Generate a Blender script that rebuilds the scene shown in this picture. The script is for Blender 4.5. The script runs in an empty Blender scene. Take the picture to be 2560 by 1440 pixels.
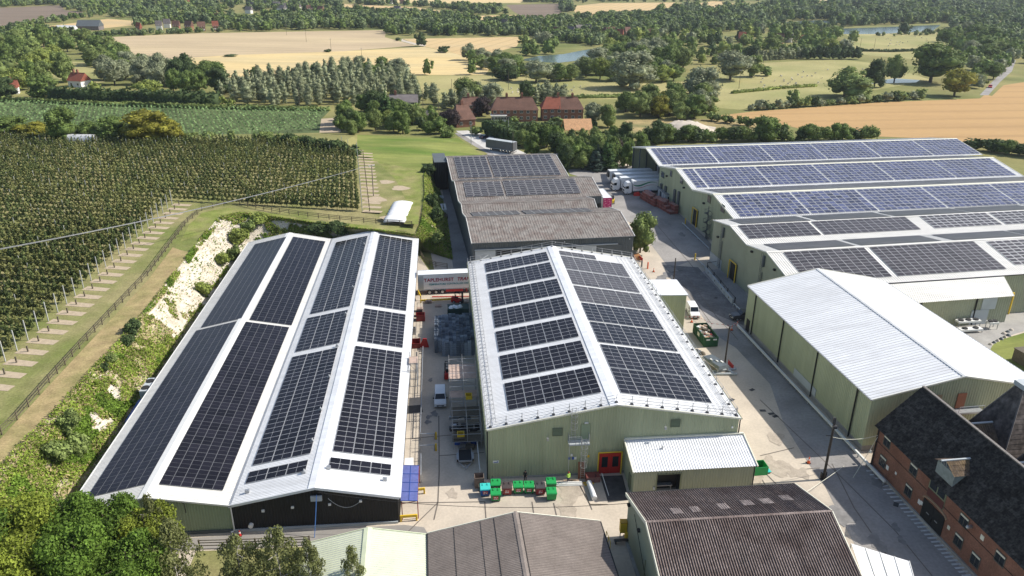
import bpy, math, random
import numpy as np
from mathutils import Vector, Matrix
from mathutils.geometry import tessellate_polygon

# ------------------------------------------------------------------ camera, light, exposure
SC = bpy.context.scene
COL = SC.collection
FPX, PITCH, ROLL, CAMZ = 1920.0, 0.4006, 0.0077, 62.0
_cp, _sp = math.cos(PITCH), math.sin(PITCH)
FWD = Vector((0, _cp, -_sp)); _r0 = Vector((1, 0, 0)); _u0 = _r0.cross(FWD)
RT = math.cos(ROLL) * _r0 + math.sin(ROLL) * _u0
UP = -math.sin(ROLL) * _r0 + math.cos(ROLL) * _u0
CAMP = Vector((0, 0, CAMZ))
cam = bpy.data.cameras.new('camera'); camo = bpy.data.objects.new('camera', cam); COL.objects.link(camo)
cam.sensor_fit = 'HORIZONTAL'; cam.sensor_width = 36.0; cam.lens = FPX / 2560 * 36.0
cam.clip_start = 0.5; cam.clip_end = 9000
bk = -FWD
camo.matrix_world = Matrix(((RT.x, UP.x, bk.x, 0), (RT.y, UP.y, bk.y, 0), (RT.z, UP.z, bk.z, CAMZ), (0, 0, 0, 1)))
SC.camera = camo

SUN_EL = 41.0
SUN_AZ = (0.985, 0.165)
W = bpy.data.worlds.new('World'); SC.world = W; W.use_nodes = True
_n = W.node_tree.nodes; _sky = _n.new('ShaderNodeTexSky'); _sky.sky_type = 'NISHITA'; _sky.sun_disc = False
_sky.sun_elevation = math.radians(SUN_EL); _sky.sun_rotation = math.atan2(SUN_AZ[0], SUN_AZ[1])
_sky.altitude = 100; _sky.air_density = 1.0; _sky.dust_density = 1.6; _sky.ozone_density = 1.0
W.node_tree.links.new(_sky.outputs[0], _n['Background'].inputs[0]); _n['Background'].inputs[1].default_value = 0.125
sun = bpy.data.lights.new('sun', 'SUN'); suno = bpy.data.objects.new('sun', sun); COL.objects.link(suno)
sun.energy = 4.8; sun.angle = math.radians(0.55); sun.color = (1.0, 0.955, 0.88)
_ce = math.cos(math.radians(SUN_EL))
suno.rotation_euler = Vector((-SUN_AZ[0] * _ce, -SUN_AZ[1] * _ce, -math.sin(math.radians(SUN_EL)))).to_track_quat('-Z', 'Y').to_euler()
suno.location = (60, 60, 150)
SC.view_settings.view_transform = 'Standard'; SC.view_settings.look = 'None'
SC.view_settings.exposure = 0.34; SC.view_settings.gamma = 1.0; SC.view_settings.use_curve_mapping = False
SC.cycles.max_bounces = 6; SC.cycles.diffuse_bounces = 3; SC.cycles.glossy_bounces = 3
SC.cycles.transparent_max_bounces = 6; SC.cycles.volume_bounces = 0

# ------------------------------------------------------------------ helpers
def at(px, py, z=0.0):
    """where the sight line of a point of the photograph meets the level z"""
    d = FWD * FPX + RT * (px - 1280) + UP * (720 - py)
    t = (z - CAMZ) / d.z
    return Vector((d.x * t, d.y * t, z))

def proj(p):
    d = Vector(p) - CAMP; k = d.dot(FWD)
    if k < 1: return (-9999, -9999)
    return (1280 + FPX * d.dot(RT) / k, 720 - FPX * d.dot(UP) / k)

MATS = {}
def mat(name, rgb, rough=0.75, metal=0.0, var=0.12, sc=0.6, var2=0.0, sc2=8.0, spec=0.4, rnd=0.0, island=0.0,
        tint=None, tsc=0.08, tamt=0.0, bump=0.0, bsc=20.0, trans=0.0, coat=0.0, stretch=None, stripe=None):
    """principled material; noise in world space varies the colour (grain, dirt), never the light"""
    if name in MATS: return MATS[name]
    m = bpy.data.materials.new(name); MATS[name] = m; m.use_nodes = True
    nt = m.node_tree; N = nt.nodes; Lk = nt.links
    b = N['Principled BSDF']; out = N['Material Output']
    b.inputs['Roughness'].default_value = rough; b.inputs['Metallic'].default_value = metal
    b.inputs['Specular IOR Level'].default_value = spec
    if coat: b.inputs['Coat Weight'].default_value = coat; b.inputs['Coat Roughness'].default_value = 0.08
    geo = N.new('ShaderNodeNewGeometry'); pos = geo.outputs['Position']
    if stretch:
        mp = N.new('ShaderNodeMapping'); mp.inputs['Scale'].default_value = stretch
        Lk.new(pos, mp.inputs['Vector']); pos = mp.outputs[0]
    rgbn = N.new('ShaderNodeRGB'); rgbn.outputs[0].default_value = (*rgb, 1); col = rgbn.outputs[0]
    def noise(scale, detail=4.0):
        t = N.new('ShaderNodeTexNoise'); t.inputs['Scale'].default_value = scale; t.inputs['Detail'].default_value = detail
        Lk.new(pos, t.inputs['Vector']); return t.outputs['Fac']
    def ramp(fac, lo, hi, a=0.3, b_=0.7):
        r = N.new('ShaderNodeMapRange'); r.inputs['From Min'].default_value = a; r.inputs['From Max'].default_value = b_
        r.inputs['To Min'].default_value = lo; r.inputs['To Max'].default_value = hi; r.clamp = True
        Lk.new(fac, r.inputs['Value']); return r.outputs[0]
    if tint is not None and tamt:
        mx = N.new('ShaderNodeMix'); mx.data_type = 'RGBA'
        Lk.new(ramp(noise(tsc, 5.0), 0.0, tamt, 0.42, 0.66), mx.inputs['Factor'])
        Lk.new(col, mx.inputs[6]); mx.inputs[7].default_value = (*tint, 1); col = mx.outputs[2]
    facs = []
    if var: facs.append(ramp(noise(sc), 1 - var, 1 + var))
    if var2: facs.append(ramp(noise(sc2, 3.0), 1 - var2, 1 + var2))
    if rnd:
        oi = N.new('ShaderNodeObjectInfo'); facs.append(ramp(oi.outputs['Random'], 1 - rnd, 1 + rnd, 0, 1))
    if island: facs.append(ramp(geo.outputs['Random Per Island'], 1 - island, 1 + island, 0, 1))
    if stripe:
        ang, spc, amt = stripe
        mp2 = N.new('ShaderNodeMapping'); mp2.inputs['Rotation'].default_value = (0, 0, ang); Lk.new(geo.outputs['Position'], mp2.inputs['Vector'])
        wv = N.new('ShaderNodeTexWave'); wv.inputs['Scale'].default_value = 0.314 / spc; wv.inputs['Distortion'].default_value = 0.6; wv.inputs['Detail Scale'].default_value = 0.02
        Lk.new(mp2.outputs[0], wv.inputs['Vector']); facs.append(ramp(wv.outputs['Fac'], 1.0, 1 - amt, 0.80, 0.97))
    for f in facs:
        vm = N.new('ShaderNodeVectorMath'); vm.operation = 'SCALE'
        Lk.new(col, vm.inputs[0]); Lk.new(f, vm.inputs['Scale']); col = vm.outputs[0]
    Lk.new(col, b.inputs['Base Color'])
    if bump:
        bp = N.new('ShaderNodeBump'); bp.inputs['Strength'].default_value = bump; bp.inputs['Distance'].default_value = 0.1
        Lk.new(noise(bsc), bp.inputs['Height']); Lk.new(bp.outputs[0], b.inputs['Normal'])
    if trans:
        tr = N.new('ShaderNodeBsdfTranslucent'); ms = N.new('ShaderNodeMixShader'); ms.inputs[0].default_value = trans
        Lk.new(col, tr.inputs['Color']); Lk.new(b.outputs[0], ms.inputs[1]); Lk.new(tr.outputs[0], ms.inputs[2]); Lk.new(ms.outputs[0], out.inputs[0])
    return m

class MB:
    """collects faces and links them as one mesh object"""
    def __init__(s): s.v = []; s.f = []; s.m = []
    def add(s, vs, fs, mi=0):
        o = len(s.v); s.v += [tuple(x) for x in vs]
        for f in fs: s.f.append(tuple(i + o for i in f)); s.m.append(mi)
    def quad(s, a, b, c, d, mi=0): s.add((a, b, c, d), ((0, 1, 2, 3),), mi)
    def box(s, c, size, rot=0.0, mi=0, tilt=None):
        hx, hy, hz = size[0] / 2, size[1] / 2, size[2] / 2
        cr, sr = math.cos(rot), math.sin(rot); vs = []
        for x, y, z in ((-hx, -hy, -hz), (hx, -hy, -hz), (hx, hy, -hz), (-hx, hy, -hz), (-hx, -hy, hz), (hx, -hy, hz), (hx, hy, hz), (-hx, hy, hz)):
            if tilt: x, z = x * math.cos(tilt) - z * math.sin(tilt), x * math.sin(tilt) + z * math.cos(tilt)
            vs.append((c[0] + x * cr - y * sr, c[1] + x * sr + y * cr, c[2] + z))
        s.add(vs, ((3, 2, 1, 0), (4, 5, 6, 7), (0, 1, 5, 4), (1, 2, 6, 5), (2, 3, 7, 6), (3, 0, 4, 7)), mi)
    def b2(s, lo, hi, mi=0):
        s.box([(lo[i] + hi[i]) / 2 for i in range(3)], [hi[i] - lo[i] for i in range(3)], 0, mi)
    def hexa(s, lower, upper, mi=0):
        n = len(lower)
        s.add(list(lower) + list(upper), [tuple(range(n))[::-1], tuple(range(n, 2 * n))] + [(i, (i + 1) % n, n + (i + 1) % n, n + i) for i in range(n)], mi)
    def prism(s, prof, y0, y1, mi=0, ax='y'):
        """extrude a closed (x,z) outline along y"""
        n = len(prof)
        a = [(p[0], y0, p[1]) for p in prof]; b = [(p[0], y1, p[1]) for p in prof]
        s.add(a + b, [tuple(range(n)), tuple(range(n, 2 * n))[::-1]] + [(i, n + i, n + (i + 1) % n, (i + 1) % n) for i in range(n)], mi)
    def tube(s, p, q, r, r2=None, n=6, mi=0, cap=True):
        p = Vector(p); q = Vector(q); r2 = r if r2 is None else r2
        d = (q - p).normalized(); a = d.orthogonal().normalized(); b = d.cross(a)
        vs = []
        for c, rr in ((p, r), (q, r2)):
            for i in range(n):
                t = 2 * math.pi * i / n; vs.append(c + (a * math.cos(t) + b * math.sin(t)) * rr)
        fs = [(i, (i + 1) % n, n + (i + 1) % n, n + i) for i in range(n)]
        if cap: fs += [tuple(range(n))[::-1], tuple(range(n, 2 * n))]
        s.add(vs, fs, mi)
    def path(s, pts, r, n=5, mi=0):
        for a, b in zip(pts, pts[1:]): s.tube(a, b, r, n=n, mi=mi, cap=True)
    def bar(s, p, q, w, h, mi=0):
        p = Vector(p); q = Vector(q); d = (q - p).normalized()
        a = d.cross(Vector((0, 0, 1)));
        a = a.normalized() if a.length > 1e-4 else Vector((1, 0, 0))
        b = a.cross(d).normalized(); a *= w / 2; b *= h / 2
        s.add([p - a - b, p + a - b, p + a + b, p - a + b, q - a - b, q + a - b, q + a + b, q - a + b],
              ((0, 1, 2, 3), (7, 6, 5, 4), (0, 4, 5, 1), (1, 5, 6, 2), (2, 6, 7, 3), (3, 7, 4, 0)), mi)
    def dome(s, c, r, n=8, rings=3, mi=0):
        vs = []; fs = []
        for j in range(rings):
            t = j / rings * math.pi / 2
            for i in range(n):
                a = 2 * math.pi * i / n; vs.append((c[0] + r[0] * math.cos(t) * math.cos(a), c[1] + r[1] * math.cos(t) * math.sin(a), c[2] + r[2] * math.sin(t)))
        vs.append((c[0], c[1], c[2] + r[2]))
        for j in range(rings - 1):
            for i in range(n): fs.append((j * n + i, j * n + (i + 1) % n, (j + 1) * n + (i + 1) % n, (j + 1) * n + i))
        o = (rings - 1) * n
        for i in range(n): fs.append((o + i, o + (i + 1) % n, rings * n))
        s.add(vs, fs, mi)
    def mesh(s, name, mats):
        me = bpy.data.meshes.new(name); me.from_pydata(s.v, [], s.f)
        mats = mats if isinstance(mats, (list, tuple)) else [mats]
        for m in mats: me.materials.append(m)
        if len(mats) > 1: me.polygons.foreach_set('material_index', s.m)
        return me
    def build(s, name, mats, parent=None, smooth=False):
        me = s.mesh(name, mats)
        if smooth: me.shade_smooth()
        return link(name, me, parent)

def link(name, data, parent=None, mw=None):
    o = bpy.data.objects.new(name, data); COL.objects.link(o)
    if parent is not None: o.parent = parent
    if mw is not None: o.matrix_local = mw
    return o

def tag(o, label=None, cat=None, group=None, kind=None):
    if label: o['label'] = label
    if cat: o['category'] = cat
    if group: o['group'] = group
    if kind: o['kind'] = kind
    return o

def thing(name, label, cat, loc, rz=0.0, group=None):
    o = bpy.data.objects.new(name, None); COL.objects.link(o)
    o.empty_display_size = 0.5
    o.location = loc; o.rotation_euler = (0, 0, rz)
    return tag(o, label, cat, group)

def dup(root, loc, rz, label=None, group=None, scale=None):
    r = root.copy(); COL.objects.link(r); r.location = loc; r.rotation_euler = (0, 0, rz)
    if label: r['label'] = label
    if group: r['group'] = group
    if scale: r.scale = scale
    for ch in root.children:
        c = ch.copy(); COL.objects.link(c); c.parent = r
        for g in ch.children:
            d = g.copy(); COL.objects.link(d); d.parent = c
    return r

def np_mesh(name, V, Q, mats, mi=None):
    me = bpy.data.meshes.new(name)
    V = np.asarray(V, np.float32); Q = np.asarray(Q, np.int32); n = len(Q); k = Q.shape[1]
    me.vertices.add(len(V)); me.vertices.foreach_set('co', V.ravel())
    me.loops.add(n * k); me.loops.foreach_set('vertex_index', Q.ravel())
    me.polygons.add(n); me.polygons.foreach_set('loop_start', np.arange(0, n * k, k, dtype=np.int32))
    me.polygons.foreach_set('loop_total', np.full(n, k, np.int32))
    for m in (mats if isinstance(mats, (list, tuple)) else [mats]): me.materials.append(m)
    if mi is not None: me.polygons.foreach_set('material_index', np.asarray(mi, np.int32))
    me.update(calc_edges=True); me.validate()
    return me

def sheet(name, pts, z, m, kind='structure', parent=None, px=True, label=None):
    """a flat piece of ground outlined by points"""
    P = []
    for p in pts:
        if px: P.append(at(p[0], p[1], p[2] if len(p) > 2 else z))
        else: P.append(Vector((p[0], p[1], p[2] if len(p) > 2 else z)))
    tris = tessellate_polygon([[Vector((p.x, p.y, 0)) for p in P]])
    fs = []
    for t in tris:
        a, b, c = (P[i] for i in t)
        fs.append(t if (b - a).cross(c - a).z > 0 else (t[0], t[2], t[1]))
    me = bpy.data.meshes.new(name); me.from_pydata([tuple(p) for p in P], [], fs); me.materials.append(m)
    o = link(name, me, parent)
    if kind: o['kind'] = kind
    if label: o['label'] = label
    return o

def inpoly(x, y, P):
    c = False; n = len(P); j = n - 1
    for i in range(n):
        if (P[i][1] > y) != (P[j][1] > y) and x < (P[j][0] - P[i][0]) * (y - P[i][1]) / (P[j][1] - P[i][1]) + P[i][0]: c = not c
        j = i
    return c

ORD = ['first', 'second', 'third', 'fourth', 'fifth', 'sixth', 'seventh', 'eighth', 'ninth', 'tenth', 'eleventh', 'twelfth', 'thirteenth',
       'fourteenth', 'fifteenth', 'sixteenth', 'seventeenth', 'eighteenth', 'nineteenth', 'twentieth']
# ------------------------------------------------------------------ materials
m_grass = mat('dry_grass', (0.235, 0.215, 0.085), 0.95, var=0.18, sc=0.05, var2=0.12, sc2=1.2, tint=(0.13, 0.165, 0.05), tsc=0.012, tamt=0.8, spec=0.1)
m_meadow = mat('pale_meadow', (0.36, 0.32, 0.145), 0.95, var=0.1, sc=0.03, var2=0.10, sc2=0.7, tint=(0.22, 0.235, 0.085), tsc=0.018, tamt=0.75, spec=0.1)
m_lawn = mat('mown_grass', (0.215, 0.235, 0.068), 0.95, var=0.12, sc=0.12, var2=0.12, sc2=1.5, tint=(0.105, 0.165, 0.03), tsc=0.045, tamt=0.95, spec=0.1, stretch=(0.7, 1.6, 1), stripe=(1.25, 5, .10))
m_plateau = mat('worn_grass', (0.275, 0.245, 0.115), 0.95, var=0.16, sc=0.35, var2=0.2, sc2=3.0, tint=(0.150, 0.175, 0.050), tsc=0.09, tamt=0.95, spec=0.1)
m_wheat = mat('ripe_wheat', (0.56, 0.405, 0.205), 0.95, var=0.06, sc=0.02, var2=0.05, sc2=0.5, spec=0.1, tint=(0.47, 0.37, 0.21), tsc=0.012, tamt=0.7, stretch=(0.6, 1.6, 1), stripe=(0.3, 12, .12))
m_wheat2 = mat('golden_stubble', (0.62, 0.475, 0.235), 0.95, var=0.08, sc=0.03, var2=0.07, sc2=0.5, spec=0.1, tint=(0.50, 0.41, 0.23), tsc=0.02, tamt=0.8, stretch=(0.5, 1.8, 1), stripe=(1.4, 10, .10))
m_stub = mat('pinkish_stubble', (0.46, 0.36, 0.23), 0.95, var=0.1, sc=0.02, var2=0.05, sc2=0.4, spec=0.1, stretch=(0.5, 1.5, 1), tint=(0.54, 0.43, 0.26), tsc=0.009, tamt=0.8, stripe=(1.3, 14, .12))
m_wheat3 = mat('orange_wheat', (0.46, 0.295, 0.135), 0.95, var=0.06, sc=0.03, var2=0.07, sc2=0.8, spec=0.1, tint=(0.37, 0.235, 0.11), tsc=0.03, tamt=0.8, stretch=(0.35, 2.0, 1), stripe=(1.45, 18, .10))
m_plough = mat('brown_earth', (0.20, 0.155, 0.115), 0.95, var=0.15, sc=0.02, var2=0.1, sc2=0.5, spec=0.1, stretch=(0.5, 1.5, 1))
m_maize_soil = mat('maize_ground', (0.10, 0.13, 0.055), 0.95, var=0.2, sc=0.05, spec=0.1)
m_soil = mat('bare_soil', (0.42, 0.34, 0.24), 0.95, var=0.12, sc=1.5, var2=0.1, sc2=9, spec=0.1)
m_conc = mat('yard_concrete', (0.54, 0.465, 0.37), 0.9, var=0.10, sc=0.22, var2=0.07, sc2=3.0, tint=(0.41, 0.36, 0.295), tsc=0.10, tamt=0.8, spec=0.2)
m_conc2 = mat('grey_concrete', (0.36, 0.345, 0.315), 0.9, var=0.12, sc=0.3, var2=0.08, sc2=3.0, tint=(0.27, 0.255, 0.235), tsc=0.14, tamt=0.8, spec=0.2)
m_asph = mat('worn_asphalt', (0.32, 0.30, 0.28), 0.9, var=0.14, sc=0.15, var2=0.10, sc2=2.5, tint=(0.20, 0.19, 0.18), tsc=0.09, tamt=0.8, spec=0.2)
m_asph2 = mat('dark_asphalt', (0.10, 0.10, 0.105), 0.9, var=0.15, sc=0.3, var2=0.1, sc2=3.0, spec=0.2)
m_patch = mat('tar_and_shade', (0.075, 0.073, 0.072), 0.85, var=0.25, sc=1.2, spec=0.25)  # dark patch tone, also used for the painted shadow by the red doors
m_gravel = mat('pale_gravel', (0.50, 0.44, 0.36), 0.95, var=0.12, sc=0.4, var2=0.15, sc2=5, spec=0.1)
m_line = mat('road_paint', (0.62, 0.62, 0.60), 0.7, var=0.2, sc=3.0)
m_water = mat('pond_water', (0.115, 0.16, 0.155), 0.18, var=0.1, sc=0.05, bump=0.35, bsc=0.6, spec=0.5)
m_roofw = mat('ivory_roof_steel', (0.72, 0.70, 0.645), 0.55, var=0.05, sc=0.25, var2=0.07, sc2=2.5, tint=(0.52, 0.50, 0.45), tsc=0.5, tamt=0.55, stretch=(0.2, 1.6, 1))
m_roofc = mat('white_roof_steel', (0.76, 0.77, 0.78), 0.42, var=0.04, sc=0.25, var2=0.05, sc2=2.0, tint=(0.56, 0.56, 0.56), tsc=0.45, tamt=0.5, stretch=(0.2, 1.6, 1))
m_roofg = mat('grey_roof_steel', (0.66, 0.66, 0.645), 0.5, var=0.05, sc=0.3, var2=0.05, sc2=2.5, tint=(0.52, 0.52, 0.50), tsc=0.4, tamt=0.35, stretch=(0.3, 1.5, 1))
m_trimw = mat('white_trim', (0.74, 0.73, 0.69), 0.5, var=0.05, sc=1.0)
m_trimc = mat('cream_trim', (0.70, 0.68, 0.55), 0.6, var=0.06, sc=1.0)
m_olive = mat('olive_cladding', (0.40, 0.425, 0.27), 0.6, var=0.05, sc=0.4, var2=0.04, sc2=2.0, tint=(0.335, 0.35, 0.22), tsc=0.5, tamt=0.6, spec=0.35, stretch=(1.6, 1.6, .2))
m_olive2 = mat('grey_green_cladding', (0.335, 0.35, 0.25), 0.6, var=0.06, sc=0.4, spec=0.35, tint=(0.26, 0.275, 0.19), tsc=0.12, tamt=0.5)
m_sage = mat('sage_cladding', (0.27, 0.325, 0.21), 0.6, var=0.05, sc=0.4, spec=0.35)
m_olivd = mat('dark_olive_trim', (0.17, 0.19, 0.115), 0.6, var=0.05)
m_black = mat('black_cladding', (0.012, 0.013, 0.014), 0.55, var=0.15, sc=0.5, spec=0.35)
m_dgrey = mat('dark_grey_cladding', (0.095, 0.108, 0.112), 0.6, var=0.08, sc=0.4)
m_lgrey = mat('light_grey_cladding', (0.42, 0.45, 0.46), 0.6, var=0.06, sc=0.5)
m_fibre = mat('grey_fibre_cement', (0.225, 0.205, 0.185), 0.92, var=0.16, sc=0.7, var2=0.22, sc2=5.0, tint=(0.15, 0.115, 0.10), tsc=0.5, tamt=0.7, spec=0.15)
m_trough = mat('dark_trough', (0.055, 0.042, 0.038), 0.95, var=0.3, sc=1.5, spec=0.1)  # darker faces along the valleys of the brown corrugated sheet
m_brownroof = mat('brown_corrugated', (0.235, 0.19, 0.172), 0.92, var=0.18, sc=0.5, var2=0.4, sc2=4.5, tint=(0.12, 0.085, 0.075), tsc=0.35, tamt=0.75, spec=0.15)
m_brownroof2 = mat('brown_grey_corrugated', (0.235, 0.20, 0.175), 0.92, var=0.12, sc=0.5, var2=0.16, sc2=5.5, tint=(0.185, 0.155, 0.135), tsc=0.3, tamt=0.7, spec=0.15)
m_palegreen = mat('pale_green_sheet', (0.60, 0.635, 0.44), 0.6, var=0.05, sc=0.4, var2=0.05, sc2=3, tint=(0.50, 0.54, 0.36), tsc=0.3, tamt=0.5)
m_slate = mat('black_tiles', (0.046, 0.042, 0.038), 0.92, var=0.3, sc=0.6, var2=0.45, sc2=4.0, island=0.35, spec=0.08)
m_oldtile = mat('mossy_tiles', (0.115, 0.085, 0.065), 0.92, var=0.25, sc=0.6, var2=0.35, sc2=3.5, tint=(0.19, 0.13, 0.055), tsc=0.4, tamt=0.55, spec=0.15)
m_kiln = mat('weathered_kiln_tiles', (0.085, 0.072, 0.064), 0.92, var=0.3, sc=0.7, var2=0.35, sc2=2.0, tint=(0.26, 0.22, 0.20), tsc=0.9, tamt=0.35, spec=0.15)
m_brick = mat('red_brick', (0.25, 0.122, 0.083), 0.9, var=0.14, sc=0.6, var2=0.25, sc2=6.0, tint=(0.20, 0.085, 0.055), tsc=0.5, tamt=0.6, spec=0.15)
m_glass = mat('window_glass', (0.02, 0.025, 0.03), 0.12, var=0.1, spec=0.5)
m_carglass = mat('car_glass', (0.012, 0.016, 0.022), 0.08, var=0.05, spec=0.5)
m_steel = mat('galvanised_steel', (0.42, 0.43, 0.44), 0.45, 0.6, var=0.1, sc=2)
m_scaf = mat('scaffold_tube', (0.40, 0.40, 0.40), 0.5, 0.4, var=0.12, sc=3)
m_wood = mat('weathered_wood', (0.13, 0.11, 0.08), 0.9, var=0.2, sc=3)
m_pine = mat('new_pine', (0.56, 0.42, 0.30), 0.85, var=0.1, sc=3)
m_pole = mat('creosoted_pole', (0.045, 0.036, 0.028), 0.85, var=0.3, sc=2)
m_wpost = mat('concrete_post', (0.46, 0.46, 0.44), 0.8, var=0.06)
m_yellow = mat('yellow_paint', (0.72, 0.48, 0.03), 0.5, var=0.08)
m_red = mat('red_paint', (0.50, 0.025, 0.02), 0.45, var=0.08)
m_dred = mat('dark_red_door', (0.22, 0.018, 0.014), 0.5, var=0.1)
m_blue = mat('blue_paint', (0.03, 0.09, 0.35), 0.5, var=0.1)
m_orange = mat('orange_plastic', (0.75, 0.12, 0.03), 0.5, var=0.08)
m_white = mat('white_paint', (0.78, 0.78, 0.77), 0.3, var=0.04, coat=0.3)
m_dark = mat('dark_rubber', (0.02, 0.02, 0.02), 0.8, var=0.2)
m_dirt = mat('dark_machine', (0.045, 0.045, 0.048), 0.6, var=0.2, sc=2)
m_bin_g = mat('green_bin_plastic', (0.015, 0.30, 0.075), 0.45, var=0.08, sc=2)
m_bin_gd = mat('dark_green_bin_body', (0.02, 0.19, 0.06), 0.45, var=0.1, sc=2)
m_bin_b = mat('blue_bin_plastic', (0.02, 0.10, 0.36), 0.45, var=0.08)
m_bin_c = mat('turquoise_bin_lid', (0.05, 0.52, 0.46), 0.45, var=0.06)
m_bin_m = mat('maroon_bin_body', (0.23, 0.035, 0.04), 0.5, var=0.1)
m_bin_d = mat('brown_black_lid', (0.065, 0.05, 0.048), 0.6, var=0.15)
m_pv = {}

def panel_mat(name, rgb, rough, rnd, line):
    """solar glass: cell colour differs a little from panel to panel, thin pale busbars between the cells"""
    m = mat(name, rgb, rough, var=0.0, rnd=rnd, island=rnd * 0.7, spec=0.2)
    return m
m_pvblack = panel_mat('black_solar_glass', (0.012, 0.0112, 0.0155), 0.2, 0.30, 0)
m_pvnavy = panel_mat('navy_solar_glass', (0.017, 0.0155, 0.022), 0.28, 0.22, 0)
m_pvgrey = panel_mat('sky_toned_solar_glass', (0.052, 0.048, 0.052), 0.32, 0.25, 0)  # sky reflection put into the base colour of the glass
m_pvblue = panel_mat('blue_solar_glass', (0.058, 0.068, 0.128), 0.35, 0.5, 0)
m_rib = mat('rib_side_grey', (0.50, 0.50, 0.485), 0.7, var=0.1, sc=1.0)  # darker grey for the side faces of the roof ribs
m_pvframe = mat('panel_frame', (0.62, 0.62, 0.62), 0.5, 0.1, var=0.0)
m_pvframed = mat('dull_panel_frame', (0.22, 0.22, 0.225), 0.5, 0.3, var=0.0)

# ------------------------------------------------------------------ ground, roads, fields, water
g = MB(); g.quad((-5200, -400, 0), (5200, -400, 0), (5200, 7500, 0), (-5200, 7500, 0)); g.build('ground', m_grass)['kind'] = 'structure'
FIELDS = []
def F_(name, pts, z, m):
    if 'field' in name or 'lake' in name or 'hill' in name: FIELDS.append(pts)
    sheet(name, pts, z, m)
F_('stubble_field', [(185, 97), (330, 90), (500, 83), (966, 75), (962, 93), (1040, 114), (860, 128), (571, 138), (370, 151), (270, 122)], 0.03, m_stub)
F_('golden_field', [(370, 151), (571, 138), (860, 128), (1060, 117), (1129, 131), (1166, 144), (1226, 170), (1213, 187), (1051, 188), (850, 192), (600, 194), (420, 190)], 0.035, m_wheat2)
F_('tan_field', [(1006, 97), (1150, 95), (1303, 92), (1292, 116), (1240, 130), (1165, 144), (1130, 131), (1060, 116)], 0.03, m_wheat)
F_('meadow', [(1040, 189), (1215, 188), (1500, 205), (1700, 205), (1890, 158), (2100, 148), (2200, 160), (2330, 200), (2150, 232), (2040, 240), (1850, 274), (1700, 262), (1560, 248), (1240, 246), (1090, 262), (1060, 240)], 0.03, m_meadow)
F_('pasture', [(2115, 85), (2345, 80), (2385, 128), (2300, 150), (2140, 135)], 0.03, m_meadow)
F_('paddock', [(125, 150), (250, 158), (262, 205), (205, 212), (120, 190)], 0.03, m_meadow)
F_('orange_wheat_field', [(1770, 292), (1880, 279), (2200, 256), (2450, 246), (2490, 216), (2620, 196), (2760, 230), (2700, 372), (2420, 356), (2300, 346), (2050, 334), (1960, 312), (1870, 300)], 0.03, m_wheat3)
F_('tan_hill_field', [(0, 76), (130, 64), (270, 47), (350, 53), (332, 63), (240, 73), (170, 80), (100, 70)], 0.03, m_wheat)
F_('brown_field', [(-60, 22), (155, 13), (160, 25), (210, 30), (150, 44), (60, 60), (-60, 70)], 0.03, m_plough)
F_('ploughed_hill', [(1265, 12), (1400, 9), (1405, 40), (1320, 47), (1285, 30)], 0.03, m_plough)
F_('pale_hill_field', [(850, 9), (1040, 18), (1130, 31), (1125, 37), (1000, 30), (850, 16)], 0.03, m_wheat)
F_('cream_hill_field', [(850, -4), (1320, -4), (1300, 7), (1050, 8), (940, 5)], 0.03, m_wheat2)
F_('rose_hill_field', [(1425, 16), (1500, 8), (1690, 6), (1760, 14), (1700, 28), (1590, 40), (1450, 44)], 0.03, m_wheat)
F_('far_hill_field', [(1950, -2), (2700, -4), (2700, 3), (2200, 8), (2080, 12), (1990, 8)], 0.03, m_wheat)
F_('strip_field', [(1170, 40), (1290, 37), (1300, 47), (1200, 54)], 0.03, m_wheat)
F_('pink_hill_field', [(1690, 18), (1780, 3), (1800, 3), (1880, 18), (1780, 30)], 0.03, m_wheat)
F_('pond', [(1300, 150), (1345, 140), (1410, 135), (1450, 127), (1492, 120), (1488, 140), (1440, 152), (1395, 157), (1345, 155)], 0.06, m_water)
F_('lake', [(2082, 72), (2180, 69), (2352, 62), (2332, 77), (2200, 85), (2108, 85)], 0.06, m_water)
F_('far_lake', [(1965, 55), (2050, 50), (2110, 54), (2070, 64), (1980, 64)], 0.06, m_water)
F_('stream', [(2170, 203), (2240, 196), (2300, 200), (2290, 206), (2180, 209)], 0.06, m_water)
F_('far_road', [(2449, 238), (2471, 238), (2500, 205), (2530, 178), (2540, 150), (2531, 148), (2514, 172), (2480, 205)], 0.05, m_asph)
F_('verge', [(2471, 238), (2480, 240), (2512, 210), (2540, 182), (2548, 160), (2540, 150), (2530, 178), (2500, 205)], 0.045, m_grass)
F_('farm_track', [(1005, 97), (1010, 100), (1040, 108), (1065, 112), (1063, 116), (1036, 112), (1003, 103)], 0.05, m_gravel)
F_('maize_field', [(-40, 250), (330, 262), (620, 272), (826, 275), (803, 298), (797, 342), (598, 356), (460, 340), (-60, 322)], 0.03, m_maize_soil)
F_('dirt_track', [(803, 297), (842, 294), (856, 342), (797, 342)], 0.035, m_soil)
F_('country_road', [(-60, 246), (80, 250), (330, 262), (620, 271), (825, 273), (825, 268), (620, 266), (330, 257), (80, 245), (-60, 241)], 0.05, m_asph)
F_('scrub_ground', [(1560, 300), (1900, 296), (1880, 345), (1600, 350)], 0.04, mat('scrub', (0.33, 0.25, 0.11), 0.95, var=0.2, sc=0.2, var2=0.2, sc2=1.5, tint=(0.11, 0.13, 0.04), tsc=0.06, tamt=0.9))
F_('chalk_heap_ground', [(1660, 312), (1720, 306), (1790, 318), (1780, 345), (1700, 340)], 0.045, m_gravel)
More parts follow.
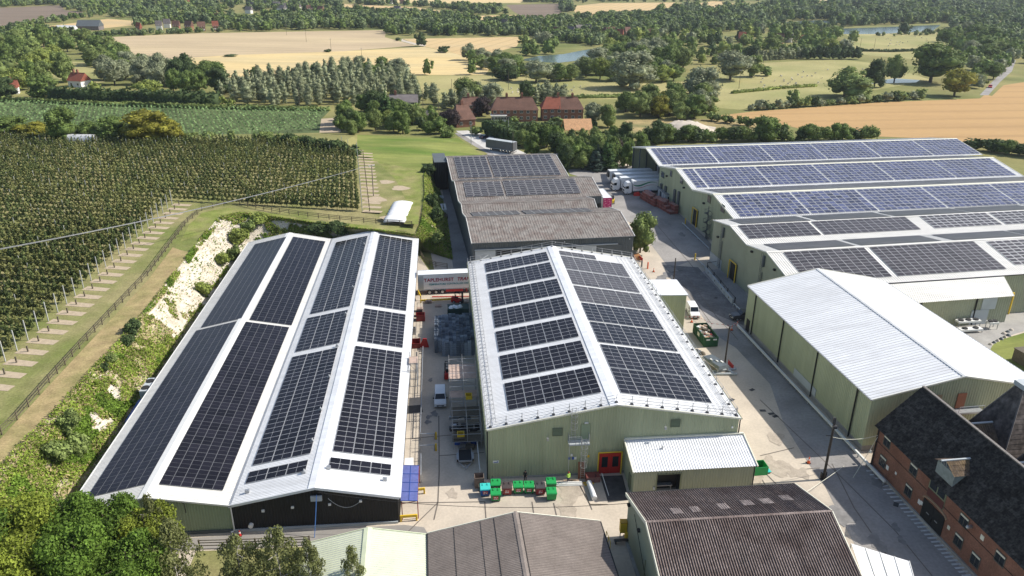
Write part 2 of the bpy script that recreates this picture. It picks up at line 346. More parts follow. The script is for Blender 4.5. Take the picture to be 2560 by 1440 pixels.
F_('car_park', [(1140, 327), (1178, 326), (1215, 338), (1330, 390), (1225, 400)], 0.05, mat('bleached_concrete', (0.55, 0.53, 0.49), 0.9, var=0.08, sc=0.3, tint=(0.45, 0.43, 0.40), tsc=0.1, tamt=0.7))
F_('drive', [(1137, 333), (1148, 331), (1245, 392), (1212, 398)], 0.06, m_asph)

# the yard: concrete everywhere between the sheds, asphalt roads on top, patches and lines above those
sheet('yard', [(-56, 40), (120, 40), (125, 138), (62, 172), (62, 262), (26, 262), (22, 236), (-20, 232), (-30, 232), (-16, 150), (-24, 172), (-50, 172), (-50, 100)], 0.02, m_conc, px=False)
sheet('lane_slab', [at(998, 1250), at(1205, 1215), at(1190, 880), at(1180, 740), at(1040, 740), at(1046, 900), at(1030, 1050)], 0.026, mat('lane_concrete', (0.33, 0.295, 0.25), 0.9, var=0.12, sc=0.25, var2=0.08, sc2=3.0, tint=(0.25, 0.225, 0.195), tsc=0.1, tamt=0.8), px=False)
sheet('asphalt_road', [(2700, 1700), (1900, 1440), (2180, 1440), (2120, 1330), (2062, 1215), (2025, 1165), (1960, 1060), (1925, 960), (1840, 870), (1790, 838), (1720, 742), (1668, 664), (1628, 612), (1592, 562), (1518, 534), (1490, 455), (1424, 434), (1420, 424), (1480, 418), (1640, 412), (1640, 480), (1770, 600), (1800, 640), (1840, 690), (1880, 760), (1880, 830), (2000, 980), (2180, 1165), (2420, 1440), (2700, 1600)], 0.03, m_asph)
sheet('side_passage', [(1105, 470), (1120, 452), (1135, 470), (1188, 690), (1182, 720), (1140, 720)], 0.034, m_asph)
sheet('concrete_apron', [(1690, 665), (1768, 640), (1800, 655), (1795, 672), (1700, 690)], 0.036, m_conc)
sheet('patched_road', [(1655, 662), (1745, 668), (1800, 730), (1880, 790), (1880, 822), (1800, 790), (1760, 770)], 0.038, mat('oily_asphalt', (0.175, 0.17, 0.165), 0.9, var=0.25, sc=0.5, var2=0.15, sc2=2.0, tint=(0.10, 0.10, 0.10), tsc=0.2, tamt=0.7))
sheet('painted_door_shadow', [(1500, 1190), (1556, 1188), (1572, 1250), (1520, 1256)], 0.04, m_patch)  # cast shadow of the lean-to, painted on the yard as a dark sheet
sheet('dark_lane_patch', [(1012, 1015), (1052, 1012), (1058, 1030), (1015, 1034)], 0.04, m_patch)  # small dark patch on the lane slab
# ------------------------------------------------------------------ sheds
def rib_samples(L, pitch, d):
    n = max(1, round(L / pitch)); p = L / n; S = []
    for k in range(n):
        a = k * p
        S += [(a, 0.0), (a + 0.55 * p, 0.0), (a + 0.68 * p, d), (a + 0.87 * p, d)]
    S.append((L, 0.0))
    return S

def wave_samples(L, pitch, d):
    n = max(1, round(L / pitch)); p = L / n; S = []
    for k in range(n):
        a = k * p
        S += [(a, 0.0), (a + 0.25 * p, d * 0.5), (a + 0.5 * p, d), (a + 0.75 * p, d * 0.5)]
    S.append((L, 0.0))
    return S

def rib_wall(name, p0, p1, ztop, zbot, m, parent, pitch=0.33, d=0.05, breaks=()):
    """profiled cladding from p0 to p1 (outside on the right hand of the walk); ztop(t) gives its top edge"""
    p0 = Vector((*p0, 0)); p1 = Vector((*p1, 0)); L = (p1 - p0).length; u = (p1 - p0) / L; nrm = Vector((u.y, -u.x, 0))
    S = rib_samples(L, pitch, d)
    for b in breaks: S.append((b, 0.0))
    S.sort()
    b = MB(); vs = []; fs = []
    for t, o in S:
        q = p0 + u * t + nrm * o
        vs += [(q.x, q.y, zbot), (q.x, q.y, ztop(t))]
    for i in range(len(S) - 1): fs.append((2 * i, 2 * i + 2, 2 * i + 3, 2 * i + 1))
    b.add(vs, fs)
    return b.build(name, m, parent)

def rib_roof(name, a, b, y0, y1, m, parent, pitch=0.33, d=0.045, wave=False, rows=1, sag=0.0, seed=0):
    """profiled sheet between the profile points a and b (x,z), running from y0 to y1, ribs down the slope"""
    S = (wave_samples if wave else rib_samples)(y1 - y0, pitch, d)
    u = Vector((b[0] - a[0], 0, b[1] - a[1])); n = Vector((-u.z, 0, u.x)).normalized()
    if n.z < 0: n = -n
    M_ = MB(); vs = []; fs = []; rr = random.Random(seed); jit = [[rr.uniform(-sag, sag) for _ in range(rows + 1)] for _ in S]
    for i, (t, o) in enumerate(S):
        for r in range(rows + 1):
            f = r / rows
            q = Vector((a[0], y0 + t, a[1])) + u * f + n * (o + jit[i][r] + (0.02 * (r % 2) if rows > 1 else 0))
            vs.append(tuple(q))
    k = rows + 1
    for i in range(len(S) - 1):
        for r in range(rows):
            fs.append((i * k + r, i * k + r + 1, (i + 1) * k + r + 1, (i + 1) * k + r))
    M_.add(vs, fs)
    if rows == 1 and not wave:
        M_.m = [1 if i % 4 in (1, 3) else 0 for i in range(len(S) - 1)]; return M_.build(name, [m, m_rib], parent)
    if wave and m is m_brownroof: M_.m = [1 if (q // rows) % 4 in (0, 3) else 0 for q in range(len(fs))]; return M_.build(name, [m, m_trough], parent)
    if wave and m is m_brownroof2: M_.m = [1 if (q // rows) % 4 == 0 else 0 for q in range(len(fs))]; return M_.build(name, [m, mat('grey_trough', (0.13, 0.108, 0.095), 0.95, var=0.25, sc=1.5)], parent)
    return M_.build(name, m, parent)

def prof_at(prof, x):
    for (x0, z0), (x1, z1) in zip(prof, prof[1:]):
        if x0 <= x <= x1: return z0 + (z1 - z0) * (x - x0) / (x1 - x0)
    return prof[-1][1]

def shed(name, label, cat, org, yaw, prof, L, mw, mr, mtrim, front=True, left=True, right=True, back=True, pitch=0.33, rpitch=0.33, rd=0.045,
         mfront=None, wave=False, plinth=0.0, seglen=None, over=0.2, ridge=True, zb=0.0, rows=1, sag=0.0, mridge=None, verge=0.22, mgut=None):
    T = thing(name, label, cat, (org[0], org[1], zb), yaw)
    Wd = prof[-1][0] - prof[0][0]; xs = [p[0] for p in prof]; x0, x1 = xs[0], xs[-1]
    br = [x - x0 for x in xs]
    pz = plinth
    if front: rib_wall('wall', (x0, 0), (x1, 0), lambda t: prof_at(prof, x0 + t) - 0.02, pz, mfront or mw, T, pitch, breaks=br)
    if back: rib_wall('wall', (x1, L), (x0, L), lambda t: prof_at(prof, x1 - t) - 0.02, pz, mw, T, pitch, breaks=[Wd - b for b in br])
    if left: rib_wall('wall', (x0, L), (x0, 0), lambda t: prof[0][1] - 0.02, pz, mw, T, pitch)
    if right: rib_wall('wall', (x1, 0), (x1, L), lambda t: prof[-1][1] - 0.02, pz, mw, T, pitch)
    if plinth:
        b = MB()
        b.b2((x0 - 0.03, -0.03, 0), (x1 + 0.03, L + 0.03, plinth)); b.build('plinth', m_conc2, T)
    for i, (a, c) in enumerate(zip(prof, prof[1:])):
        Li = seglen[i] if seglen else L
        aa, cc = list(a), list(c); dz = (c[1] - a[1]) / (c[0] - a[0])
        if i == 0: aa = [a[0] - over, a[1] - over * dz]
        if i == len(prof) - 2: cc = [c[0] + over, c[1] + over * dz]
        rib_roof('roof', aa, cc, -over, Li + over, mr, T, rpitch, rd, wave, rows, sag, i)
        if verge:
            for yy in (-over - 0.05, Li + over + 0.05):
                tb = MB(); tb.bar((aa[0], yy, aa[1] + 0.05 - verge / 2 + 0.06), (cc[0], yy, cc[1] + 0.05 - verge / 2 + 0.06), 0.10, verge); tb.build('verge_trim', mtrim, T)
    if ridge:
        for i in range(1, len(prof) - 1):
            if prof[i][1] > prof[i - 1][1] and prof[i][1] > prof[i + 1][1]:
                b = MB(); x, z = prof[i]; Li = max(seglen[i - 1], seglen[i]) if seglen else L; w = 0.55 if ridge is True else ridge
                s0 = (prof[i][1] - prof[i - 1][1]) / (prof[i][0] - prof[i - 1][0]); s1 = (prof[i][1] - prof[i + 1][1]) / (prof[i + 1][0] - prof[i][0])
                b.prism([(x - w, z - w * s0 + 0.055), (x, z + 0.055), (x + w, z - w * s1 + 0.055), (x + w, z - w * s1 + 0.11), (x, z + 0.12), (x - w, z - w * s0 + 0.11)], -over - 0.12, Li + over + 0.12)
                b.build('ridge_cap', mridge or mtrim, T)
    for x, z, sgn in ((x0 - over - 0.08, prof[0][1], -1), (x1 + over + 0.08, prof[-1][1], 1)):
        Li = (seglen[0] if sgn < 0 else seglen[-1]) if seglen else L
        gb = MB(); gb.b2((x - 0.08, -over, z - 0.16), (x + 0.08, Li + over, z - 0.02)); gb.build('gutter', mgut or mtrim, T)
    return T

PANELS = {}
def to_local(T, p): 
    c, s = math.cos(T.rotation_euler.z), math.sin(T.rotation_euler.z); d = Vector(p) - T.location
    return Vector((d.x * c + d.y * s, -d.x * s + d.y * c, d.z))
def to_dir(T, v):
    c, s = math.cos(T.rotation_euler.z), math.sin(T.rotation_euler.z)
    return Vector((v.x * c + v.y * s, -v.x * s + v.y * c, v.z))
def to_world(T, p):
    c, s = math.cos(T.rotation_euler.z), math.sin(T.rotation_euler.z)
    return Vector((p[0] * c - p[1] * s, p[0] * s + p[1] * c, p[2])) + T.location

def roof_uv(T, a, c, px, py):
    """where a sight line meets the roof plane through the profile points a, c: (distance up the slope, distance along)"""
    o = to_local(T, CAMP); d = to_dir(T, FWD * FPX + RT * (px - 1280) + UP * (720 - py))
    u = Vector((c[0] - a[0], 0, c[1] - a[1])).normalized(); n = Vector((-u.z, 0, u.x))
    A = Vector((a[0], 0, a[1])); t = (A - o).dot(n) / d.dot(n); p = o + d * t - A
    return p.dot(u), p.y

def panel_mesh(w, h, key, mg, split=None, mf=None, n=2):
    k = (key, round(w, 3), round(h, 3))
    if k in m_pv: return m_pv[k]
    b = MB(); e = 0.03; f = {'fgrey': 0.042, 'blue': 0.045, 'chargrey': 0.065, 'char2': 0.025}.get(key, 0.022)
    b.add([(-w/2, -h/2, 0), (w/2, -h/2, 0), (w/2, h/2, 0), (-w/2, h/2, 0), (-w/2, -h/2, e), (w/2, -h/2, e), (w/2, h/2, e), (-w/2, h/2, e)],
          ((4, 5, 6, 7), (0, 1, 5, 4), (1, 2, 6, 5), (2, 3, 7, 6), (3, 0, 4, 7)), 0)
    z = e + 0.004
    if split == 'x':
        b.quad((-w/2 + f, -h/2 + f, z), (-0.012, -h/2 + f, z), (-0.012, h/2 - f, z), (-w/2 + f, h/2 - f, z), 1)
        b.quad((0.012, -h/2 + f, z), (w/2 - f, -h/2 + f, z), (w/2 - f, h/2 - f, z), (0.012, h/2 - f, z), 1)
    elif split == 'y':
        b.quad((-w/2 + f, -h/2 + f, z), (w/2 - f, -h/2 + f, z), (w/2 - f, -0.012, z), (-w/2 + f, -0.012, z), 1)
        b.quad((-w/2 + f, 0.012, z), (w/2 - f, 0.012, z), (w/2 - f, h/2 - f, z), (-w/2 + f, h/2 - f, z), 1)
    else:
        b.quad((-w/2 + f, -h/2 + f, z), (w/2 - f, -h/2 + f, z), (w/2 - f, h/2 - f, z), (-w/2 + f, h/2 - f, z), 1)
    me = b.mesh('solar_panel', [mf or m_pvframe, mg]); m_pv[k] = me
    return me

def array(T, a, c, quad, nc, rh, key, mg, split=None, cuts=None, gap=0.0, mf=None, inset=0.025, lift=0.10, z=None, colgap=0.02, rowgap=0.02, nrow=None):
    """a block of solar panels on the slope a-c between four points seen in the photograph"""
    uv = [roof_uv(T, a, c, *q) for q in quad]
    us = sorted(q[0] for q in uv); vs = sorted(q[1] for q in uv)
    u0, u1, v0, v1 = (us[0] + us[1]) / 2, (us[2] + us[3]) / 2, (vs[0] + vs[1]) / 2, (vs[2] + vs[3]) / 2
    array_uv(T, a, c, u0, u1, v0, v1, nc, rh, key, mg, split, mf, lift, colgap, rowgap, nrow)

def array_uv(T, a, c, u0, u1, v0, v1, nc, rh, key, mg, split=None, mf=None, lift=0.10, colgap=0.02, rowgap=0.02, nrow=None):
    u = Vector((c[0] - a[0], 0, c[1] - a[1])); Ls = u.length; u /= Ls; n = Vector((-u.z, 0, u.x))
    u0 = max(u0, 0.15); u1 = min(u1, Ls - 0.15)
    nr = nrow or max(1, round((v1 - v0) / rh)); cw = (u1 - u0) / nc; ch = (v1 - v0) / nr
    me = panel_mesh(round(cw - colgap, 2), round(ch - rowgap, 2), key, mg, split, mf)
    lst = PANELS.setdefault(T.name, [])
    for i in range(nc):
        for j in range(nr):
            o = Vector((a[0], 0, a[1])) + u * (u0 + (i + 0.5) * cw) + n * lift; o.y = v0 + (j + 0.5) * ch
            mw = Matrix(((u.x, 0, n.x, o.x), (0, 1, 0, o.y), (u.z, 0, n.z, o.z), (0, 0, 0, 1)))
            lst.append(((to_world(T, o) - CAMP).length, mw, me, to_world(T, o)))

def flush_panels(T, limit=300):
    lst = PANELS.pop(T.name, [])
    vis = []; hid = []
    for q in lst:
        x, y = proj(q[3]); (vis if -20 < x < 2580 and y < 1460 else hid).append(q)
    vis.sort(key=lambda q: q[0])
    for q in vis[:limit]: link('solar_panel', q[2], T, q[1])
    rest = vis[limit:] + hid
    groups = {}
    for q in rest: groups.setdefault(tuple(m.name for m in q[2].materials), []).append(q)
    for ms, qs in groups.items():
        b = MB()
        for d, mw, me, p in qs:
            o = len(b.v)
            b.v += [tuple(mw @ v.co) for v in me.vertices]
            for pl in me.polygons: b.f.append(tuple(i + o for i in pl.vertices)); b.m.append(pl.material_index)
        b.build('solar_panel', [bpy.data.materials[m] for m in ms], T)['kind'] = 'stuff'

def S3(x, y, sx, sy, sc): return (sx + x / sc, sy + y / sc)
def q5(*pts): return [(200 + x / 3.064, 820 + y / 3.064) for x, y in pts]
def q4(*pts): return [(580 + x / 5.333, 570 + y / 5.333) for x, y in pts]
def q6(*pts): return [(600 + x / 3.2, 820 + y / 3.2) for x, y in pts]
def qb(*pts): return [(1160 + x / 3.131, 600 + y / 3.131) for x, y in pts]
def qd(*pts): return [(1500 + x / 2.286, 330 + y / 2.286) for x, y in pts]
def qe(*pts): return [(2100 + x / 4.8, 480 + y / 4.8) for x, y in pts]
def qf(*pts): return [(1080 + x / 4.5, 370 + y / 4.5) for x, y in pts]

# ---- the pair of long low sheds on the left
OA, TA, LA = (-49.40, 70.61), 0.0914, 92.76
pA1 = [(-1.3, 3.59), (7.72, 5.60), (16.93, 3.88)]
pA2 = [(16.97, 3.88), (26.82, 5.81), (36.25, 3.88)]
A1 = shed('packing_shed', 'long low shed with ivory roof and sage green gable beside the chalk bank', 'warehouse', OA, TA, pA1, LA, m_sage, m_roofw, m_trimw, right=False, rpitch=0.30, ridge=0.75)
A2 = shed('cold_store', 'long low shed with bright white roof and black front gable', 'warehouse', OA, TA, pA2, LA, m_black, m_roofc, m_roofc, left=False, rpitch=0.30, ridge=0.8, verge=0.34)
sA = lambda q: q
array(A1, pA1[0], pA1[1], [(208, 1249), (363, 1212), (497, 827), (596, 803)], 6, 1.72, 'navy', m_pvnavy, 'y', mf=m_pvframed)
array(A1, pA1[0], pA1[1], [(500, 821), (600, 798), (641, 610), (720, 593)], 6, 1.72, 'navy', m_pvnavy, 'y', mf=m_pvframed)
array(A1, pA1[1], pA1[2], [(392, 1211), (554, 1228), (618, 806), (725, 820)], 6, 1.72, 'black', m_pvblack, 'y', mf=m_pvframed)
array(A1, pA1[1], pA1[2], [(621, 800), (728, 815), (735, 593), (814, 605)], 6, 1.72, 'black', m_pvblack, 'y', mf=m_pvframed)
for Q in ([(612, 1214), (767, 1176), (623, 1185), (772, 1148)], [(629, 1169), (777.5, 1132), (731, 895), (847, 869)],
          [(737.5, 882.5), (850, 858), (767.5, 799), (872.5, 773)], [(773, 788), (875, 766), (841.6, 607), (921, 590)]):
    array(A2, pA2[0], pA2[1], Q, 3, 1.145, 'black', m_pvblack, 'x', colgap=0.07, nrow=2 if Q[0][1] == 1214 else None)
for Q in ([(820, 1173), (976.6, 1190), (825.6, 1145), (979, 1163)], [(829.7, 1129), (981, 1147.5), (889, 866), (1006, 882.5)],
          [(892, 855), (1007, 870.6), (910.4, 772), (1014.6, 787.5)], [(912, 763), (1016, 778.5), (948.4, 588), (1031.5, 602.4)]):
    array(A2, pA2[1], pA2[2], Q, 3, 1.145, 'black', m_pvblack, 'x', colgap=0.07, nrow=2 if Q[0][1] == 1173 else None)
flush_panels(A1); flush_panels(A2)
# valley gutter, ridge vent bands, bracket feet, downpipe, lamps on the black gable
b = MB(); b.b2((16.80, -0.3, 3.86), (17.10, LA + 0.3, 3.95)); b.build('valley_gutter', m_steel, A2)
b = MB()
for k in range(26):
    y = 2 + k * 3.5
    b.bar((6.9, y, 5.48), (8.5, y, 5.52), 0.05, 0.14)
b.build('ridge_band', m_steel, A1)
for s, (ax, az) in ((0, (25.0, 5.50)),):
    for k, y in enumerate((3.0, 9.5, 17.0, 26.0, 36.0, 48.0, 60.0, 72.0, 84.0)):
        b = MB(); b.prism([(ax - 0.28, az), (ax + 0.28, az + 0.1), (ax + 0.05, az + 0.55)], y, y + 0.35); b.build('anchor_post', m_steel, A2)
for (ax, az, y) in ((18.6, 4.25, 1.6), (27.9, 5.65, 3.6), (34.6, 4.25, 2.6)):
    b = MB(); b.box((ax, y, az + 0.2), (0.5, 0.3, 0.4)); b.build('anchor_post', m_steel, A2)
b = MB(); b.b2((26.2, -0.32, 3.95), (27.5, -0.12, 4.65)); b.build('wall_panel', m_lgrey, A2)
for lx, lz in ((20.6, 2.85), (24.0, 3.15), (28.3, 3.3), (31.9, 3.55)):
    b = MB(); b.b2((lx - 0.16, -0.25, lz - 0.13), (lx + 0.16, -0.05, lz + 0.13)); b.build('wall_lamp', m_trimw, A2)
b = MB(); b.tube((19.0, -0.05, 0.9), (19.0, -0.45, 0.9), 0.28, n=12); b.build('vent_cowl', m_trimw, A2)
b = MB(); b.path([(17.0, -0.12, 3.7), (17.0, -0.12, 0.2), (16.6, -0.3, 0.1)], 0.09, 6); b.build('downpipe', m_trimw, A1)
b = MB(); b.b2((17.1, -0.2, 0.0), (36.1, -0.02, 0.32)); b.build('plinth', m_lgrey, A2)
b = MB(); b.b2((1.0, -0.2, 0.0), (16.9, -0.02, 0.4)); b.build('plinth', m_dgrey, A1)
b = MB(); b.b2((6.2, -0.95, 2.75), (9.6, -0.02, 2.95)); b.build('door_hood', m_lgrey, A1)
b = MB(); b.b2((6.6, -0.12, 0.3), (9.2, -0.04, 2.7)); b.build('door', m_black, A1)
b = MB(); b.dome((4.6, -0.15, 3.2), (0.16, 0.16, 0.2)); b.build('wall_lamp', m_trimw, A1)
b = MB(); b.path([(11.2, -0.02, 4.75), (12.0, -0.35, 4.6), (12.0, -0.35, 3.3)], 0.05, 5); b.build('vent_pipe', m_black, A1)

# ---- olive warehouse with the scaffolded roof
OB, TB, LB = (-2.887, 82.44), 0.0965, 58.78
pB = [(0, 7.68), (16.39, 10.54), (32.78, 7.68)]
B_ = shed('olive_warehouse', 'olive warehouse with white ribbed roof ringed by scaffold rails', 'warehouse', OB, TB, pB, LB, m_olive, m_roofc, m_trimc, pitch=0.36, rpitch=0.34, ridge=0.9, mridge=m_roofc, mgut=m_olivd)
for Q in (((345, 1340), (1080, 1195), (315, 1125), (1000, 998)), ((300, 1095), (985, 968), (280, 912), (915, 790)), ((268, 880), (905, 760), (247, 720), (845, 610)),
          ((240, 690), (832, 582), (220, 550), (785, 450)), ((215, 528), (772, 430), (200, 405), (735, 308)), ((190, 382), (722, 290), (178, 268), (672, 180)),
          ((172, 255), (668, 165), (162, 185), (650, 98))):
    array(B_, pB[0], pB[1], qb(*Q), 5, 1.145, 'black', m_pvblack, 'x', colgap=0.07)
for Q in (((1222, 1205), (1940, 1278), (1148, 1008), (1820, 1083)), ((1140, 1000), (1805, 1075), (1062, 822), (1685, 893)), ((1050, 808), (1675, 875), (985, 648), (1570, 712)),
          ((975, 638), (1563, 703), (915, 498), (1475, 560)), ((905, 490), (1467, 548), (860, 365), (1385, 425)), ((848, 355), (1375, 410), (800, 240), (1305, 298)),
          ((793, 232), (1298, 288), (757, 128), (1235, 190))):
    array(B_, pB[1], pB[2], qb(*Q), 5, 1.145, 'blackgrey', m_pvgrey if Q[0][1] < 500 else m_pvblack, 'x', colgap=0.07)  # farther blocks take the glass with the sky reflection painted in
array(B_, pB[1], pB[2], qb((755, 120), (1038, 156), (742, 90), (1020, 122)), 3, 1.145, 'blackgrey', m_pvgrey, 'x', colgap=0.07)
flush_panels(B_)
b = MB(); b.b2((0.2, -0.12, 0), (21.0, -0.01, 0.28)); b.build('plinth', m_conc2, B_)
def louvre(T, x, z, w=1.35, h=1.15):
    b = MB()
    for lo, hi in (((x, -0.16, z), (x + w, -0.05, z + 0.08)), ((x, -0.16, z + h - 0.08), (x + w, -0.05, z + h)), ((x, -0.16, z + 0.08), (x + 0.08, -0.05, z + h - 0.08)), ((x + w - 0.08, -0.16, z + 0.08), (x + w, -0.05, z + h - 0.08))): b.b2(lo, hi)
    b.b2((x + 0.08, -0.085, z + 0.08), (x + w - 0.08, -0.06, z + h - 0.08))
    f = b.build('louvre_vent', m_olivd, T)
    for k in range(5):
        s = MB(); s.box((x + w / 2, -0.12, z + 0.2 + k * 0.19), (w - 0.16, 0.09, 0.03)); s.build('slat', m_sage, f)
louvre(B_, 8.2, 6.25); louvre(B_, 23.6, 6.75, 1.3, 1.15)
b = MB(); b.b2((11.95, -0.14, 5.55), (13.1, -0.05, 7.85)); b.build('door', m_sage, B_)
b = MB(); b.b2((12.3, -0.3, 8.0), (12.8, -0.06, 8.1)); b.build('wall_lamp', m_trimw, B_)
b = MB(); b.b2((10.25, -1.15, 5.32), (12.95, -0.06, 5.5)); b.build('landing', m_lgrey, B_)
b = MB()
for z in (5.75, 6.05, 6.35, 6.62):
    b.path([(10.3, -0.1, z), (10.3, -1.1, z), (11.8, -1.1, z)], 0.03, 5); b.path([(12.9, -1.1, z), (12.9, -0.1, z)], 0.03, 5)
for x, y in ((10.3, -0.1), (10.3, -1.1), (11.1, -1.1), (11.8, -1.1), (12.9, -1.1), (12.9, -0.1)): b.tube((x, y, 5.5), (x, y, 6.65), 0.03, n=5)
b.build('landing_rail', m_steel, B_)
def caged_ladder(T, x, y, z0, z1, cage0, m):
    b = MB()
    for s in (-0.25, 0.25): b.tube((x + s, y, z0), (x + s, y, z1), 0.03, n=5)
    z = z0 + 0.3
    while z < z1: b.tube((x - 0.25, y, z), (x + 0.25, y, z), 0.018, n=4, cap=False); z += 0.3
    z = cage0; R = 0.42
    while z <= z1:
        pts = [(x + R * math.sin(t), y - 0.42 + R * math.cos(t), z) for t in np.linspace(0.6, 2 * math.pi - 0.6, 10)]
        b.path(pts, 0.02, 4); z += 0.95
    for t in (1.4, math.pi, 2 * math.pi - 1.4): b.tube((x + R * math.sin(t), y - 0.42 + R * math.cos(t), cage0), (x + R * math.sin(t), y - 0.42 + R * math.cos(t), z1), 0.02, n=4)
    return b.build('caged_ladder', m, T)
caged_ladder(B_, 12.15, -1.25, 0.3, 6.5, 2.5, m_steel); caged_ladder(B_, 10.9, -0.2, 5.5, 10.4, 7.6, m_steel)
b = MB(); b.b2((14.45, -0.10, 0.02), (17.4, -0.055, 3.35)); b.build('door_recess', m_dred, B_)
for k in range(2):
    x = 14.55 + k * 1.42
    d = MB(); d.b2((x, -0.17, 0.08), (x + 1.4, -0.11, 3.2)); dl = d.build('door_leaf', m_red, B_)
    d = MB(); d.b2((x + 0.3, -0.20, 1.1), (x + 1.1, -0.175, 2.7)); d.build('pane', m_glass, dl)
b = MB(); b.path([(14.35, -0.35, 0), (14.35, -0.35, 3.5), (17.45, -0.35, 3.5), (17.45, -0.35, 0)], 0.085, 7); b.build('door_guard', m_yellow, B_)
for x, z in ((7.7, 6.0), (22.95, 6.85)):
    b = MB(); b.tube((x, -0.05, z + 0.3), (x - 0.15, -0.6, z + 0.35), 0.03, n=5); b.box((x - 0.15, -0.7, z + 0.2), (0.28, 0.25, 0.38)); b.build('flood_lamp', m_steel, B_)
b = MB(); b.dome((31.9, -0.2, 6.3), (0.14, 0.14, 0.26)); b.build('wall_lamp', m_trimw, B_)
b = MB(); b.b2((0.6, -0.13, 2.55), (1.35, -0.055, 2.9)); sgn = b.build('wall_sign', m_trimw, B_)
b = MB(); b.b2((0.68, -0.14, 2.62), (1.27, -0.132, 2.72)); b.b2((1.1, -0.14, 2.78), (1.27, -0.132, 2.86)); b.build('sign_print', m_blue, sgn)
for k, (x, z) in enumerate(((10.7, 3.0), (12.9, 2.7), (10.4, 2.5), (10.9, 2.5), (11.2, 2.5))):
    b = MB(); b.b2((x, -0.13, z), (x + 0.28, -0.055, z + 0.36)); b.build('safety_notice', (m_trimw, m_yellow, m_blue, m_blue, m_trimw)[k], B_)
b = MB(); b.tube((10.5, -0.12, 0.3), (10.5, -0.12, 5.3), 0.03, n=5); b.build('drain_pipe', m_trimw, B_)
b = MB(); b.tube((32.9, -0.1, 0.1), (32.9, -0.1, 7.5), 0.08, n=6); b.tube((-0.12, -0.1, 0.1), (-0.12, -0.1, 7.5), 0.08, n=6); b.build('downpipe', m_black, B_)

# ---- its lean-to
LTx0, LTx1 = 17.95, 33.3
LT = thing('lean_to_store', 'olive lean-to store with white ribbed roof against the front of the scaffolded warehouse', 'outbuilding', to_world(B_, (LTx0, -5.1, 0)), TB)
wl = LTx1 - LTx0
rib_wall('wall', (0, 0), (2.9, 0), lambda t: 3.95, 0.0, m_olive2, LT, 0.36)
rib_wall('wall', (5.9, 0), (wl, 0), lambda t: 3.95, 0.0, m_olive2, LT, 0.36)
rib_wall('wall', (2.9, 0), (5.9, 0), lambda t: 3.95, 3.25, m_olive2, LT, 0.36)
rib_wall('wall', (0, 5.0), (0, 0), lambda t: 5.1 - t * 0.235, 0.0, m_olive, LT, 0.36)
rib_wall('wall', (wl, 0), (wl, 5.0), lambda t: 3.95 + t * 0.235, 0.0, m_olive, LT, 0.36)
b = MB(); vs = []
for t, o in rib_samples(wl + 0.5, 0.34, 0.05): vs += [(-0.25 + t, -0.3, 3.93 + o), (-0.25 + t, 5.03, 5.18 + o)]
b.add(vs, [(2 * i, 2 * i + 2, 2 * i + 3, 2 * i + 1) for i in range(len(vs) // 2 - 1)]); b.build('roof', m_roofc, LT)
b = MB(); b.bar((-0.3, -0.35, 3.92), (-0.3, 5.03, 5.2), 0.14, 0.26); b.bar((wl + 0.3, -0.35, 3.92), (wl + 0.3, 5.03, 5.2), 0.14, 0.26); b.bar((-0.25, 4.95, 5.36), (wl + 0.25, 4.95, 5.36), 0.3, 0.16); b.build('verge_trim', m_trimc, LT)
b = MB(); b.b2((2.95, 1.4, 0.02), (5.85, 1.45, 3.2)); b.b2((2.9, 0.06, 3.2), (5.9, 1.4, 3.25)); b.b2((2.84, 0.06, 0), (2.9, 1.4, 3.2)); b.b2((5.9, 0.06, 0), (5.96, 1.4, 3.2)); b.build('doorway', m_black, LT)
b = MB(); b.b2((2.8, -0.1, 0), (2.92, 0.05, 3.3)); b.b2((5.88, -0.1, 0), (6.0, 0.05, 3.3)); b.b2((2.92, -0.1, 3.2), (5.88, 0.05, 3.3)); b.build('door_frame', m_olivd, LT)
b = MB(); b.b2((3.0, 0.7, 0.85), (5.2, 1.3, 0.95)); b.b2((3.1, 0.75, 0), (3.2, 1.25, 0.85)); b.b2((5.0, 0.75, 0), (5.1, 1.25, 0.85)); b.build('inner_bench', m_steel, LT)
b = MB(); b.b2((-0.16, 1.2, 0.1), (-0.07, 2.2, 2.2)); b.build('door', m_olivd, LT)
b = MB(); b.tube((wl + 0.06, -0.1, 0), (wl + 0.06, -0.1, 3.9), 0.09, n=6); b.build('downpipe', m_black, LT)
b = MB(); b.box((2.6, -0.1, 1.2), (0.25, 0.12, 0.35)); b.build('switch_box', m_lgrey, LT)
b = MB(); b.tube((4.3, 3.2, 4.85), (4.3, 3.2, 5.9), 0.03, n=5); b.tube((4.3, 3.2, 4.7), (4.3, 3.2, 5.05), 0.13, n=8); b.build('roof_vent', m_steel, LT)

# ---- tall olive box against its right side
TW = thing('plant_room', 'tall narrow olive plant room with flat white roof beside the scaffolded warehouse', 'outbuilding', to_world(B_, (32.9, 41.0, 0)), TB)
rib_wall('wall', (0, 0), (5.6, 0), lambda t: 7.2, 0.0, m_olive, TW, 0.36); rib_wall('wall', (5.6, 0), (5.6, 6.8), lambda t: 7.2, 0.0, m_olive, TW, 0.36); rib_wall('wall', (5.6, 6.8), (0, 6.8), lambda t: 7.2, 0.0, m_olive, TW, 0.36)
b = MB(); b.hexa([(0.0, -0.2, 7.22), (5.8, -0.2, 7.12), (5.8, 7.0, 7.12), (0.0, 7.0, 7.22)], [(0.0, -0.2, 7.42), (5.8, -0.2, 7.27), (5.8, 7.0, 7.27), (0.0, 7.0, 7.42)]); b.build('roof', m_roofc, TW)

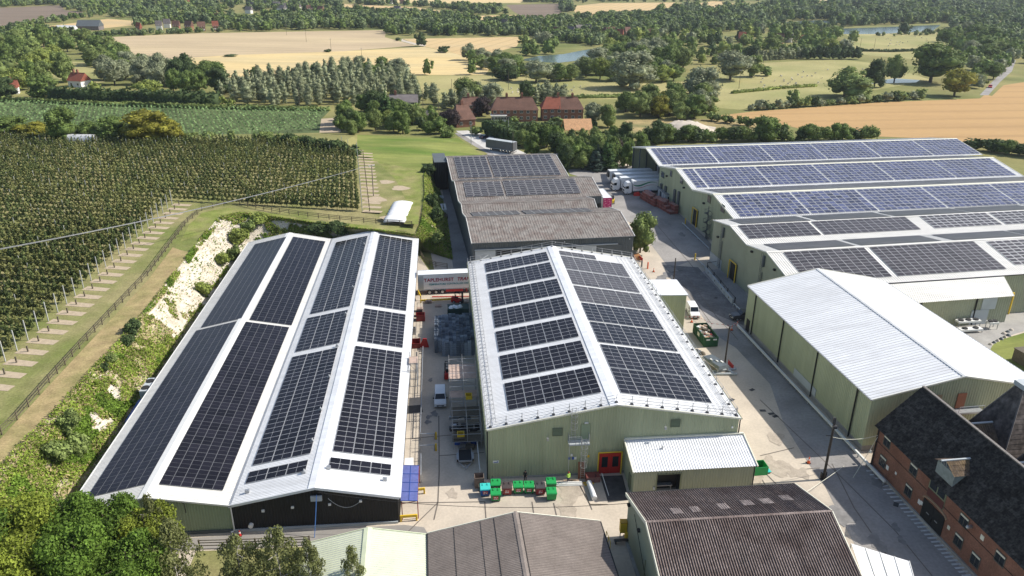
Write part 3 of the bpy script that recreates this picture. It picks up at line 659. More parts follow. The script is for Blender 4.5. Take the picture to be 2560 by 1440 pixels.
# ---- long olive store on the right with the plain white roof
OC, TC, LC = (48.56, 89.37), 0.1413, 39.43
pC = [(0, 8.38), (12.83, 11.02), (25.66, 8.38)]
C_ = shed('long_store', 'long olive green store with bare white roof and dark downpipes behind the brick oast', 'warehouse', OC, TC, pC, LC, m_olive, m_roofc, m_trimc, pitch=0.4, rpitch=0.62, rd=0.06, ridge=0.35, mridge=m_roofg, plinth=0.9, mgut=m_steel)
for y in (3.2, 14.2, 25.4, 36.0):
    b = MB(); b.tube((-0.18, y, 0.3), (-0.18, y, 8.2), 0.11, n=6); b.build('downpipe', m_black, C_)
b = MB(); b.b2((7.6, -0.14, 7.1), (10.2, -0.05, 8.3)); b.build('louvre_panel', mat('tan_panel', (0.33, 0.24, 0.14), 0.8), C_)
b = MB(); b.b2((12.6, -0.14, 6.0), (13.9, -0.05, 8.3)); b.build('door', mat('rust_door', (0.36, 0.13, 0.06), 0.7), C_)
b = MB(); b.b2((12.2, -1.4, 5.75), (16.2, -0.05, 5.95)); b.path([(12.3, -1.3, 5.95), (12.3, -1.3, 6.9), (16.0, -1.3, 6.9), (16.0, -1.3, 5.95)], 0.04, 5); b.build('landing', m_steel, C_)
b = MB(); b.b2((-0.14, 37.2, 0.1), (-0.05, 38.4, 2.4)); b.build('door', m_black, C_)
b = MB(); b.b2((-0.12, 13.0, 0.9), (-0.06, 20.0, 2.2)); b.build('wall_panel', m_lgrey, C_)
gb = thing('crash_barrier', 'long galvanised crash barrier along the foot of the long olive store', 'barrier', to_world(C_, (-1.3, 0, 0)), TC)
b = MB()
for z in (0.55, 0.72): b.bar((0, -7.5, z), (0, LC, z), 0.26, 0.14)
b.build('rail', m_trimw, gb)
for k in range(24):
    b = MB(); b.b2((-0.06, -7.4 + k * 2.0, 0), (0.06, -7.28 + k * 2.0, 0.5)); b.build('post', m_steel, gb)
# ---- the big cold stores on the right, three blue solar roofs
def wall_pt(T, px, py, x=0.0, front=False):
    """local (along, height) where a sight line meets the wall plane local x = const (or y = const when front)"""
    o = to_local(T, CAMP); d = to_dir(T, FWD * FPX + RT * (px - 1280) + UP * (720 - py))
    if front: t = (x - o.y) / d.y; p = o + d * t; return p.x, p.z
    t = (x - o.x) / d.x; p = o + d * t; return p.y, p.z

YD = math.radians(9.6 - 90); OD = (38.0, 241.5)
pD = [(0, 8.6), (12.6, 11.0), (25.2, 8.6), (37.8, 11.0), (50.4, 8.6), (63.0, 11.0), (75.6, 8.6)]
LD = [103.5, 103.5, 96.0, 96.0, 104.0, 104.0]
D_ = shed('cold_stores', 'big triple gabled olive cold store with three long slopes of blue solar panels', 'warehouse', OD, YD, pD, 96.0,
          m_olive, m_roofg, m_trimc, front=False, back=True, left=True, pitch=0.5, rpitch=0.5, seglen=LD, ridge=0.5, mgut=m_steel, verge=0.4)
rib_wall('wall', (25.2, 0), (75.6, 0), lambda t: prof_at(pD, 25.2 + t) - 0.02, 0, m_olive, D_, 0.5, breaks=(12.6, 25.2, 37.8))
rib_wall('wall', (0, 9), (25.2, 9), lambda t: prof_at(pD, t) - 0.05, 0, m_dgrey, D_, 0.5, breaks=(12.6,))
rib_wall('wall', (25.2, 9), (25.2, 0), lambda t: 8.55, 0, m_olive, D_, 0.5)
b = MB()
for x, a, c in ((0.2, 0, 0), (6.5, 0, 0), (0.2, 4.5, 0)): b.box((x, 0.2 + a, prof_at(pD, x) / 2), (0.3, 0.3, prof_at(pD, x)))
b.build('canopy_column', m_dgrey, D_)
for k in range(6):
    x = 2.6 + k * 3.9
    b = MB(); b.b2((x - 1.5, 7.6, 0.9), (x + 1.5, 8.95, 4.6)); b.build('dock_shelter', m_dark, D_)
    b = MB(); b.b2((x + 1.55, 7.0, 0), (x + 2.0, 8.95, 5.0)); b.build('dock_pier', m_trimw, D_)
for px, py, w, h in ((1658, 437, 2.4, 1.5), (1678.6, 434, 1.4, 1.5), (1705, 451.5, 1.6, 1.5), (1774, 498, 1.8, 1.6), (1808, 521, 1.9, 1.7)):
    x, z = wall_pt(D_, px, py, 0, True)
    b = MB(); b.b2((x - w / 2 - 0.1, -0.16, z - h / 2 - 0.1), (x + w / 2 + 0.1, -0.06, z + h / 2 + 0.1)); f = b.build('window', m_olivd, D_)
    b = MB(); b.b2((x - w / 2, -0.19, z - h / 2), (x + w / 2, -0.165, z + h / 2)); b.build('pane', m_glass, f)
def guarded_door(T, px, py, w, h, mdoor, x=0.0, front=True, guard=m_yellow):
    u, z = wall_pt(T, px, py, x, True); z0 = 0.02
    b = MB(); b.b2((u - w / 2, -0.16, z0), (u + w / 2, -0.06, z0 + h)); b.build('door', mdoor, T)
    b = MB(); b.path([(u - w / 2 - 0.15, -0.45, 0), (u - w / 2 - 0.15, -0.45, h + 0.25), (u + w / 2 + 0.15, -0.45, h + 0.25), (u + w / 2 + 0.15, -0.45, 0)], 0.13, 6); b.build('door_guard', guard, T)
guarded_door(D_, 1740, 538, 2.8, 4.3, m_black)
for px, py in ((1689, 482), (1699, 487), (1655, 467), (1666, 473)):
    u, z = wall_pt(D_, px, py, 0, True)
    b = MB(); b.b2((u - 0.55, -0.5, 0.0), (u + 0.55, -0.06, max(1.5, z + 0.9))); b.build('wall_duct', m_dgrey, D_)
for px, py in ((1712, 469), (1669, 440), (1762, 508)):
    u, z = wall_pt(D_, px, py, 0, True); b = MB(); b.box((u, -0.3, z), (0.5, 0.5, 0.4)); b.build('wall_lamp', m_dark, D_)
# spiral fire stair
sx, sz = wall_pt(D_, 1783, 527, 0, True)
b = MB(); b.tube((sx, -1.2, 0), (sx, -1.2, 8.2), 0.09, n=6)
prev = None
for k in range(46):
    t = k * 0.42; z = 0.2 + k * 0.155
    b.box((sx + 0.5 * math.cos(t), -1.2 + 0.5 * math.sin(t), z), (0.95, 0.28, 0.04), rot=t)
    q = (sx + 1.0 * math.cos(t), -1.2 + 1.0 * math.sin(t), z + 1.0)
    if prev: b.tube(prev, q, 0.035, n=4, cap=False)
    if k % 2 == 0: b.tube((q[0], q[1], z), q, 0.02, n=4, cap=False)
    prev = q
b.build('spiral_stair', m_dgrey, D_)
def blocks(T, a, c, topq, botq, cutpx, nc, rh, key, mg, split=None, mf=None, cw=None, gapm=0.45, **k):
    """blocks of panels between two edge lines; cutpx: points along the lower edge where blocks begin and end"""
    ut = [roof_uv(T, a, c, *q)[0] for q in topq]; ub = [roof_uv(T, a, c, *q)[0] for q in botq]
    u0, u1 = sum(ut) / len(ut), sum(ub) / len(ub); u0, u1 = min(u0, u1), max(u0, u1)
    vs = [roof_uv(T, a, c, *q)[1] for q in cutpx]
    for v0, v1 in zip(vs, vs[1:]):
        array_uv(T, a, c, u0, u1, v0 + gapm / 2, v1 - gapm / 2, nc, rh, key, mg, split, mf, **k)
blocks(D_, pD[1], pD[2], qd((290, 95), (915, 75)), qd((355, 188), (1000, 165)), qd((355, 188), (685, 178), (1000, 165), (1300, 152), (1605, 140), (1905, 130), (2150, 108)), 8, 1.62, 'blue', m_pvblue, colgap=0.15, rowgap=0.13)
blocks(D_, pD[3], pD[4], qd((475, 213), (890, 200)), qd((550, 322), (985, 303)), qd((550, 322), (622, 318), (985, 303), (1325, 290), (1685, 275), (2040, 262), (2388, 250)), 8, 1.62, 'blue', m_pvblue, colgap=0.15, rowgap=0.13)
blocks(D_, pD[5], pD[6], qd((720, 362), (1100, 345)), qd((800, 488), (1210, 468)), qd((800, 490), (1210, 470), (1600, 453), (1990, 433), (2395, 412), (2800, 392)), 8, 1.62, 'blue', m_pvblue, colgap=0.15, rowgap=0.13)
for i, L0 in ((2, 96), (4, 96)):
    for k in range(6): array_uv(D_, pD[i], pD[i + 1], 1.2, 11.8, 2.5 + k * 15.5, 2.5 + k * 15.5 + 14.6, 8, 1.03, 'dull', m_pvgrey)
flush_panels(D_)

# ---- the newer grey-green store with dark panels
YE = math.radians(10.2 - 90); OE = (44.9, 163.4)
pE = [(0, 9.6), (8.3, 11.0), (16.4, 9.6), (24.6, 11.0), (36.4, 8.3)]
E_ = shed('grey_green_store', 'grey green twin ridged store with charcoal solar panels between broad white strips', 'warehouse', OE, YE, pE, 78, m_olive2, m_roofw, m_trimw, pitch=0.5, rpitch=0.5, ridge=0.35, mridge=m_roofw, mgut=m_dark)
b = MB(); b.b2((0.02, -0.12, 0), (6.0, -0.0, 2.2)); b.build('plinth', m_lgrey, E_)
guarded_door(E_, 1836, 665, 2.9, 3.9, m_black)
for px, py in ((1806, 592), (1907, 655)):
    u, z = wall_pt(E_, px, py, 0, True)
    b = MB()
    for s in (-0.3, 0.3): b.tube((u + s, -0.3, 0.2), (u + s, -0.3, prof_at(pE, u) - 0.4), 0.035, n=5)
    for k in range(24): b.tube((u - 0.3, -0.3, 0.6 + k * 0.36), (u + 0.3, -0.3, 0.6 + k * 0.36), 0.02, n=4, cap=False)
    b.b2((u + 0.45, -0.5, prof_at(pE, u) - 3.0), (u + 1.0, -0.06, prof_at(pE, u) - 0.8)); b.tube((u + 0.6, -0.2, 0.2), (u + 0.6, -0.2, 6.5), 0.08, n=6)
    b.build('wall_ladder', m_dgrey, E_)
for px, py in ((1797, 592), (1882, 629), (1939, 674)):
    u, z = wall_pt(E_, px, py, 0, True); b = MB(); b.box((u, -0.25, z), (0.5, 0.4, 0.35)); b.build('wall_lamp', m_dark, E_)
blocks(E_, pE[1], pE[2], qd((775, 532),), qd((845, 610), (1275, 592)), qd((843, 610), (1278, 592), (1848, 562)), 5, 1.7, 'char2', m_pvgrey, mf=m_pvframe, gapm=0.7, rowgap=0.06)
blocks(E_, pE[1], pE[2], qd((1820, 482),), qd((1905, 553),), qd((1903, 553), (2315, 533), (2700, 512)), 5, 1.7, 'chargrey', m_pvgrey, gapm=0.9, colgap=0.10, rowgap=0.10)
blocks(E_, pE[3], pE[4], qd((1035, 688), (1525, 665)), qe((690, 1010), (2030, 932)), [qd((1035, 688))[0], qd((1518, 665))[0]], 10, 1.7, 'char2', m_pvgrey, mf=m_pvframe, gapm=0.6, rowgap=0.06)
blocks(E_, pE[3], pE[4], qd((1035, 688), (1525, 665)), qe((690, 1010), (2030, 932)), [qd((1535, 663))[0], qd((2140, 630))[0]], 10, 1.7, 'char2', m_pvgrey, mf=m_pvframe, gapm=0.3, rowgap=0.06)
blocks(E_, pE[3], pE[4], qd((2200, 628),), qe((2110, 880),), [qd((2200, 627))[0], (2720, 572)], 8, 1.7, 'chargrey', m_pvgrey, gapm=0.3, colgap=0.10, rowgap=0.10)
for (i, v0, v1) in ((0, 3.0, 19.0), (0, 20.5, 38.0), (0, 39.5, 58.0), (0, 59, 76), (2, 3.0, 19.0), (2, 20.5, 38.0), (2, 41, 58.0), (2, 59, 76)):
    array_uv(E_, pE[i], pE[i + 1], 0.9, 7.6, v0, v1, 4, 1.7, 'char', m_pvgrey, None, m_pvframed)
flush_panels(E_)
# its lean-to with the white ribbed roof
v1 = 42.0; v0 = 12.0; xw = 39.8
EL = thing('dock_lean_to', 'white ribbed lean-to roof over grey green wall with a pale roller door and black drainpipes', 'outbuilding', to_world(E_, (36.5, v0, 0)), YE)
w_ = xw - 36.5; L_ = v1 - v0
b = MB(); vs = []
for t, o in rib_samples(L_ + 0.4, 0.42, 0.05): vs += [(-0.1, -0.2 + t, 8.32 + o), (w_ + 0.4, -0.2 + t, 5.55 + o)]
b.add(vs, [(2 * i, 2 * i + 2, 2 * i + 3, 2 * i + 1)[::-1] for i in range(len(vs) // 2 - 1)]); b.build('roof', m_roofw, EL)
rib_wall('wall', (w_, 0), (w_, L_), lambda t: 5.75, 0, m_olive2, EL, 0.5); rib_wall('wall', (w_, L_), (0, L_), lambda t: 5.75 + t * 0.75, 0, m_olive2, EL, 0.5)
y_, z_ = wall_pt(EL, 2445, 803, w_)
b = MB(); b.b2((w_ + 0.06, y_ - 2.0, 0.02), (w_ + 0.16, y_ + 1.6, 3.0)); b.build('roller_door', m_lgrey, EL)
y2, z2 = wall_pt(EL, 2472, 758, w_)
b = MB(); b.b2((w_ + 0.06, y2 - 1.5, z2 - 1.2), (w_ + 0.16, y2 + 1.5, z2 + 1.2)); b.build('upper_door', m_lgrey, EL)
for px in (2300, 2437):
    y_, z_ = wall_pt(EL, px, 770, w_); b = MB(); b.tube((w_ + 0.15, y_, 0), (w_ + 0.15, y_, 5.5), 0.14, n=6); b.build('downpipe', m_black, EL)
y_, z_ = wall_pt(E_, 2512, 765, 36.4)
b = MB(); b.b2((36.46, y_ - 0.8, 0), (36.56, y_ + 0.8, 4.2)); b.build('door', m_black, E_)
b = MB(); b.path([(36.8, y_ - 0.9, 0), (36.8, y_ - 0.9, 4.5), (36.8, y_ + 0.9, 4.5), (36.8, y_ + 0.9, 0)], 0.14, 6); b.build('door_guard', m_yellow, E_)
b = MB(); b.tube((36.55, y_ + 5.5, 0), (36.55, y_ + 5.5, 8.0), 0.14, n=6); b.build('downpipe', m_black, E_)

# ---- dark grey sheds behind the lorry lane
YF = math.radians(8.94 - 90); OF = (-20.9, 233.4)
pF = [(0, 7.0), (10.5, 9.0), (28.7, 7.0), (37.2, 9.0), (48.7, 7.0), (56.5, 8.6), (59.7, 7.3), (68.4, 9.0), (80, 7.0)]
LF = [32.3, 32.3, 36.6, 36.6, 32.3, 32.3, 35.5, 35.5]
F2 = shed('grey_slate_sheds', 'four joined dark grey sheds under mottled grey fibre cement roofs', 'warehouse', OF, YF, pF, 35.5, m_dgrey, m_fibre, m_trimw, seglen=LF, rpitch=0.6, pitch=0.5, rows=12, sag=0.02, ridge=0.3, mridge=m_fibre, verge=0.3, mgut=m_dgrey, back=False)
for i, L0 in enumerate(LF):
    rib_wall('wall', (pF[i + 1][0], L0), (pF[i][0], L0), lambda t, i=i: pF[i + 1][1] + (pF[i][1] - pF[i + 1][1]) * t / (pF[i + 1][0] - pF[i][0]) - 0.03, 0, m_dgrey, F2, 0.5)
for x in (48.7, 59.7): rib_wall('wall', (x + 0.03, LF[5] if x > 50 else LF[3]), (x + 0.03, 0), lambda t: 7.0, 5.0, m_dgrey, F2, 0.5)
b = MB(); b.b2((80.05, 0.4, 5.25), (80.35, 32.0, 5.45)); b.build('eaves_beam', m_lgrey, F2)
for y0, y1, m in ((0.5, 4.9, m_lgrey), (5.2, 14.0, m_black), (14.3, 23.0, m_lgrey), (18.8, 22.6, m_black), (23.0, 27.2, m_lgrey), (27.5, 33.0, m_dgrey)):
    b = MB(); b.b2((80.06, y0, 0.02), (80.16 if m is not m_black else 80.2, y1, 5.1)); b.build('door' if m is m_black else 'wall_panel', m, F2)
for y in (9.5, 23.5):
    b = MB(); b.tube((80.2, y, 5.4), (80.2, y, 6.9), 0.09, n=6); b.build('downpipe', m_dgrey, F2)
for y in (18.0, 20.0, 34.6):
    b = MB(); b.dome((80.2, y, 6.3), (0.15, 0.15, 0.2)); b.build('wall_lamp', m_trimw, F2)
def farr(quad, a, c, nc, nr_h, split=None):
    array(F2, a, c, quad, nc, nr_h, 'fgrey', m_pvgrey, split, colgap=0.20, rowgap=0.16, lift=0.22)
farr(qf((248, 112), (610, 100), (295, 345), (675, 332)), pF[1], pF[2], 9, 1.95); farr(qf((640, 98), (1345, 80), (685, 332), (1440, 310)), pF[1], pF[2], 9, 1.95)
farr(qf((352, 392), (780, 382), (385, 555), (810, 545)), pF[3], pF[4], 8, 1.95); farr(qf((795, 380), (1600, 345), (840, 545), (1675, 515)), pF[3], pF[4], 8, 1.95)
array_uv(F2, pF[2], pF[3], 0.8, 8.3, 1.5, 12.5, 5, 1.95, 'fgrey', m_pvgrey, lift=0.2); array_uv(F2, pF[2], pF[3], 0.8, 8.3, 13.5, 28, 5, 1.95, 'fgrey', m_pvgrey, lift=0.2)
array_uv(F2, pF[6], pF[7], 0.6, 8.4, 1.6, 12.5, 5, 1.95, 'fgrey', m_pvgrey, lift=0.2); array_uv(F2, pF[6], pF[7], 0.6, 8.4, 13.8, 29.5, 5, 1.95, 'fgrey', m_pvgrey, lift=0.2)
flush_panels(F2)
BX = thing('black_annexe', 'flat topped black clad annexe on the far left end of the dark grey sheds', 'outbuilding', to_world(F2, (10.5, -0.3, 0)), YF)
rib_wall('wall', (2.2, -3.6), (2.2, -0.02), lambda t: 8.2, 0, m_black, BX, 0.5); rib_wall('wall', (-9, -3.6), (2.2, -3.6), lambda t: 8.2, 0, m_black, BX, 0.5); rib_wall('wall', (-9, 0), (-9, -3.6), lambda t: 8.2, 0, m_black, BX, 0.5)
b = MB(); b.b2((-9.1, -3.8, 8.2), (2.4, -0.02, 8.35)); b.build('roof', m_dgrey, BX)

# ---- foreground shed with brown corrugated roof
YG = math.radians(5.61 - 90)
pG = [(0, 6.0), (7.9, 8.6), (17.0, 5.6)]
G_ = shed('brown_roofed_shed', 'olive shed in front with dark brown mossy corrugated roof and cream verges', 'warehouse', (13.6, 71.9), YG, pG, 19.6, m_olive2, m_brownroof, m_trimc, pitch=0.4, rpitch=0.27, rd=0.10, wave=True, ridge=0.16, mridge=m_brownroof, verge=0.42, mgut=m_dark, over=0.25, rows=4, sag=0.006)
for k, (y, u, w) in enumerate(((3.2, 5.2, 1.1), (5.3, 5.0, 1.0), (8.5, 4.6, 1.1), (11.4, 4.0, 1.2), (13.6, 3.8, 1.3), (16.2, 3.2, 1.2))):
    z = 6.0 + u / 8.3 * 2.6
    S = wave_samples(w, 0.26, 0.06); b = MB(); vs = []
    for t, o in S: vs += [(u * 0.95, y + t, z + o + 0.075), (u * 0.95 + 1.5, y + t, z + 1.5 * 0.329 + o + 0.075)]
    b.add(vs, [(2 * i, 2 * i + 1, 2 * i + 3, 2 * i + 2) for i in range(len(S) - 1)]); b.build('rooflight', mat('dirty_rooflight', (0.215, 0.18, 0.168), 0.9, var=0.45, sc=1.5, var2=.3, sc2=5), G_)
b = MB(); b.b2((0.1, -0.35, 0.0), (16.9, -0.02, 0.3)); b.build('plinth', m_conc2, G_)
for u, z in ((0.9, 5.2), (5.4, 5.4)):
    b = MB(); b.box((u, -0.2, z), (0.45, 0.3, 0.25)); b.build('wall_lamp', m_dark, G_)
b = MB(); b.path([(3.0, -0.08, 5.6), (8.5, -0.08, 2.2), (16, -0.08, 1.6)], 0.03, 4); b.build('wall_cable', m_dark, G_)
b = MB(); b.tube((8.4, -0.1, 0.2), (8.4, -0.1, 4.0), 0.05, n=5); b.build('drain_pipe', m_olivd, G_)

# ---- foreground sheds cut by the lower edge: brown roof and pale green roof
YH = math.radians(6.6)
OHx = at(1073, 1332, 4.5); 
H_ = shed('brown_grey_shed', 'low foreground shed with brown grey corrugated roof and cream verge', 'warehouse',
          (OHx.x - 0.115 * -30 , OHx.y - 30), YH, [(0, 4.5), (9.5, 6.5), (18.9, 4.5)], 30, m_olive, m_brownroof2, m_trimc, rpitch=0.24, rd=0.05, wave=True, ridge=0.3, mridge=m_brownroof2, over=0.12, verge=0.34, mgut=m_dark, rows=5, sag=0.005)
b = MB()
for x, z in ((2.7, 5.12), (5.6, 5.73), (7.1, 6.05), (9.9, 6.52)): b.bar((x, 0, z), (x, 30, z), 0.05, 0.05)
b.build('roof_cable', m_dark, H_)
OH2 = at(1073, 1332, 4.5)
H2 = shed('pale_green_shed', 'low foreground shed with pale green sheet roof beside the brown grey one', 'warehouse',
          (OH2.x - 0.115 * -30 - 12.9, OH2.y - 30 - 1.5), YH, [(0, 4.3), (6.5, 5.75), (12.9, 4.3)], 30, m_olive, m_palegreen, m_palegreen, rpitch=0.32, ridge=0.45, mridge=m_palegreen, over=0.1, verge=0.3, mgut=m_olivd)

# ---- brick oast house with dark tiles
OI = (50.2 + 0.141 * 42 - 1.75, 86.2 - 42 * 0.99); YI = 0.1413
I_ = thing('brick_oast_house', 'red brick oast house with long black tiled roof, small dormer and barred road edge below', 'oast house', (OI[0], OI[1], 0), YI)
LI = 42.0; WI = 10.4; eI = 6.4; rI = 11.6
b = MB(); b.b2((0, 0, 0), (0.35, LI, eI)); b.b2((WI - 0.35, 0, 0), (WI, LI, eI))
b.hexa([(0.35, LI - 0.35, 0), (WI - 0.35, LI - 0.35, 0), (WI - 0.35, LI, 0), (0.35, LI, 0)], [(0.35, LI - 0.35, eI), (WI - 0.35, LI - 0.35, eI), (WI - 0.35, LI, eI), (0.35, LI, eI)])
b.prism([(0.1, eI), (WI - 0.1, eI), (WI / 2, rI - 0.15)], LI - 0.35, LI)
b.build('wall', m_brick, I_)
b = MB()
for k in range(1, 84):
    z = k * 0.075 * 1.0
    if z < eI - 0.1: b.b2((-0.006, 0.3, z - 0.006), (0.0, LI - 0.02, z + 0.006))
b.build('mortar_joint', mat('old_mortar', (0.22, 0.115, 0.08), 0.95), I_)['kind'] = 'stuff'
b = MB(); b.b2((-0.22, 0, 0), (-0.002, LI, 0.35)); b.build('plinth', m_conc2, I_)
b = MB(); b.tube((-0.06, 0.2, 4.1), (-0.06, LI - 0.1, 4.1), 0.03, n=4); b.build('wall_cable', m_dark, I_)
def tile_slope(name, T, a, c, y0, y1, m, rowh=0.36, tw=0.42, seed=1, jit=0.045):
    """courses of tiles, each course a lapped strip broken into uneven tiles"""
    r = random.Random(seed); u = Vector((c[0] - a[0], 0, c[1] - a[1])); L = u.length; u /= L; n = Vector((-u.z, 0, u.x))
    if n.z < 0: n = -n
    V = []; Q = []; rows = int(L / rowh); cols = int((y1 - y0) / tw)
    for i in range(rows):
        for j in range(cols):
            o = r.uniform(0, jit); y = y0 + (j + (0.5 if i % 2 else 0)) * (y1 - y0) / cols; y2 = min(y + (y1 - y0) / cols * 0.95, y1)
            p0 = Vector((a[0], 0, a[1])) + u * (i * L / rows) + n * (0.05 + o); p1 = Vector((a[0], 0, a[1])) + u * ((i + 1.06) * L / rows) + n * (0.012 + o * 0.6)
            k = len(V); V += [(p0.x, y, p0.z), (p0.x, y2, p0.z), (p1.x, y2, p1.z), (p1.x, y, p1.z)]; Q.append((k, k + 1, k + 2, k + 3))
    b = MB(); A = Vector((a[0], 0, a[1])); Cc = Vector((c[0], 0, c[1]))
    o = link(name, np_mesh(name, V, Q, m), T); o['kind'] = 'stuff'
    return o
b = MB(); b.hexa([(-0.35, -0.1, eI - 0.35), (WI / 2, -0.1, rI - 0.05), (WI / 2, LI + 0.2, rI - 0.05), (-0.35, LI + 0.2, eI - 0.35)], [(-0.35, -0.1, eI - 0.25), (WI / 2, -0.1, rI + 0.05), (WI / 2, LI + 0.2, rI + 0.05), (-0.35, LI + 0.2, eI - 0.25)])
b.hexa([(WI / 2, -0.1, rI - 0.05), (WI + 0.35, -0.1, eI - 0.35), (WI + 0.35, LI + 0.2, eI - 0.35), (WI / 2, LI + 0.2, rI - 0.05)], [(WI / 2, -0.1, rI + 0.05), (WI + 0.35, -0.1, eI - 0.25), (WI + 0.35, LI + 0.2, eI - 0.25), (WI / 2, LI + 0.2, rI + 0.05)])
b.build('roof', m_slate, I_)
tile_slope('roof_tiles', I_, (-0.42, eI - 0.32), (WI / 2, rI + 0.05), -0.1, LI + 0.25, m_slate)
b = MB()
for k in range(94): b.b2((WI / 2 - 0.16, k * 0.45 - 0.1, rI + 0.03), (WI / 2 + 0.16, k * 0.45 + 0.33, rI + 0.17))
b.build('ridge_tiles', mat('ridge_tile', (0.20, 0.18, 0.165), 0.9, var=0.2, sc=3), I_)['kind'] = 'stuff'
def brick_window(px, py, w, h, arch=False):
    y, z = wall_pt(I_, px, py, 0.0)
    b = MB(); b.b2((-0.05, y - w / 2 - 0.1, z - h / 2 - 0.12), (0.02, y + w / 2 + 0.1, z - h / 2)); b.b2((-0.05, y - w / 2 - 0.1, z + h / 2), (0.02, y + w / 2 + 0.1, z + h / 2 + 0.12))
    b.b2((-0.05, y - w / 2 - 0.1, z - h / 2), (0.02, y - w / 2, z + h / 2)); b.b2((-0.05, y + w / 2, z - h / 2), (0.02, y + w / 2 + 0.1, z + h / 2)); b.b2((-0.03, y - 0.03, z - h / 2), (0.02, y + 0.03, z + h / 2))
    f = b.build('window', mat('dark_window_frame', (0.09, 0.085, 0.07), 0.7), I_)
    b = MB(); b.b2((-0.015, y - w / 2, z - h / 2), (-0.004, y - 0.03, z + h / 2)); b.b2((-0.015, y + 0.03, z - h / 2), (-0.004, y + w / 2, z + h / 2)); b.build('pane', m_glass, f)
    b = MB(); b.b2((-0.075, y - w / 2, z + h / 2 - 0.22), (-0.03, y + w / 2, z + h / 2 - 0.02)); b.build('blind', m_trimc, f)
for px, py in ((2218, 1105), (2284, 1174), (2410, 1302), (2500, 1396)): brick_window(px, py, 1.25, 1.25)
for px, py in ((2207, 1154), (2271, 1227), (2396, 1352), (2438, 1400)): brick_window(px, py, 1.2, 1.4)
y, z = wall_pt(I_, 2331, 1293, 0.0)
b = MB(); b.b2((-0.09, y - 1.9, 0.02), (0.0, y - 0.03, 3.0)); b.b2((-0.09, y + 0.03, 0.02), (0.0, y + 1.9, 3.0)); dr = b.build('carriage_door', m_black, I_)
b = MB(); b.b2((-0.12, y - 1.0, 1.5), (-0.09, y - 0.5, 1.6)); b.b2((-0.12, y + 0.5, 1.5), (-0.09, y + 1.0, 1.6)); b.build('hinge', m_steel, dr)
b = MB(); pts = [(-0.06, y + 2.1 * math.cos(t), 2.95 + 0.55 * math.sin(t)) for t in np.linspace(0, math.pi, 12)]; b.path(pts, 0.12, 5); b.build('brick_arch', mat('arch_brick', (0.33, 0.22, 0.14), 0.9), I_)
y, z = wall_pt(I_, 2341, 1240, 0.0)
b = MB(); b.b2((-0.07, y - 1.5, 3.6), (0.0, y + 1.5, 6.3)); ld = b.build('loading_hatch', m_olivd, I_)
b = MB(); b.b2((-0.10, y - 1.3, 4.9), (-0.075, y - 0.1, 6.1)); b.b2((-0.10, y + 0.1, 4.9), (-0.075, y + 1.3, 6.1)); b.build('pane', m_glass, ld)
b = MB(); b.b2((-0.10, y - 1.45, 3.65), (-0.075, y + 1.45, 4.7)); b.build('panel', mat('maroon_board', (0.10, 0.03, 0.025), 0.8), ld)
b = MB(); b.tube((-0.12, LI - 0.35, 0.1), (-0.12, LI - 0.35, eI - 0.3), 0.09, n=6); b.build('downpipe', m_black, I_)
for px, py, m, s in ((2219, 1169, m_trimw, 0.5), (2240, 1183, m_trimw, 0.3), (2299, 1255, m_trimw, 0.5), (2305, 1258, m_trimw, 0.4), (2372, 1319, m_trimc, 0.4), (2456, 1344, m_trimc, 0.5), (2177, 1129, m_trimw, 0.35)):
    yy, zz = wall_pt(I_, px, py, 0.0); b = MB(); b.b2((-0.05, yy - s / 2, zz - s * 0.6), (-0.002, yy + s / 2, zz + s * 0.6)); b.build('wall_plate', m, I_)
yy, zz = wall_pt(I_, 2430, 1316, 0.0); b = MB(); b.box((-0.3, yy, zz), (0.5, 0.3, 0.3)); b.dome((-0.5, yy, zz - 0.1), (0.22, 0.22, 0.3)); b.build('wall_lamp', m_steel, I_)
# dormer (lucam) over the carriage door
b = MB(); y0, y1, xf, xb, zt = y - 1.5, y + 1.5, 0.3, 3.6, 9.5
b.hexa([(xf, y0, 6.9), (xb, y0, 6.9), (xb, y1, 6.9), (xf, y1, 6.9)], [(xf, y0, zt - 1.0), (xb, y0, zt - 1.0), (xb, y1, zt - 1.0), (xf, y1, zt - 1.0)])
dm = b.build('dormer', mat('dormer_board', (0.22, 0.25, 0.24), 0.8, var=0.15, sc=2), I_)
yc = (y0 + y1) / 2
for s in (-1, 1):
    V = []; Q = []
    for i in range(13):
        xx0 = xf - 0.3 + i * 0.3; k = len(V)
        for f0, f1 in ((0, .34), (.33, .67), (.66, 1.0)):
            k = len(V); zz = lambda f: zt - 1.05 + 1.05 * (1 - f); yyf = lambda f: yc + s * (1.75 * f)
            V += [(xx0, yyf(f0), zz(f0) + 0.0), (xx0 + 0.27, yyf(f0), zz(f0)), (xx0 + 0.27, yyf(f1), zz(f1) + 0.05), (xx0, yyf(f1), zz(f1) + 0.05)]; Q.append((k, k + 1, k + 2, k + 3))
    link('dormer_tiles', np_mesh('dormer_tiles', V, Q, m_oldtile), dm)['kind'] = 'stuff'
b = MB(); b.bar((xf - 0.9, yc, zt + 0.03), (xb + 0.6, yc, zt + 0.03), 0.22, 0.14); b.build('hoist_beam', m_lgrey, dm)
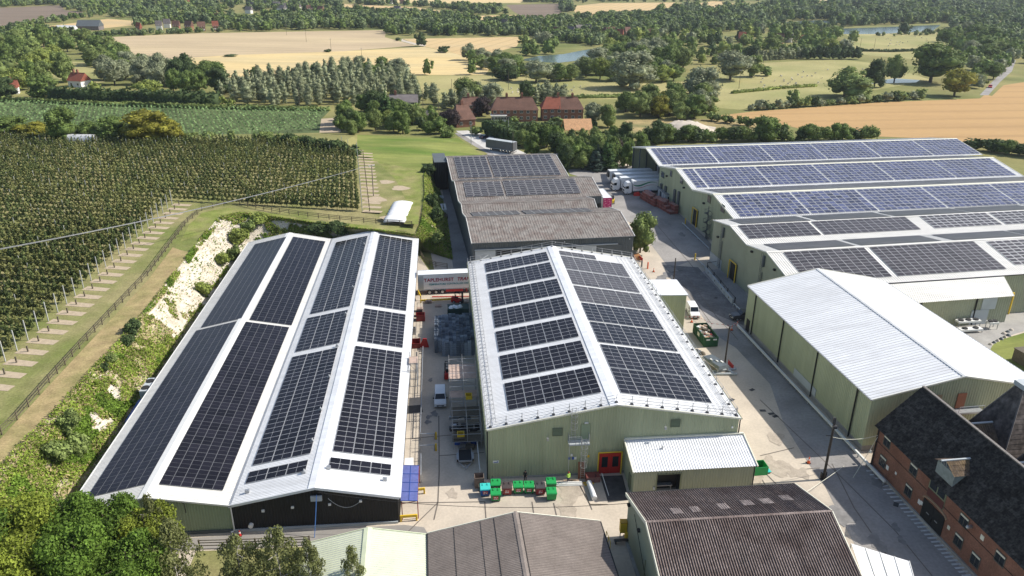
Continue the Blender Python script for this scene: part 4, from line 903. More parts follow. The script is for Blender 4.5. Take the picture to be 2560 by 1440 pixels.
# kilns and cross roofs behind
def kiln(T0, cx, cy, hw, z0, zt, label, cap=True):
    K = thing('oast_kiln', label, 'oast kiln', to_world(I_, (cx, cy, 0)), YI)
    b = MB(); b.b2((-hw, -hw, 0), (hw, hw, z0)); b.build('wall', m_brick, K)
    t = 0.55; b = MB()
    N = 14
    for i in range(N):
        f0, f1 = i / N, (i + 1.05) / N; h0 = hw + 0.25 - (hw + 0.25 - t) * f0 + 0.04; h1 = hw + 0.25 - (hw + 0.25 - t) * min(f1, 1); za, zb_ = z0 - 0.1 + (zt - z0) * f0, z0 - 0.1 + (zt - z0) * min(f1, 1)
        A = [(-h0, -h0, za), (h0, -h0, za), (h0, h0, za), (-h0, h0, za)]; Bq = [(-h1, -h1, zb_), (h1, -h1, zb_), (h1, h1, zb_), (-h1, h1, zb_)]
        for q in range(4): b.quad(A[q], A[(q + 1) % 4], Bq[(q + 1) % 4], Bq[q])
    b.build('roof', m_kiln, K)
    b = MB()
    for sx_, sy_ in ((1, 1), (1, -1), (-1, 1), (-1, -1)): b.tube((sx_ * (hw + 0.25), sy_ * (hw + 0.25), z0), (sx_ * t, sy_ * t, zt), 0.10, n=5)
    b.build('hip_tiles', mat('hip_tile', (0.16, 0.145, 0.135), 0.9, var=0.2, sc=3), K)
    b = MB(); b.b2((-0.85, -0.85, zt - 0.12), (0.85, 0.85, zt + 0.5)); b.build('cap', m_lgrey, K)
    return K
kiln(I_, 14.2, 36.4, 3.4, 6.5, 14.4, 'weathered square oast kiln with white cap beside the long olive store')
kiln(I_, 14.6, 28.2, 3.4, 6.5, 14.4, 'dark square oast kiln behind the brick ridge, nearest the right edge')
for cy, m in ((36.4, m_oldtile), (28.2, m_oldtile)):
    b = MB()
    for s in (-1, 1):
        S = wave_samples(5.6, 0.3, 0.06); vs = []
        for t, o in S: vs += [(5.6 + t, cy + s * 2.6, 6.9 + o), (5.6 + t, cy, 9.4 + o)]
        b.add(vs, [(2 * i, 2 * i + 1, 2 * i + 3, 2 * i + 2) for i in range(len(S) - 1)])
    b.build('cross_roof', m, I_)
    b = MB(); b.tube((5.6, cy, 9.46), (11.2, cy, 9.46), 0.13, n=6); b.build('ridge_tiles', m_lgrey, I_)

# ---- white lean tent at the lower right, blue canopy by the black gable
TN = thing('white_canopy', 'white ribbed sheet canopy beside the brown roofed shed at the road edge', 'canopy', at(2150, 1400, 0), math.radians(5.6))
P0 = [at(2128, 1360, 3.0), at(2273, 1404, 2.7), at(2300, 1500, 2.6), at(2170, 1480, 3.0)]
def loc(T, p): return to_local(T, p)
b = MB(); q = [loc(TN, p) for p in P0]
b.hexa(q, [p + Vector((0, 0, 0.06)) for p in q]); b.build('roof', m_white, TN)
b = MB()
for f in (0.0, 0.25, 0.5, 0.75, 1.0): b.bar(q[0].lerp(q[1], f) + Vector((0, 0, 0.09)), q[3].lerp(q[2], f) + Vector((0, 0, 0.09)), 0.07, 0.07)
b.build('roof_rib', m_trimw, TN)
b = MB()
for p in q: b.tube((p.x, p.y, 0), p, 0.06, n=5)
b.build('post', m_steel, TN)
b = MB(); w2 = [loc(TN, at(2292, 1428, 0)), loc(TN, at(2315, 1520, 0))]
b.quad(q[1], q[2], Vector((q[2].x + .3, q[2].y, 0.3)), Vector((q[1].x + .3, q[1].y, 0.3))); b.build('side_sheet', m_white, TN)
BC = thing('blue_canopy', 'small translucent blue canopy on maroon posts at the corner of the black gable', 'canopy', to_world(A2, (36.5, 0.5, 0)), TA)
m_bluesheet = mat('blue_sheet', (0.16, 0.19, 0.45), 0.35, var=0.12, sc=2, trans=0.3)
b = MB(); b.hexa([(0, 0, 2.75), (2.0, 0, 2.6), (2.0, 7.0, 2.6), (0, 7.0, 2.75)], [(0, 0, 2.8), (2.0, 0, 2.65), (2.0, 7.0, 2.65), (0, 7.0, 2.8)]); b.build('roof', m_bluesheet, BC)
b = MB()
for y in (0, 1.75, 3.5, 5.25, 7.0): b.bar((0, y, 2.83), (2.05, y, 2.68), 0.05, 0.05)
b.bar((1.0, 0, 2.76), (1.0, 7, 2.76), 0.05, 0.05); b.build('roof_rib', m_blue, BC)
for x, y in ((2.0, 0.05), (2.0, 6.95), (0.1, 0.05)):
    b = MB(); b.tube((x, y, 0), (x, y, 2.62), 0.06, n=6); b.build('post', m_bin_m, BC)
b = MB(); b.bar((0.1, 0.05, 2.3), (2.0, 0.05, 2.62), 0.06, 0.06); b.bar((2.0, 0, 2.58), (2.0, 7, 2.58), 0.08, 0.1); b.build('brace', m_bin_m, BC)
# ------------------------------------------------------------------ the orchard plateau, the chalk bank
ZP = 6.0
top_px = [(-120, 1330), (-40, 1210), (60, 1105), (150, 1015), (230, 925), (300, 850), (380, 755), (430, 690), (480, 625), (515, 580), (545, 545), (600, 533), (690, 545), (790, 560), (880, 572), (960, 580), (1040, 590), (1052, 560), (1058, 520), (1062, 480), (1060, 440), (1075, 415)]
top = [at(x, y, ZP) for x, y in top_px]
for i, z in ((16, 4.6), (17, 5.0), (21, 5.6)): top[i] = at(*top_px[i], z)
loA = lambda x, y: to_world(A1, (x - 1.2 if x < -1 else x, y, 0))
toe = [loA(-3.2, -14), loA(-3.0, -4), loA(-2.8, 8), loA(-2.6, 18), loA(-2.4, 30), loA(-2.4, 42), loA(-2.4, 55), loA(-2.4, 66), loA(-2.4, 78), loA(-2.2, 86), loA(-1.0, 93.5), loA(3, 95.5), loA(11, 95.5), loA(20, 95.5), loA(29, 95.5), loA(34, 95.3), loA(38.2, 94), at(1132, 650), at(1120, 560), at(1107, 500), at(1092, 455), at(1088, 430)]
def resample(P, n):
    P = [Vector(p) for p in P]; d = [0]
    for a, b in zip(P, P[1:]): d.append(d[-1] + (b - a).length)
    out = []
    for k in range(n):
        t = d[-1] * k / (n - 1); i = 0
        while i < len(d) - 2 and d[i + 1] < t: i += 1
        f = (t - d[i]) / max(1e-6, d[i + 1] - d[i]); out.append(P[i].lerp(P[i + 1], f))
    return out
def lerp_list(P, k, n):
    t = k / (n - 1) * (len(P) - 1); i = min(int(t), len(P) - 2); return Vector(P[i]).lerp(Vector(P[i + 1]), t - i)
rng = np.random.default_rng(5)
NB, NA = 640, 22
V = np.zeros((NB, NA, 3)); 
from mathutils import noise as mnoise
for i in range(NB):
    a = lerp_list(top, i, NB); c = lerp_list(toe, i, NB)
    for j in range(NA):
        f = j / (NA - 1); p = a.lerp(c, f); g = f * f * (3 - 2 * f); p.z = a.z + (c.z - a.z) * (0.35 * f + 0.65 * g)
        if 0 < j < NA - 1:
            w = math.sin(math.pi * f); p.z += w * (0.9 * mnoise.noise(p * 0.22) + 0.26 * mnoise.noise(p * 0.8) + 0.07 * mnoise.noise(p * 1.9)); p.x += w * 0.5 * mnoise.noise(p * 0.5 + Vector((7, 0, 0)))
        V[i, j] = p
Q = [(i * NA + j, (i + 1) * NA + j, (i + 1) * NA + j + 1, i * NA + j + 1)[::-1] for i in range(NB - 1) for j in range(NA - 1)]
m_chalk = mat('chalk_face', (0.56, 0.50, 0.42), 0.95, var=0.18, sc=1.2, var2=0.3, sc2=4.5, tint=(0.36, 0.31, 0.22), tsc=0.6, tamt=0.75, spec=0.1, bump=0.35, bsc=3.5)
def bare_at(i, j):
    s = i / (NB - 1) * (len(top) - 1); f = j / (NA - 1); n = mnoise.noise(Vector(V[i, j]) * 0.22) + 0.6 * mnoise.noise(Vector(V[i, j]) * 0.7) + 0.3 * mnoise.noise(Vector(V[i, j]) * 2.6)
    w = 1.15 if 6.5 < s < 10.6 else (0.5 if 10.6 <= s < 13.5 else (0.45 if 5.7 < s <= 6.5 else (-0.22 if s < 5.7 else -0.3)))
    if f < 0.1 or f > 0.8: w -= 0.75
    return n + w > 0.32
m_bsoil = mat('bank_soil', (0.30, 0.245, 0.135), 0.95, var=0.2, sc=0.8, var2=0.2, sc2=4, tint=(0.50, 0.44, 0.33), tsc=0.5, tamt=0.7, spec=0.1)
me = np_mesh('chalk_bank', V.reshape(-1, 3), Q, [m_chalk, m_bsoil], [0 if bare_at(i, j) else 1 for i in range(NB - 1) for j in range(NA - 1)])
me.shade_smooth(); link('chalk_bank', me)['kind'] = 'structure'
# plateau sheet behind the bank top, falling away to the fields
sp1, sp2, sp3 = at(893, 398, 6), at(940, 403, 6), at(990, 412, 6); kA, kB = at(872, 374, 6), at(862, 351, 6)
back = [sp3, sp2, sp1, kA, kB, at(650, 349, 6), at(300, 343, 6), at(-60, 334, 6), at(-700, 330, 6), at(-900, 700, 6), at(-700, 1300, 6), at(-240, 1420, 6)]
sheet('orchard_ground', [tuple(p) for p in top[:-1]] + [tuple(p) for p in back], 0, m_plateau, px=False)
g1, g2, g3, g4, g5 = at(893, 337, 1.0), at(1000, 338, 0.5), at(1145, 345, 0.4), at(1207, 388, 0.5), at(1110, 396, 4.0)
sheet('grass_field', [sp1, sp2, sp3, top[-2], top[-1], g5, g4, g3, g2, g1], 0, m_lawn, px=False)
b = MB(); lowp = lambda p: Vector((p.x, p.y, -0.1))
b.add([sp1, g1, kB, kA], ((0, 1, 2, 3), (3, 2, 1, 0)))
for p, q in ((top[-1], g5), (g5, g4)): b.quad(p, q, lowp(q) + Vector((.8, -.4, 0)), lowp(p) + Vector((.8, -.4, 0)))
bt = [g4, g3, g1, kB, back[5], back[6], back[8]]; back_toe = [at(1225, 384, -0.1), at(1150, 340, -0.1), at(890, 325, -0.1), at(850, 330, -.1), at(640, 335, -0.1), at(300, 332, -0.1), at(-900, 322, -0.1)]
for k in range(6): b.quad(bt[k], back_toe[k], back_toe[k + 1], bt[k + 1])
b.build('field_bank', m_grass)['kind'] = 'structure'
m_drystrip = mat('dry_strip', (0.345, 0.265, 0.135), 0.95, var=0.2, sc=0.5, var2=0.2, sc2=3.5, tint=(0.20, 0.20, 0.07), tsc=0.2, tamt=0.6, spec=0.1)
m_greenstrip = mat('green_strip', (0.185, 0.215, 0.055), 0.95, var=0.2, sc=0.4, var2=0.2, sc2=3.0, tint=(0.30, 0.26, 0.12), tsc=0.15, tamt=0.7, spec=0.1)
z6 = lambda pts, z=ZP + 0.02: [at(x, y, z) for x, y in pts]
sheet('dry_bank_top', z6([(-100, 1260), (0, 1098), (124, 962), (290, 785), (370, 700), (432, 618), (450, 625), (475, 630)]) + [p + Vector((0, 0, 0.02)) for p in top[8:0:-1]], 0, m_drystrip, px=False)
sheet('green_bank_top', z6([(450, 605), (474, 560), (505, 532), (560, 519), (640, 527), (770, 548), (900, 562), (1030, 571)]) + [p + Vector((0, 0, 0.02)) for p in top[15:8:-1]], 0, m_greenstrip, px=False)
sheet('weedy_edge', z6([(940, 400), (985, 412), (1040, 424), (1052, 440), (1052, 500), (1045, 560), (1010, 560), (1015, 500), (990, 450)]), 0, m_greenstrip, px=False)
for k, (x, y, w) in enumerate(((940, 498, 26), (1000, 470, 22), (965, 455, 18), (925, 470, 14), (985, 545, 30))): mpt = z6([(x + w * math.cos(t) * (1 + .3 * math.sin(3 * t + k)), y + w * .28 * math.sin(t)) for t in np.linspace(0, 6.2, 12)], ZP + 0.035); sheet('bare_patch', mpt, 0, m_soil, px=False)

# ------------------------------------------------------------------ leaves
def leaf_quads(C, N, size, r, jit=0.7, asp=0.7):
    """quads centred at C facing roughly N"""
    n = len(C); N = N + r.normal(0, jit, (n, 3)); N /= np.linalg.norm(N, axis=1, keepdims=True) + 1e-9
    A = np.cross(N, r.normal(0, 1, (n, 3))); A /= np.linalg.norm(A, axis=1, keepdims=True) + 1e-9
    B = np.cross(N, A); s = (np.asarray(size) * r.uniform(0.6, 1.4, n))[:, None]
    P = np.stack([C - A * s - B * s * asp, C + A * s - B * s * asp * 0.6, C + A * s * 0.9 + B * s * asp, C - A * s * 0.8 + B * s * asp * 0.8], 1)
    return P.reshape(-1, 3)
def ball(c, r_, n=8, k=5):
    V = []; Q = []
    for j in range(k + 1):
        t = math.pi * j / k
        for i in range(n): a = 2 * math.pi * i / n; V.append((c[0] + r_[0] * math.sin(t) * math.cos(a), c[1] + r_[1] * math.sin(t) * math.sin(a), c[2] + r_[2] * math.cos(t)))
    for j in range(k):
        for i in range(n): Q.append((j * n + i, (j + 1) * n + i, (j + 1) * n + (i + 1) % n, j * n + (i + 1) % n))
    return V, Q
def crown_arrays(lobes, nleaf, size, seed, core=0.78, jit=0.7, cn=8, ck=5):
    r = np.random.default_rng(seed); Vs = []; Qs = []; o = 0
    if core:
        for c, rr in lobes:
            v, q = ball(c, [x * core for x in rr], cn, ck); Vs.append(np.array(v)); Qs.append(np.array(q) + o); o += len(v)
    area = np.array([rr[0] * rr[2] + rr[1] * rr[2] + rr[0] * rr[1] for c, rr in lobes]); cnt = np.maximum(6, (nleaf * area / area.sum())).astype(int)
    for (c, rr), k in zip(lobes, cnt):
        d = r.normal(0, 1, (k, 3)); d /= np.linalg.norm(d, axis=1, keepdims=True); d[:, 2] = np.where(d[:, 2] < -0.5, -d[:, 2], d[:, 2])
        rad = r.uniform(0.74, 1.12, (k, 1)) + (r.uniform(0, 1, (k, 1)) > .9) * .12; P = np.array(c) + d * np.array(rr) * rad; N = d / np.array(rr) * max(rr)
        lv = leaf_quads(P, N, size, r, jit); Vs.append(lv); Qs.append(np.arange(len(lv)).reshape(-1, 4) + o); o += len(lv)
    return np.concatenate(Vs), np.concatenate(Qs)
def lobes_round(seed, n=12, lo=0.12, flat=1.0):
    r = random.Random(seed); ox, oy = r.uniform(-.14, .14), r.uniform(-.14, .14); L = [((0, 0, 0.54), (0.37, 0.37, 0.38)), ((0, 0, 0.32), (0.34, 0.34, 0.24))]
    for k in range(n):
        a = 2 * math.pi * (k / n) * 2.4 + r.uniform(-.4, .4); h = r.uniform(lo, 0.86); e = math.sin(math.pi * min(1, max(0.12, (h - lo + 0.14) / (1.08 - lo)))) ** 0.6
        d = 0.34 * e * r.uniform(0.6, 1.2); s = r.uniform(0.09, 0.24); L.append(((d * math.cos(a) + ox * h, d * math.sin(a) + oy * h, h * r.uniform(.92, 1.08)), (s, s * r.uniform(.8, 1.2), s * r.uniform(.7, 1.05))))
    L.append(((r.uniform(-.06, .06), r.uniform(-.06, .06), 0.86), (0.17, 0.17, 0.14)))
    return L
def lobes_tall(seed, n=11):
    r = random.Random(seed); L = []
    for k in range(n):
        h = 0.13 + 0.74 * k / (n - 1); w = 0.44 * math.sin(math.pi * (0.22 + 0.66 * (k / (n - 1)))) ** 0.7
        a = r.uniform(0, 6.28); L.append(((0.28 * w * math.cos(a), 0.28 * w * math.sin(a), h), (w, w, 0.12)))
    return L
def lobes_cone(seed, n=11):
    r = random.Random(seed); L = []
    for k in range(n):
        h = 0.08 + 0.86 * k / (n - 1); w = 0.44 * (1 - k / n) + 0.03
        for a in ([0, 1.6, 3.1, 4.7] if k < n - 3 else [0]):
            a += r.uniform(-.5, .5); L.append(((0.6 * w * math.cos(a), 0.6 * w * math.sin(a), h), (w * 0.55, w * 0.55, 0.07)))
    return L
def lobes_bush(seed, n=9):
    r = random.Random(seed); L = [((0, 0, 0.42), (0.36, 0.36, 0.42))]
    for k in range(n):
        a = 2 * math.pi * k / n + r.uniform(-.3, .3); s = r.uniform(0.16, 0.26); d = r.uniform(0.2, 0.34); L.append(((d * math.cos(a), d * math.sin(a), r.uniform(0.2, 0.72)), (s, s, s * 1.1)))
    return L
def foliage(name, rgb, tr=0.25, var=0.28):
    return mat(name, rgb, 0.7, var=var, sc=0.35, island=0.35, rnd=0.12, spec=0.15, trans=tr)
FOL = {'oak': foliage('oak_foliage', (0.142, 0.199, 0.053)), 'dark': foliage('dark_foliage', (0.080, 0.116, 0.043)), 'lime': foliage('lime_foliage', (0.245, 0.291, 0.070)),
       'mid': foliage('mid_foliage', (0.193, 0.244, 0.076)), 'willow': foliage('silver_foliage', (0.274, 0.299, 0.178), var=0.22), 'poplar': foliage('poplar_foliage', (0.267, 0.291, 0.165), var=0.2), 'conifer': foliage('conifer_foliage', (0.082, 0.136, 0.043)),
       'blue': foliage('blue_conifer_foliage', (0.074, 0.106, 0.078)), 'beech': foliage('purple_foliage', (0.054, 0.040, 0.038)), 'yellow': foliage('yellowing_foliage', (0.230, 0.221, 0.036)), 'far': foliage('far_foliage', (0.148, 0.188, 0.084), 0.15)}
m_bark = mat('bark', (0.105, 0.085, 0.062), 0.9, var=0.25, sc=4)
SHAPES = {}
def shape(kind, v):
    k = (kind, v)
    if k in SHAPES: return SHAPES[k]
    if kind == 'round': a = crown_arrays(lobes_round(v * 7 + 1, 18 + v), 2200, 0.024, v)
    elif kind == 'tall': a = crown_arrays(lobes_tall(v * 3 + 2), 1300, 0.024, v + 20)
    elif kind == 'cone': a = crown_arrays(lobes_cone(v + 3), 1300, 0.026, v + 40)
    elif kind == 'bush': a = crown_arrays(lobes_bush(v + 5), 900, 0.042, v + 60)
    elif kind == 'low': a = crown_arrays(lobes_round(v * 5 + 2, 6, 0.15), 110, 0.07, v + 80, 0.85, 0.7, 6, 3)
    elif kind == 'lowbush': a = crown_arrays(lobes_bush(v + 9, 5), 80, 0.08, v + 90, 0.85, 0.7, 6, 3)
    elif kind == 'lowtall': a = crown_arrays(lobes_tall(v + 9, 6), 100, 0.065, v + 95, 0.85, 0.7, 6, 3)
    me = np_mesh('crown_%s' % kind, a[0], a[1], FOL['oak']); SHAPES[k] = (me, a)
    return SHAPES[k]
TRUNKS = {}
def trunk_mesh(h0):
    if h0 in TRUNKS: return TRUNKS[h0]
    b = MB(); b.tube((0, 0, -0.02), (0.01, 0, 0.28), 0.035, 0.026, 7); b.tube((0.01, 0, 0.27), (0.0, 0.01, 0.72), 0.026, 0.008, 6)
    for k, a in enumerate((0.3, 1.7, 3.0, 4.4, 5.5)): b.tube((0.005, 0, 0.26 + 0.06 * k), (0.24 * math.cos(a), 0.24 * math.sin(a), 0.48 + 0.07 * k), 0.014, 0.004, 5)
    TRUNKS[h0] = b.mesh('trunk', m_bark); return TRUNKS[h0]
KIND_SHAPE = {'oak': 'round', 'dark': 'round', 'mid': 'round', 'lime': 'round', 'willow': 'round', 'poplar': 'tall', 'conifer': 'cone', 'blue': 'cone', 'beech': 'round', 'yellow': 'round', 'shrub': 'bush', 'dshrub': 'bush', 'wshrub': 'bush', 'yshrub': 'bush'}
KIND_FOL = {'shrub': 'mid', 'dshrub': 'dark', 'wshrub': 'willow', 'yshrub': 'lime'}
NAME = {'conifer': 'conifer_tree', 'blue': 'conifer_tree', 'poplar': 'poplar_tree', 'willow': 'willow_tree', 'shrub': 'shrub', 'dshrub': 'shrub', 'wshrub': 'shrub', 'yshrub': 'shrub'}
TREES = []   # kind, base, height, width, label, group
def tree_px(kind, x, yb, yt, w, label, group=None, z=0.0):
    p = at(x, yb, z); d = FWD * FPX + RT * (x - 1280) + UP * (720 - yt)
    k = (p.x * d.x + p.y * d.y) / (d.x * d.x + d.y * d.y); h = CAMZ + d.z * k - z
    dep = (p - CAMP).dot(FWD); TREES.append((kind, p, max(h, 0.8), w * dep / FPX, label, group))
trnd = random.Random(11)
def cluster(kinds, polyg, n, hpx, asp, label, group, z=0.0, mind=None):
    xs = [p[0] for p in polyg]; ys = [p[1] for p in polyg]; pts = []; tries = 0; ks = [k for k, w in kinds for _ in range(w)]
    while len(pts) < n and tries < n * 60:
        tries += 1; x = trnd.uniform(min(xs), max(xs)); y = trnd.uniform(min(ys), max(ys))
        if not inpoly(x, y, polyg): continue
        md = (mind or 0.5) * (hpx[0] + hpx[1]) / 2
        if any((x - a) ** 2 + ((y - c) * 2.2) ** 2 < md * md for a, c in pts): continue
        pts.append((x, y))
    for x, y in sorted(pts, key=lambda q: q[1]):
        h = trnd.uniform(*hpx); k = trnd.choice(ks); tree_px(k, x, y, y - h, h * asp * trnd.uniform(0.85, 1.2), label % LOOK[k] if '%s' in label else label, group, z)
LOOK = {'oak': 'rounded dark green tree', 'dark': 'very dark dense tree', 'mid': 'mid green leafy tree', 'lime': 'pale yellow green tree', 'willow': 'silvery grey green willow', 'poplar': 'slender silver leaved poplar', 'conifer': 'pointed dark conifer',
        'blue': 'blue grey conifer', 'beech': 'purple leaved tree', 'yellow': 'yellowing bushy tree', 'shrub': 'low green shrub', 'dshrub': 'low dark shrub', 'wshrub': 'silvery low shrub', 'yshrub': 'bright green low shrub'}
def row(kinds, a, c, n, hpx, asp, label, group, z=0.0):
    ks = [k for k, w in kinds for _ in range(w)]
    for i in range(n):
        f = (i + trnd.uniform(-.25, .25)) / max(1, n - 1); x = a[0] + (c[0] - a[0]) * f; y = a[1] + (c[1] - a[1]) * f; h = trnd.uniform(*hpx); k = trnd.choice(ks)
        tree_px(k, x, y, y - h, h * asp * trnd.uniform(0.85, 1.2), label % LOOK[k] if '%s' in label else label, group, z)

# behind the orchard
tree_px('oak', 30, 338, 290, 100, 'broad dark hedge tree at the left edge behind the apple rows', None, 6); tree_px('yellow', 95, 340, 302, 80, 'low yellow topped hedge tree between the left edge and the tall dark one', None, 6)
tree_px('oak', 158, 353, 270, 85, 'tall dark tree by the white polytunnel behind the apple rows', None, 6); tree_px('oak', 225, 347, 300, 70, 'low dark tree right behind the white polytunnel', None, 6)
tree_px('oak', 285, 349, 293, 80, 'dark tree between the polytunnel and the big yellowing tree', None, 6); tree_px('yellow', 372, 355, 275, 130, 'biggest yellowing tree in the hedge behind the apple rows', None, 6); tree_px('yellow', 428, 353, 297, 75, 'smaller yellowing tree right against the biggest one', None, 6)
for x, h, w, l in ((478, 26, 45, 'rounded shrub next right of the yellowing trees'), (520, 30, 42, 'lone dark shrub at the maize edge, second right of the yellowing trees'), (578, 32, 28, 'small upright shrub alone at the maize edge'), (640, 24, 24, 'small shrub just left of the long dark hedge row')): tree_px('shrub', x, 354, 354 - h, w, l, None, 6)
row([('dshrub', 3), ('shrub', 2)], (668, 360), (885, 392), 12, (30, 42), 1.15, 'bushy dark shrub in the hedge row along the right end of the apple rows', 'shrubs of the hedge at the end of the orchard', 5)
cluster([('oak', 3), ('mid', 2), ('dark', 1)], [(845, 330), (885, 350), (900, 330), (890, 300), (850, 300)], 6, (38, 60), 1.0, '%s at the corner between dirt track and mown field', 'trees at the corner of the mown field', 1)
# left woods
cluster([('mid', 3), ('oak', 3), ('lime', 1)], [(-20, 115), (140, 105), (190, 140), (135, 170), (110, 215), (-20, 222)], 26, (38, 62), 0.95, '%s in the wood at the left edge', 'trees of the wood at the left edge')
cluster([('oak', 3), ('mid', 2), ('willow', 1)], [(150, 98), (200, 100), (290, 135), (390, 185), (300, 190), (220, 165), (170, 125)], 24, (32, 46), 1.1, '%s in the belt beside the pale stubble field', 'trees of the belt beside the stubble field')
cluster([('willow', 1)], [(250, 212), (400, 218), (405, 195), (330, 185), (270, 195)], 8, (52, 74), 1.0, 'big silvery willow in the group beyond the red roofed cottage', 'willows beyond the red roofed cottage')
tree_px('mid', 165, 205, 132, 62, 'tall pointed mid green tree standing alone by the paddock'); tree_px('lime', 45, 225, 168, 80, 'pale yellow green tree by the cottage wall, left of the pointed one'); tree_px('oak', 112, 247, 190, 85, 'dense green tree at the roadside beside the red roofed cottage'); tree_px('dark', 15, 248, 195, 60, 'dark tree at the left edge by the country road')
tree_px('lime', 378, 245, 198, 75, 'light lime green willow drooping over the road hedge'); tree_px('lime', 240, 238, 205, 45, 'small lime green bush tree behind the road hedge')
cluster([('dark', 3), ('oak', 2)], [(415, 232), (560, 240), (555, 205), (430, 200)], 10, (52, 72), 0.85, '%s between the willows and the poplar plantation', 'dark trees left of the poplar plantation')
tree_px('mid', 525, 190, 152, 55, 'round olive topped tree above the dark clump left of the plantation'); 
row([('shrub', 2), ('yshrub', 1)], (420, 250), (580, 264), 9, (16, 28), 1.0, 'low roadside shrub in front of the dark clump beside the country road', 'roadside shrubs')
# poplar plantation
cluster([('poplar', 1)], [(545, 240), (600, 215), (760, 200), (860, 190), (960, 196), (1045, 235), (1090, 262), (1000, 262), (830, 262), (700, 270), (590, 264)], 120, (44, 58), 0.5, 'slender silver leaved poplar in the dense plantation behind the maize', 'poplars of the plantation', mind=0.34)
row([('oak', 2), ('dark', 1)], (610, 195), (1010, 190), 14, (20, 36), 1.0, '%s behind the poplar plantation', 'trees behind the plantation')
cluster([('willow', 2), ('oak', 2)], [(880, 200), (1040, 205), (1030, 190), (900, 185)], 8, (34, 50), 1.1, '%s behind the right half of the plantation', 'trees behind the plantation')
# gardens and houses
cluster([('oak', 3), ('mid', 2), ('lime', 1), ('dark', 1)], [(850, 320), (905, 332), (1000, 335), (1100, 340), (1095, 300), (1000, 275), (905, 280), (855, 290)], 24, (34, 58), 0.95, '%s in the gardens behind the mown field', 'garden trees behind the mown field')
tree_px('conifer', 967, 300, 225, 55, 'tall dark conifer with yellow tip in the gardens'); tree_px('beech', 1128, 322, 272, 60, 'purple leaved tree left of the brick barn house'); tree_px('beech', 1205, 290, 245, 50, 'purple leaved tree behind the brick barn house')
cluster([('poplar', 1)], [(1110, 275), (1250, 280), (1250, 262), (1130, 255)], 12, (40, 58), 0.6, 'slender silver leaved poplar in the clump behind the brick barn house', 'poplars behind the brick barn house', mind=0.34)
cluster([('poplar', 1)], [(1320, 262), (1415, 266), (1410, 252), (1325, 248)], 10, (40, 52), 0.6, 'slender silver leaved poplar in the clump behind the brick terraces', 'poplars behind the terraces', mind=0.34)
tree_px('mid', 1165, 262, 193, 75, 'big round tree in the meadow corner behind the brick barn house'); tree_px('willow', 1235, 268, 208, 60, 'silvery tree beside the big round one in the meadow corner'); tree_px('dark', 1315, 262, 200, 42, 'narrow dark tree alone between the two poplar clumps')
tree_px('willow', 1480, 312, 255, 55, 'silvery green tree beside the second brick terrace'); tree_px('mid', 1520, 318, 262, 45, 'upright green tree right of the silvery one by the terrace')
for x, yb, yt, w, l in ((1286, 306, 288, 28, 'small garden tree before the left terrace'), (1390, 306, 290, 40, 'wide garden bush before the right terrace'), (1190, 338, 312, 40, 'dark round bush at the entrance of the car park'), (1240, 318, 308, 30, 'small clipped bush by the white garden wall'), (1120, 346, 312, 44, 'round dark bush at the end of the drive')): tree_px('shrub', x, yb, yt, w, l)
# meadow singles
tree_px('mid', 1068, 187, 145, 30, 'thin forked tree alone in the golden field'); tree_px('oak', 1179, 187, 149, 34, 'small round oak alone at the edge of the golden field'); tree_px('dshrub', 1109, 131, 113, 40, 'low dark bush alone in the upper golden field'); tree_px('dark', 1054, 116, 80, 32, 'dense dark tree alone at the field corner'); tree_px('dshrub', 995, 102, 92, 16, 'tiny dark bush by the farm track'); tree_px('dshrub', 820, 130, 122, 24, 'low bush in the stubble'); tree_px('dshrub', 575, 141, 135, 40, 'flat low scrub patch in the stubble')
tree_px('willow', 1173, 150, 107, 42, 'silvery willow at the left tip of the lake trees')
# lake trees
cluster([('oak', 3), ('willow', 3), ('mid', 2)], [(1175, 160), (1230, 190), (1330, 207), (1420, 207), (1420, 190), (1320, 180), (1260, 160), (1230, 140), (1190, 142)], 15, (28, 42), 1.2, '%s on the near side of the pond', 'trees round the pond')
cluster([('oak', 2), ('willow', 1), ('mid', 2)], [(1290, 130), (1330, 145), (1400, 132), (1390, 115), (1300, 108)], 9, (26, 40), 1.1, '%s on the island shore left of the pond', 'trees round the pond')
cluster([('willow', 2), ('oak', 3), ('mid', 2), ('lime', 1)], [(1420, 207), (1530, 208), (1700, 205), (1720, 165), (1640, 130), (1510, 128), (1500, 165), (1430, 190)], 34, (40, 62), 1.05, '%s on the meadow side right of the pond', 'trees right of the pond')
tree_px('willow', 1575, 221, 132, 130, 'biggest silvery willow in the meadow'); tree_px('willow', 1340, 206, 150, 75, 'broad silvery willow at the meadow edge below the pond'); tree_px('dark', 1270, 200, 158, 70, 'dense dark round tree below the pond'); tree_px('oak', 1400, 203, 158, 65, 'round green tree right of the broad willow')
tree_px('willow', 1745, 262, 172, 105, 'tall silvery tree standing in the meadow behind the scrub'); tree_px('willow', 1745, 285, 222, 70, 'grey green tree in front of the tall silvery one'); tree_px('willow', 1825, 200, 125, 95, 'big silvery tree at the left edge of the sheep pasture'); tree_px('mid', 1880, 192, 140, 50, 'brownish green tree right of the big silvery one'); tree_px('oak', 1915, 190, 165, 40, 'round bush at the edge of the sheep pasture')
cluster([('oak', 3), ('mid', 2), ('yellow', 1)], [(1545, 288), (1690, 300), (1780, 292), (1760, 270), (1600, 262)], 22, (44, 66), 1.0, '%s in the copse left of the orange wheat', 'trees of the copse beside the orange wheat')
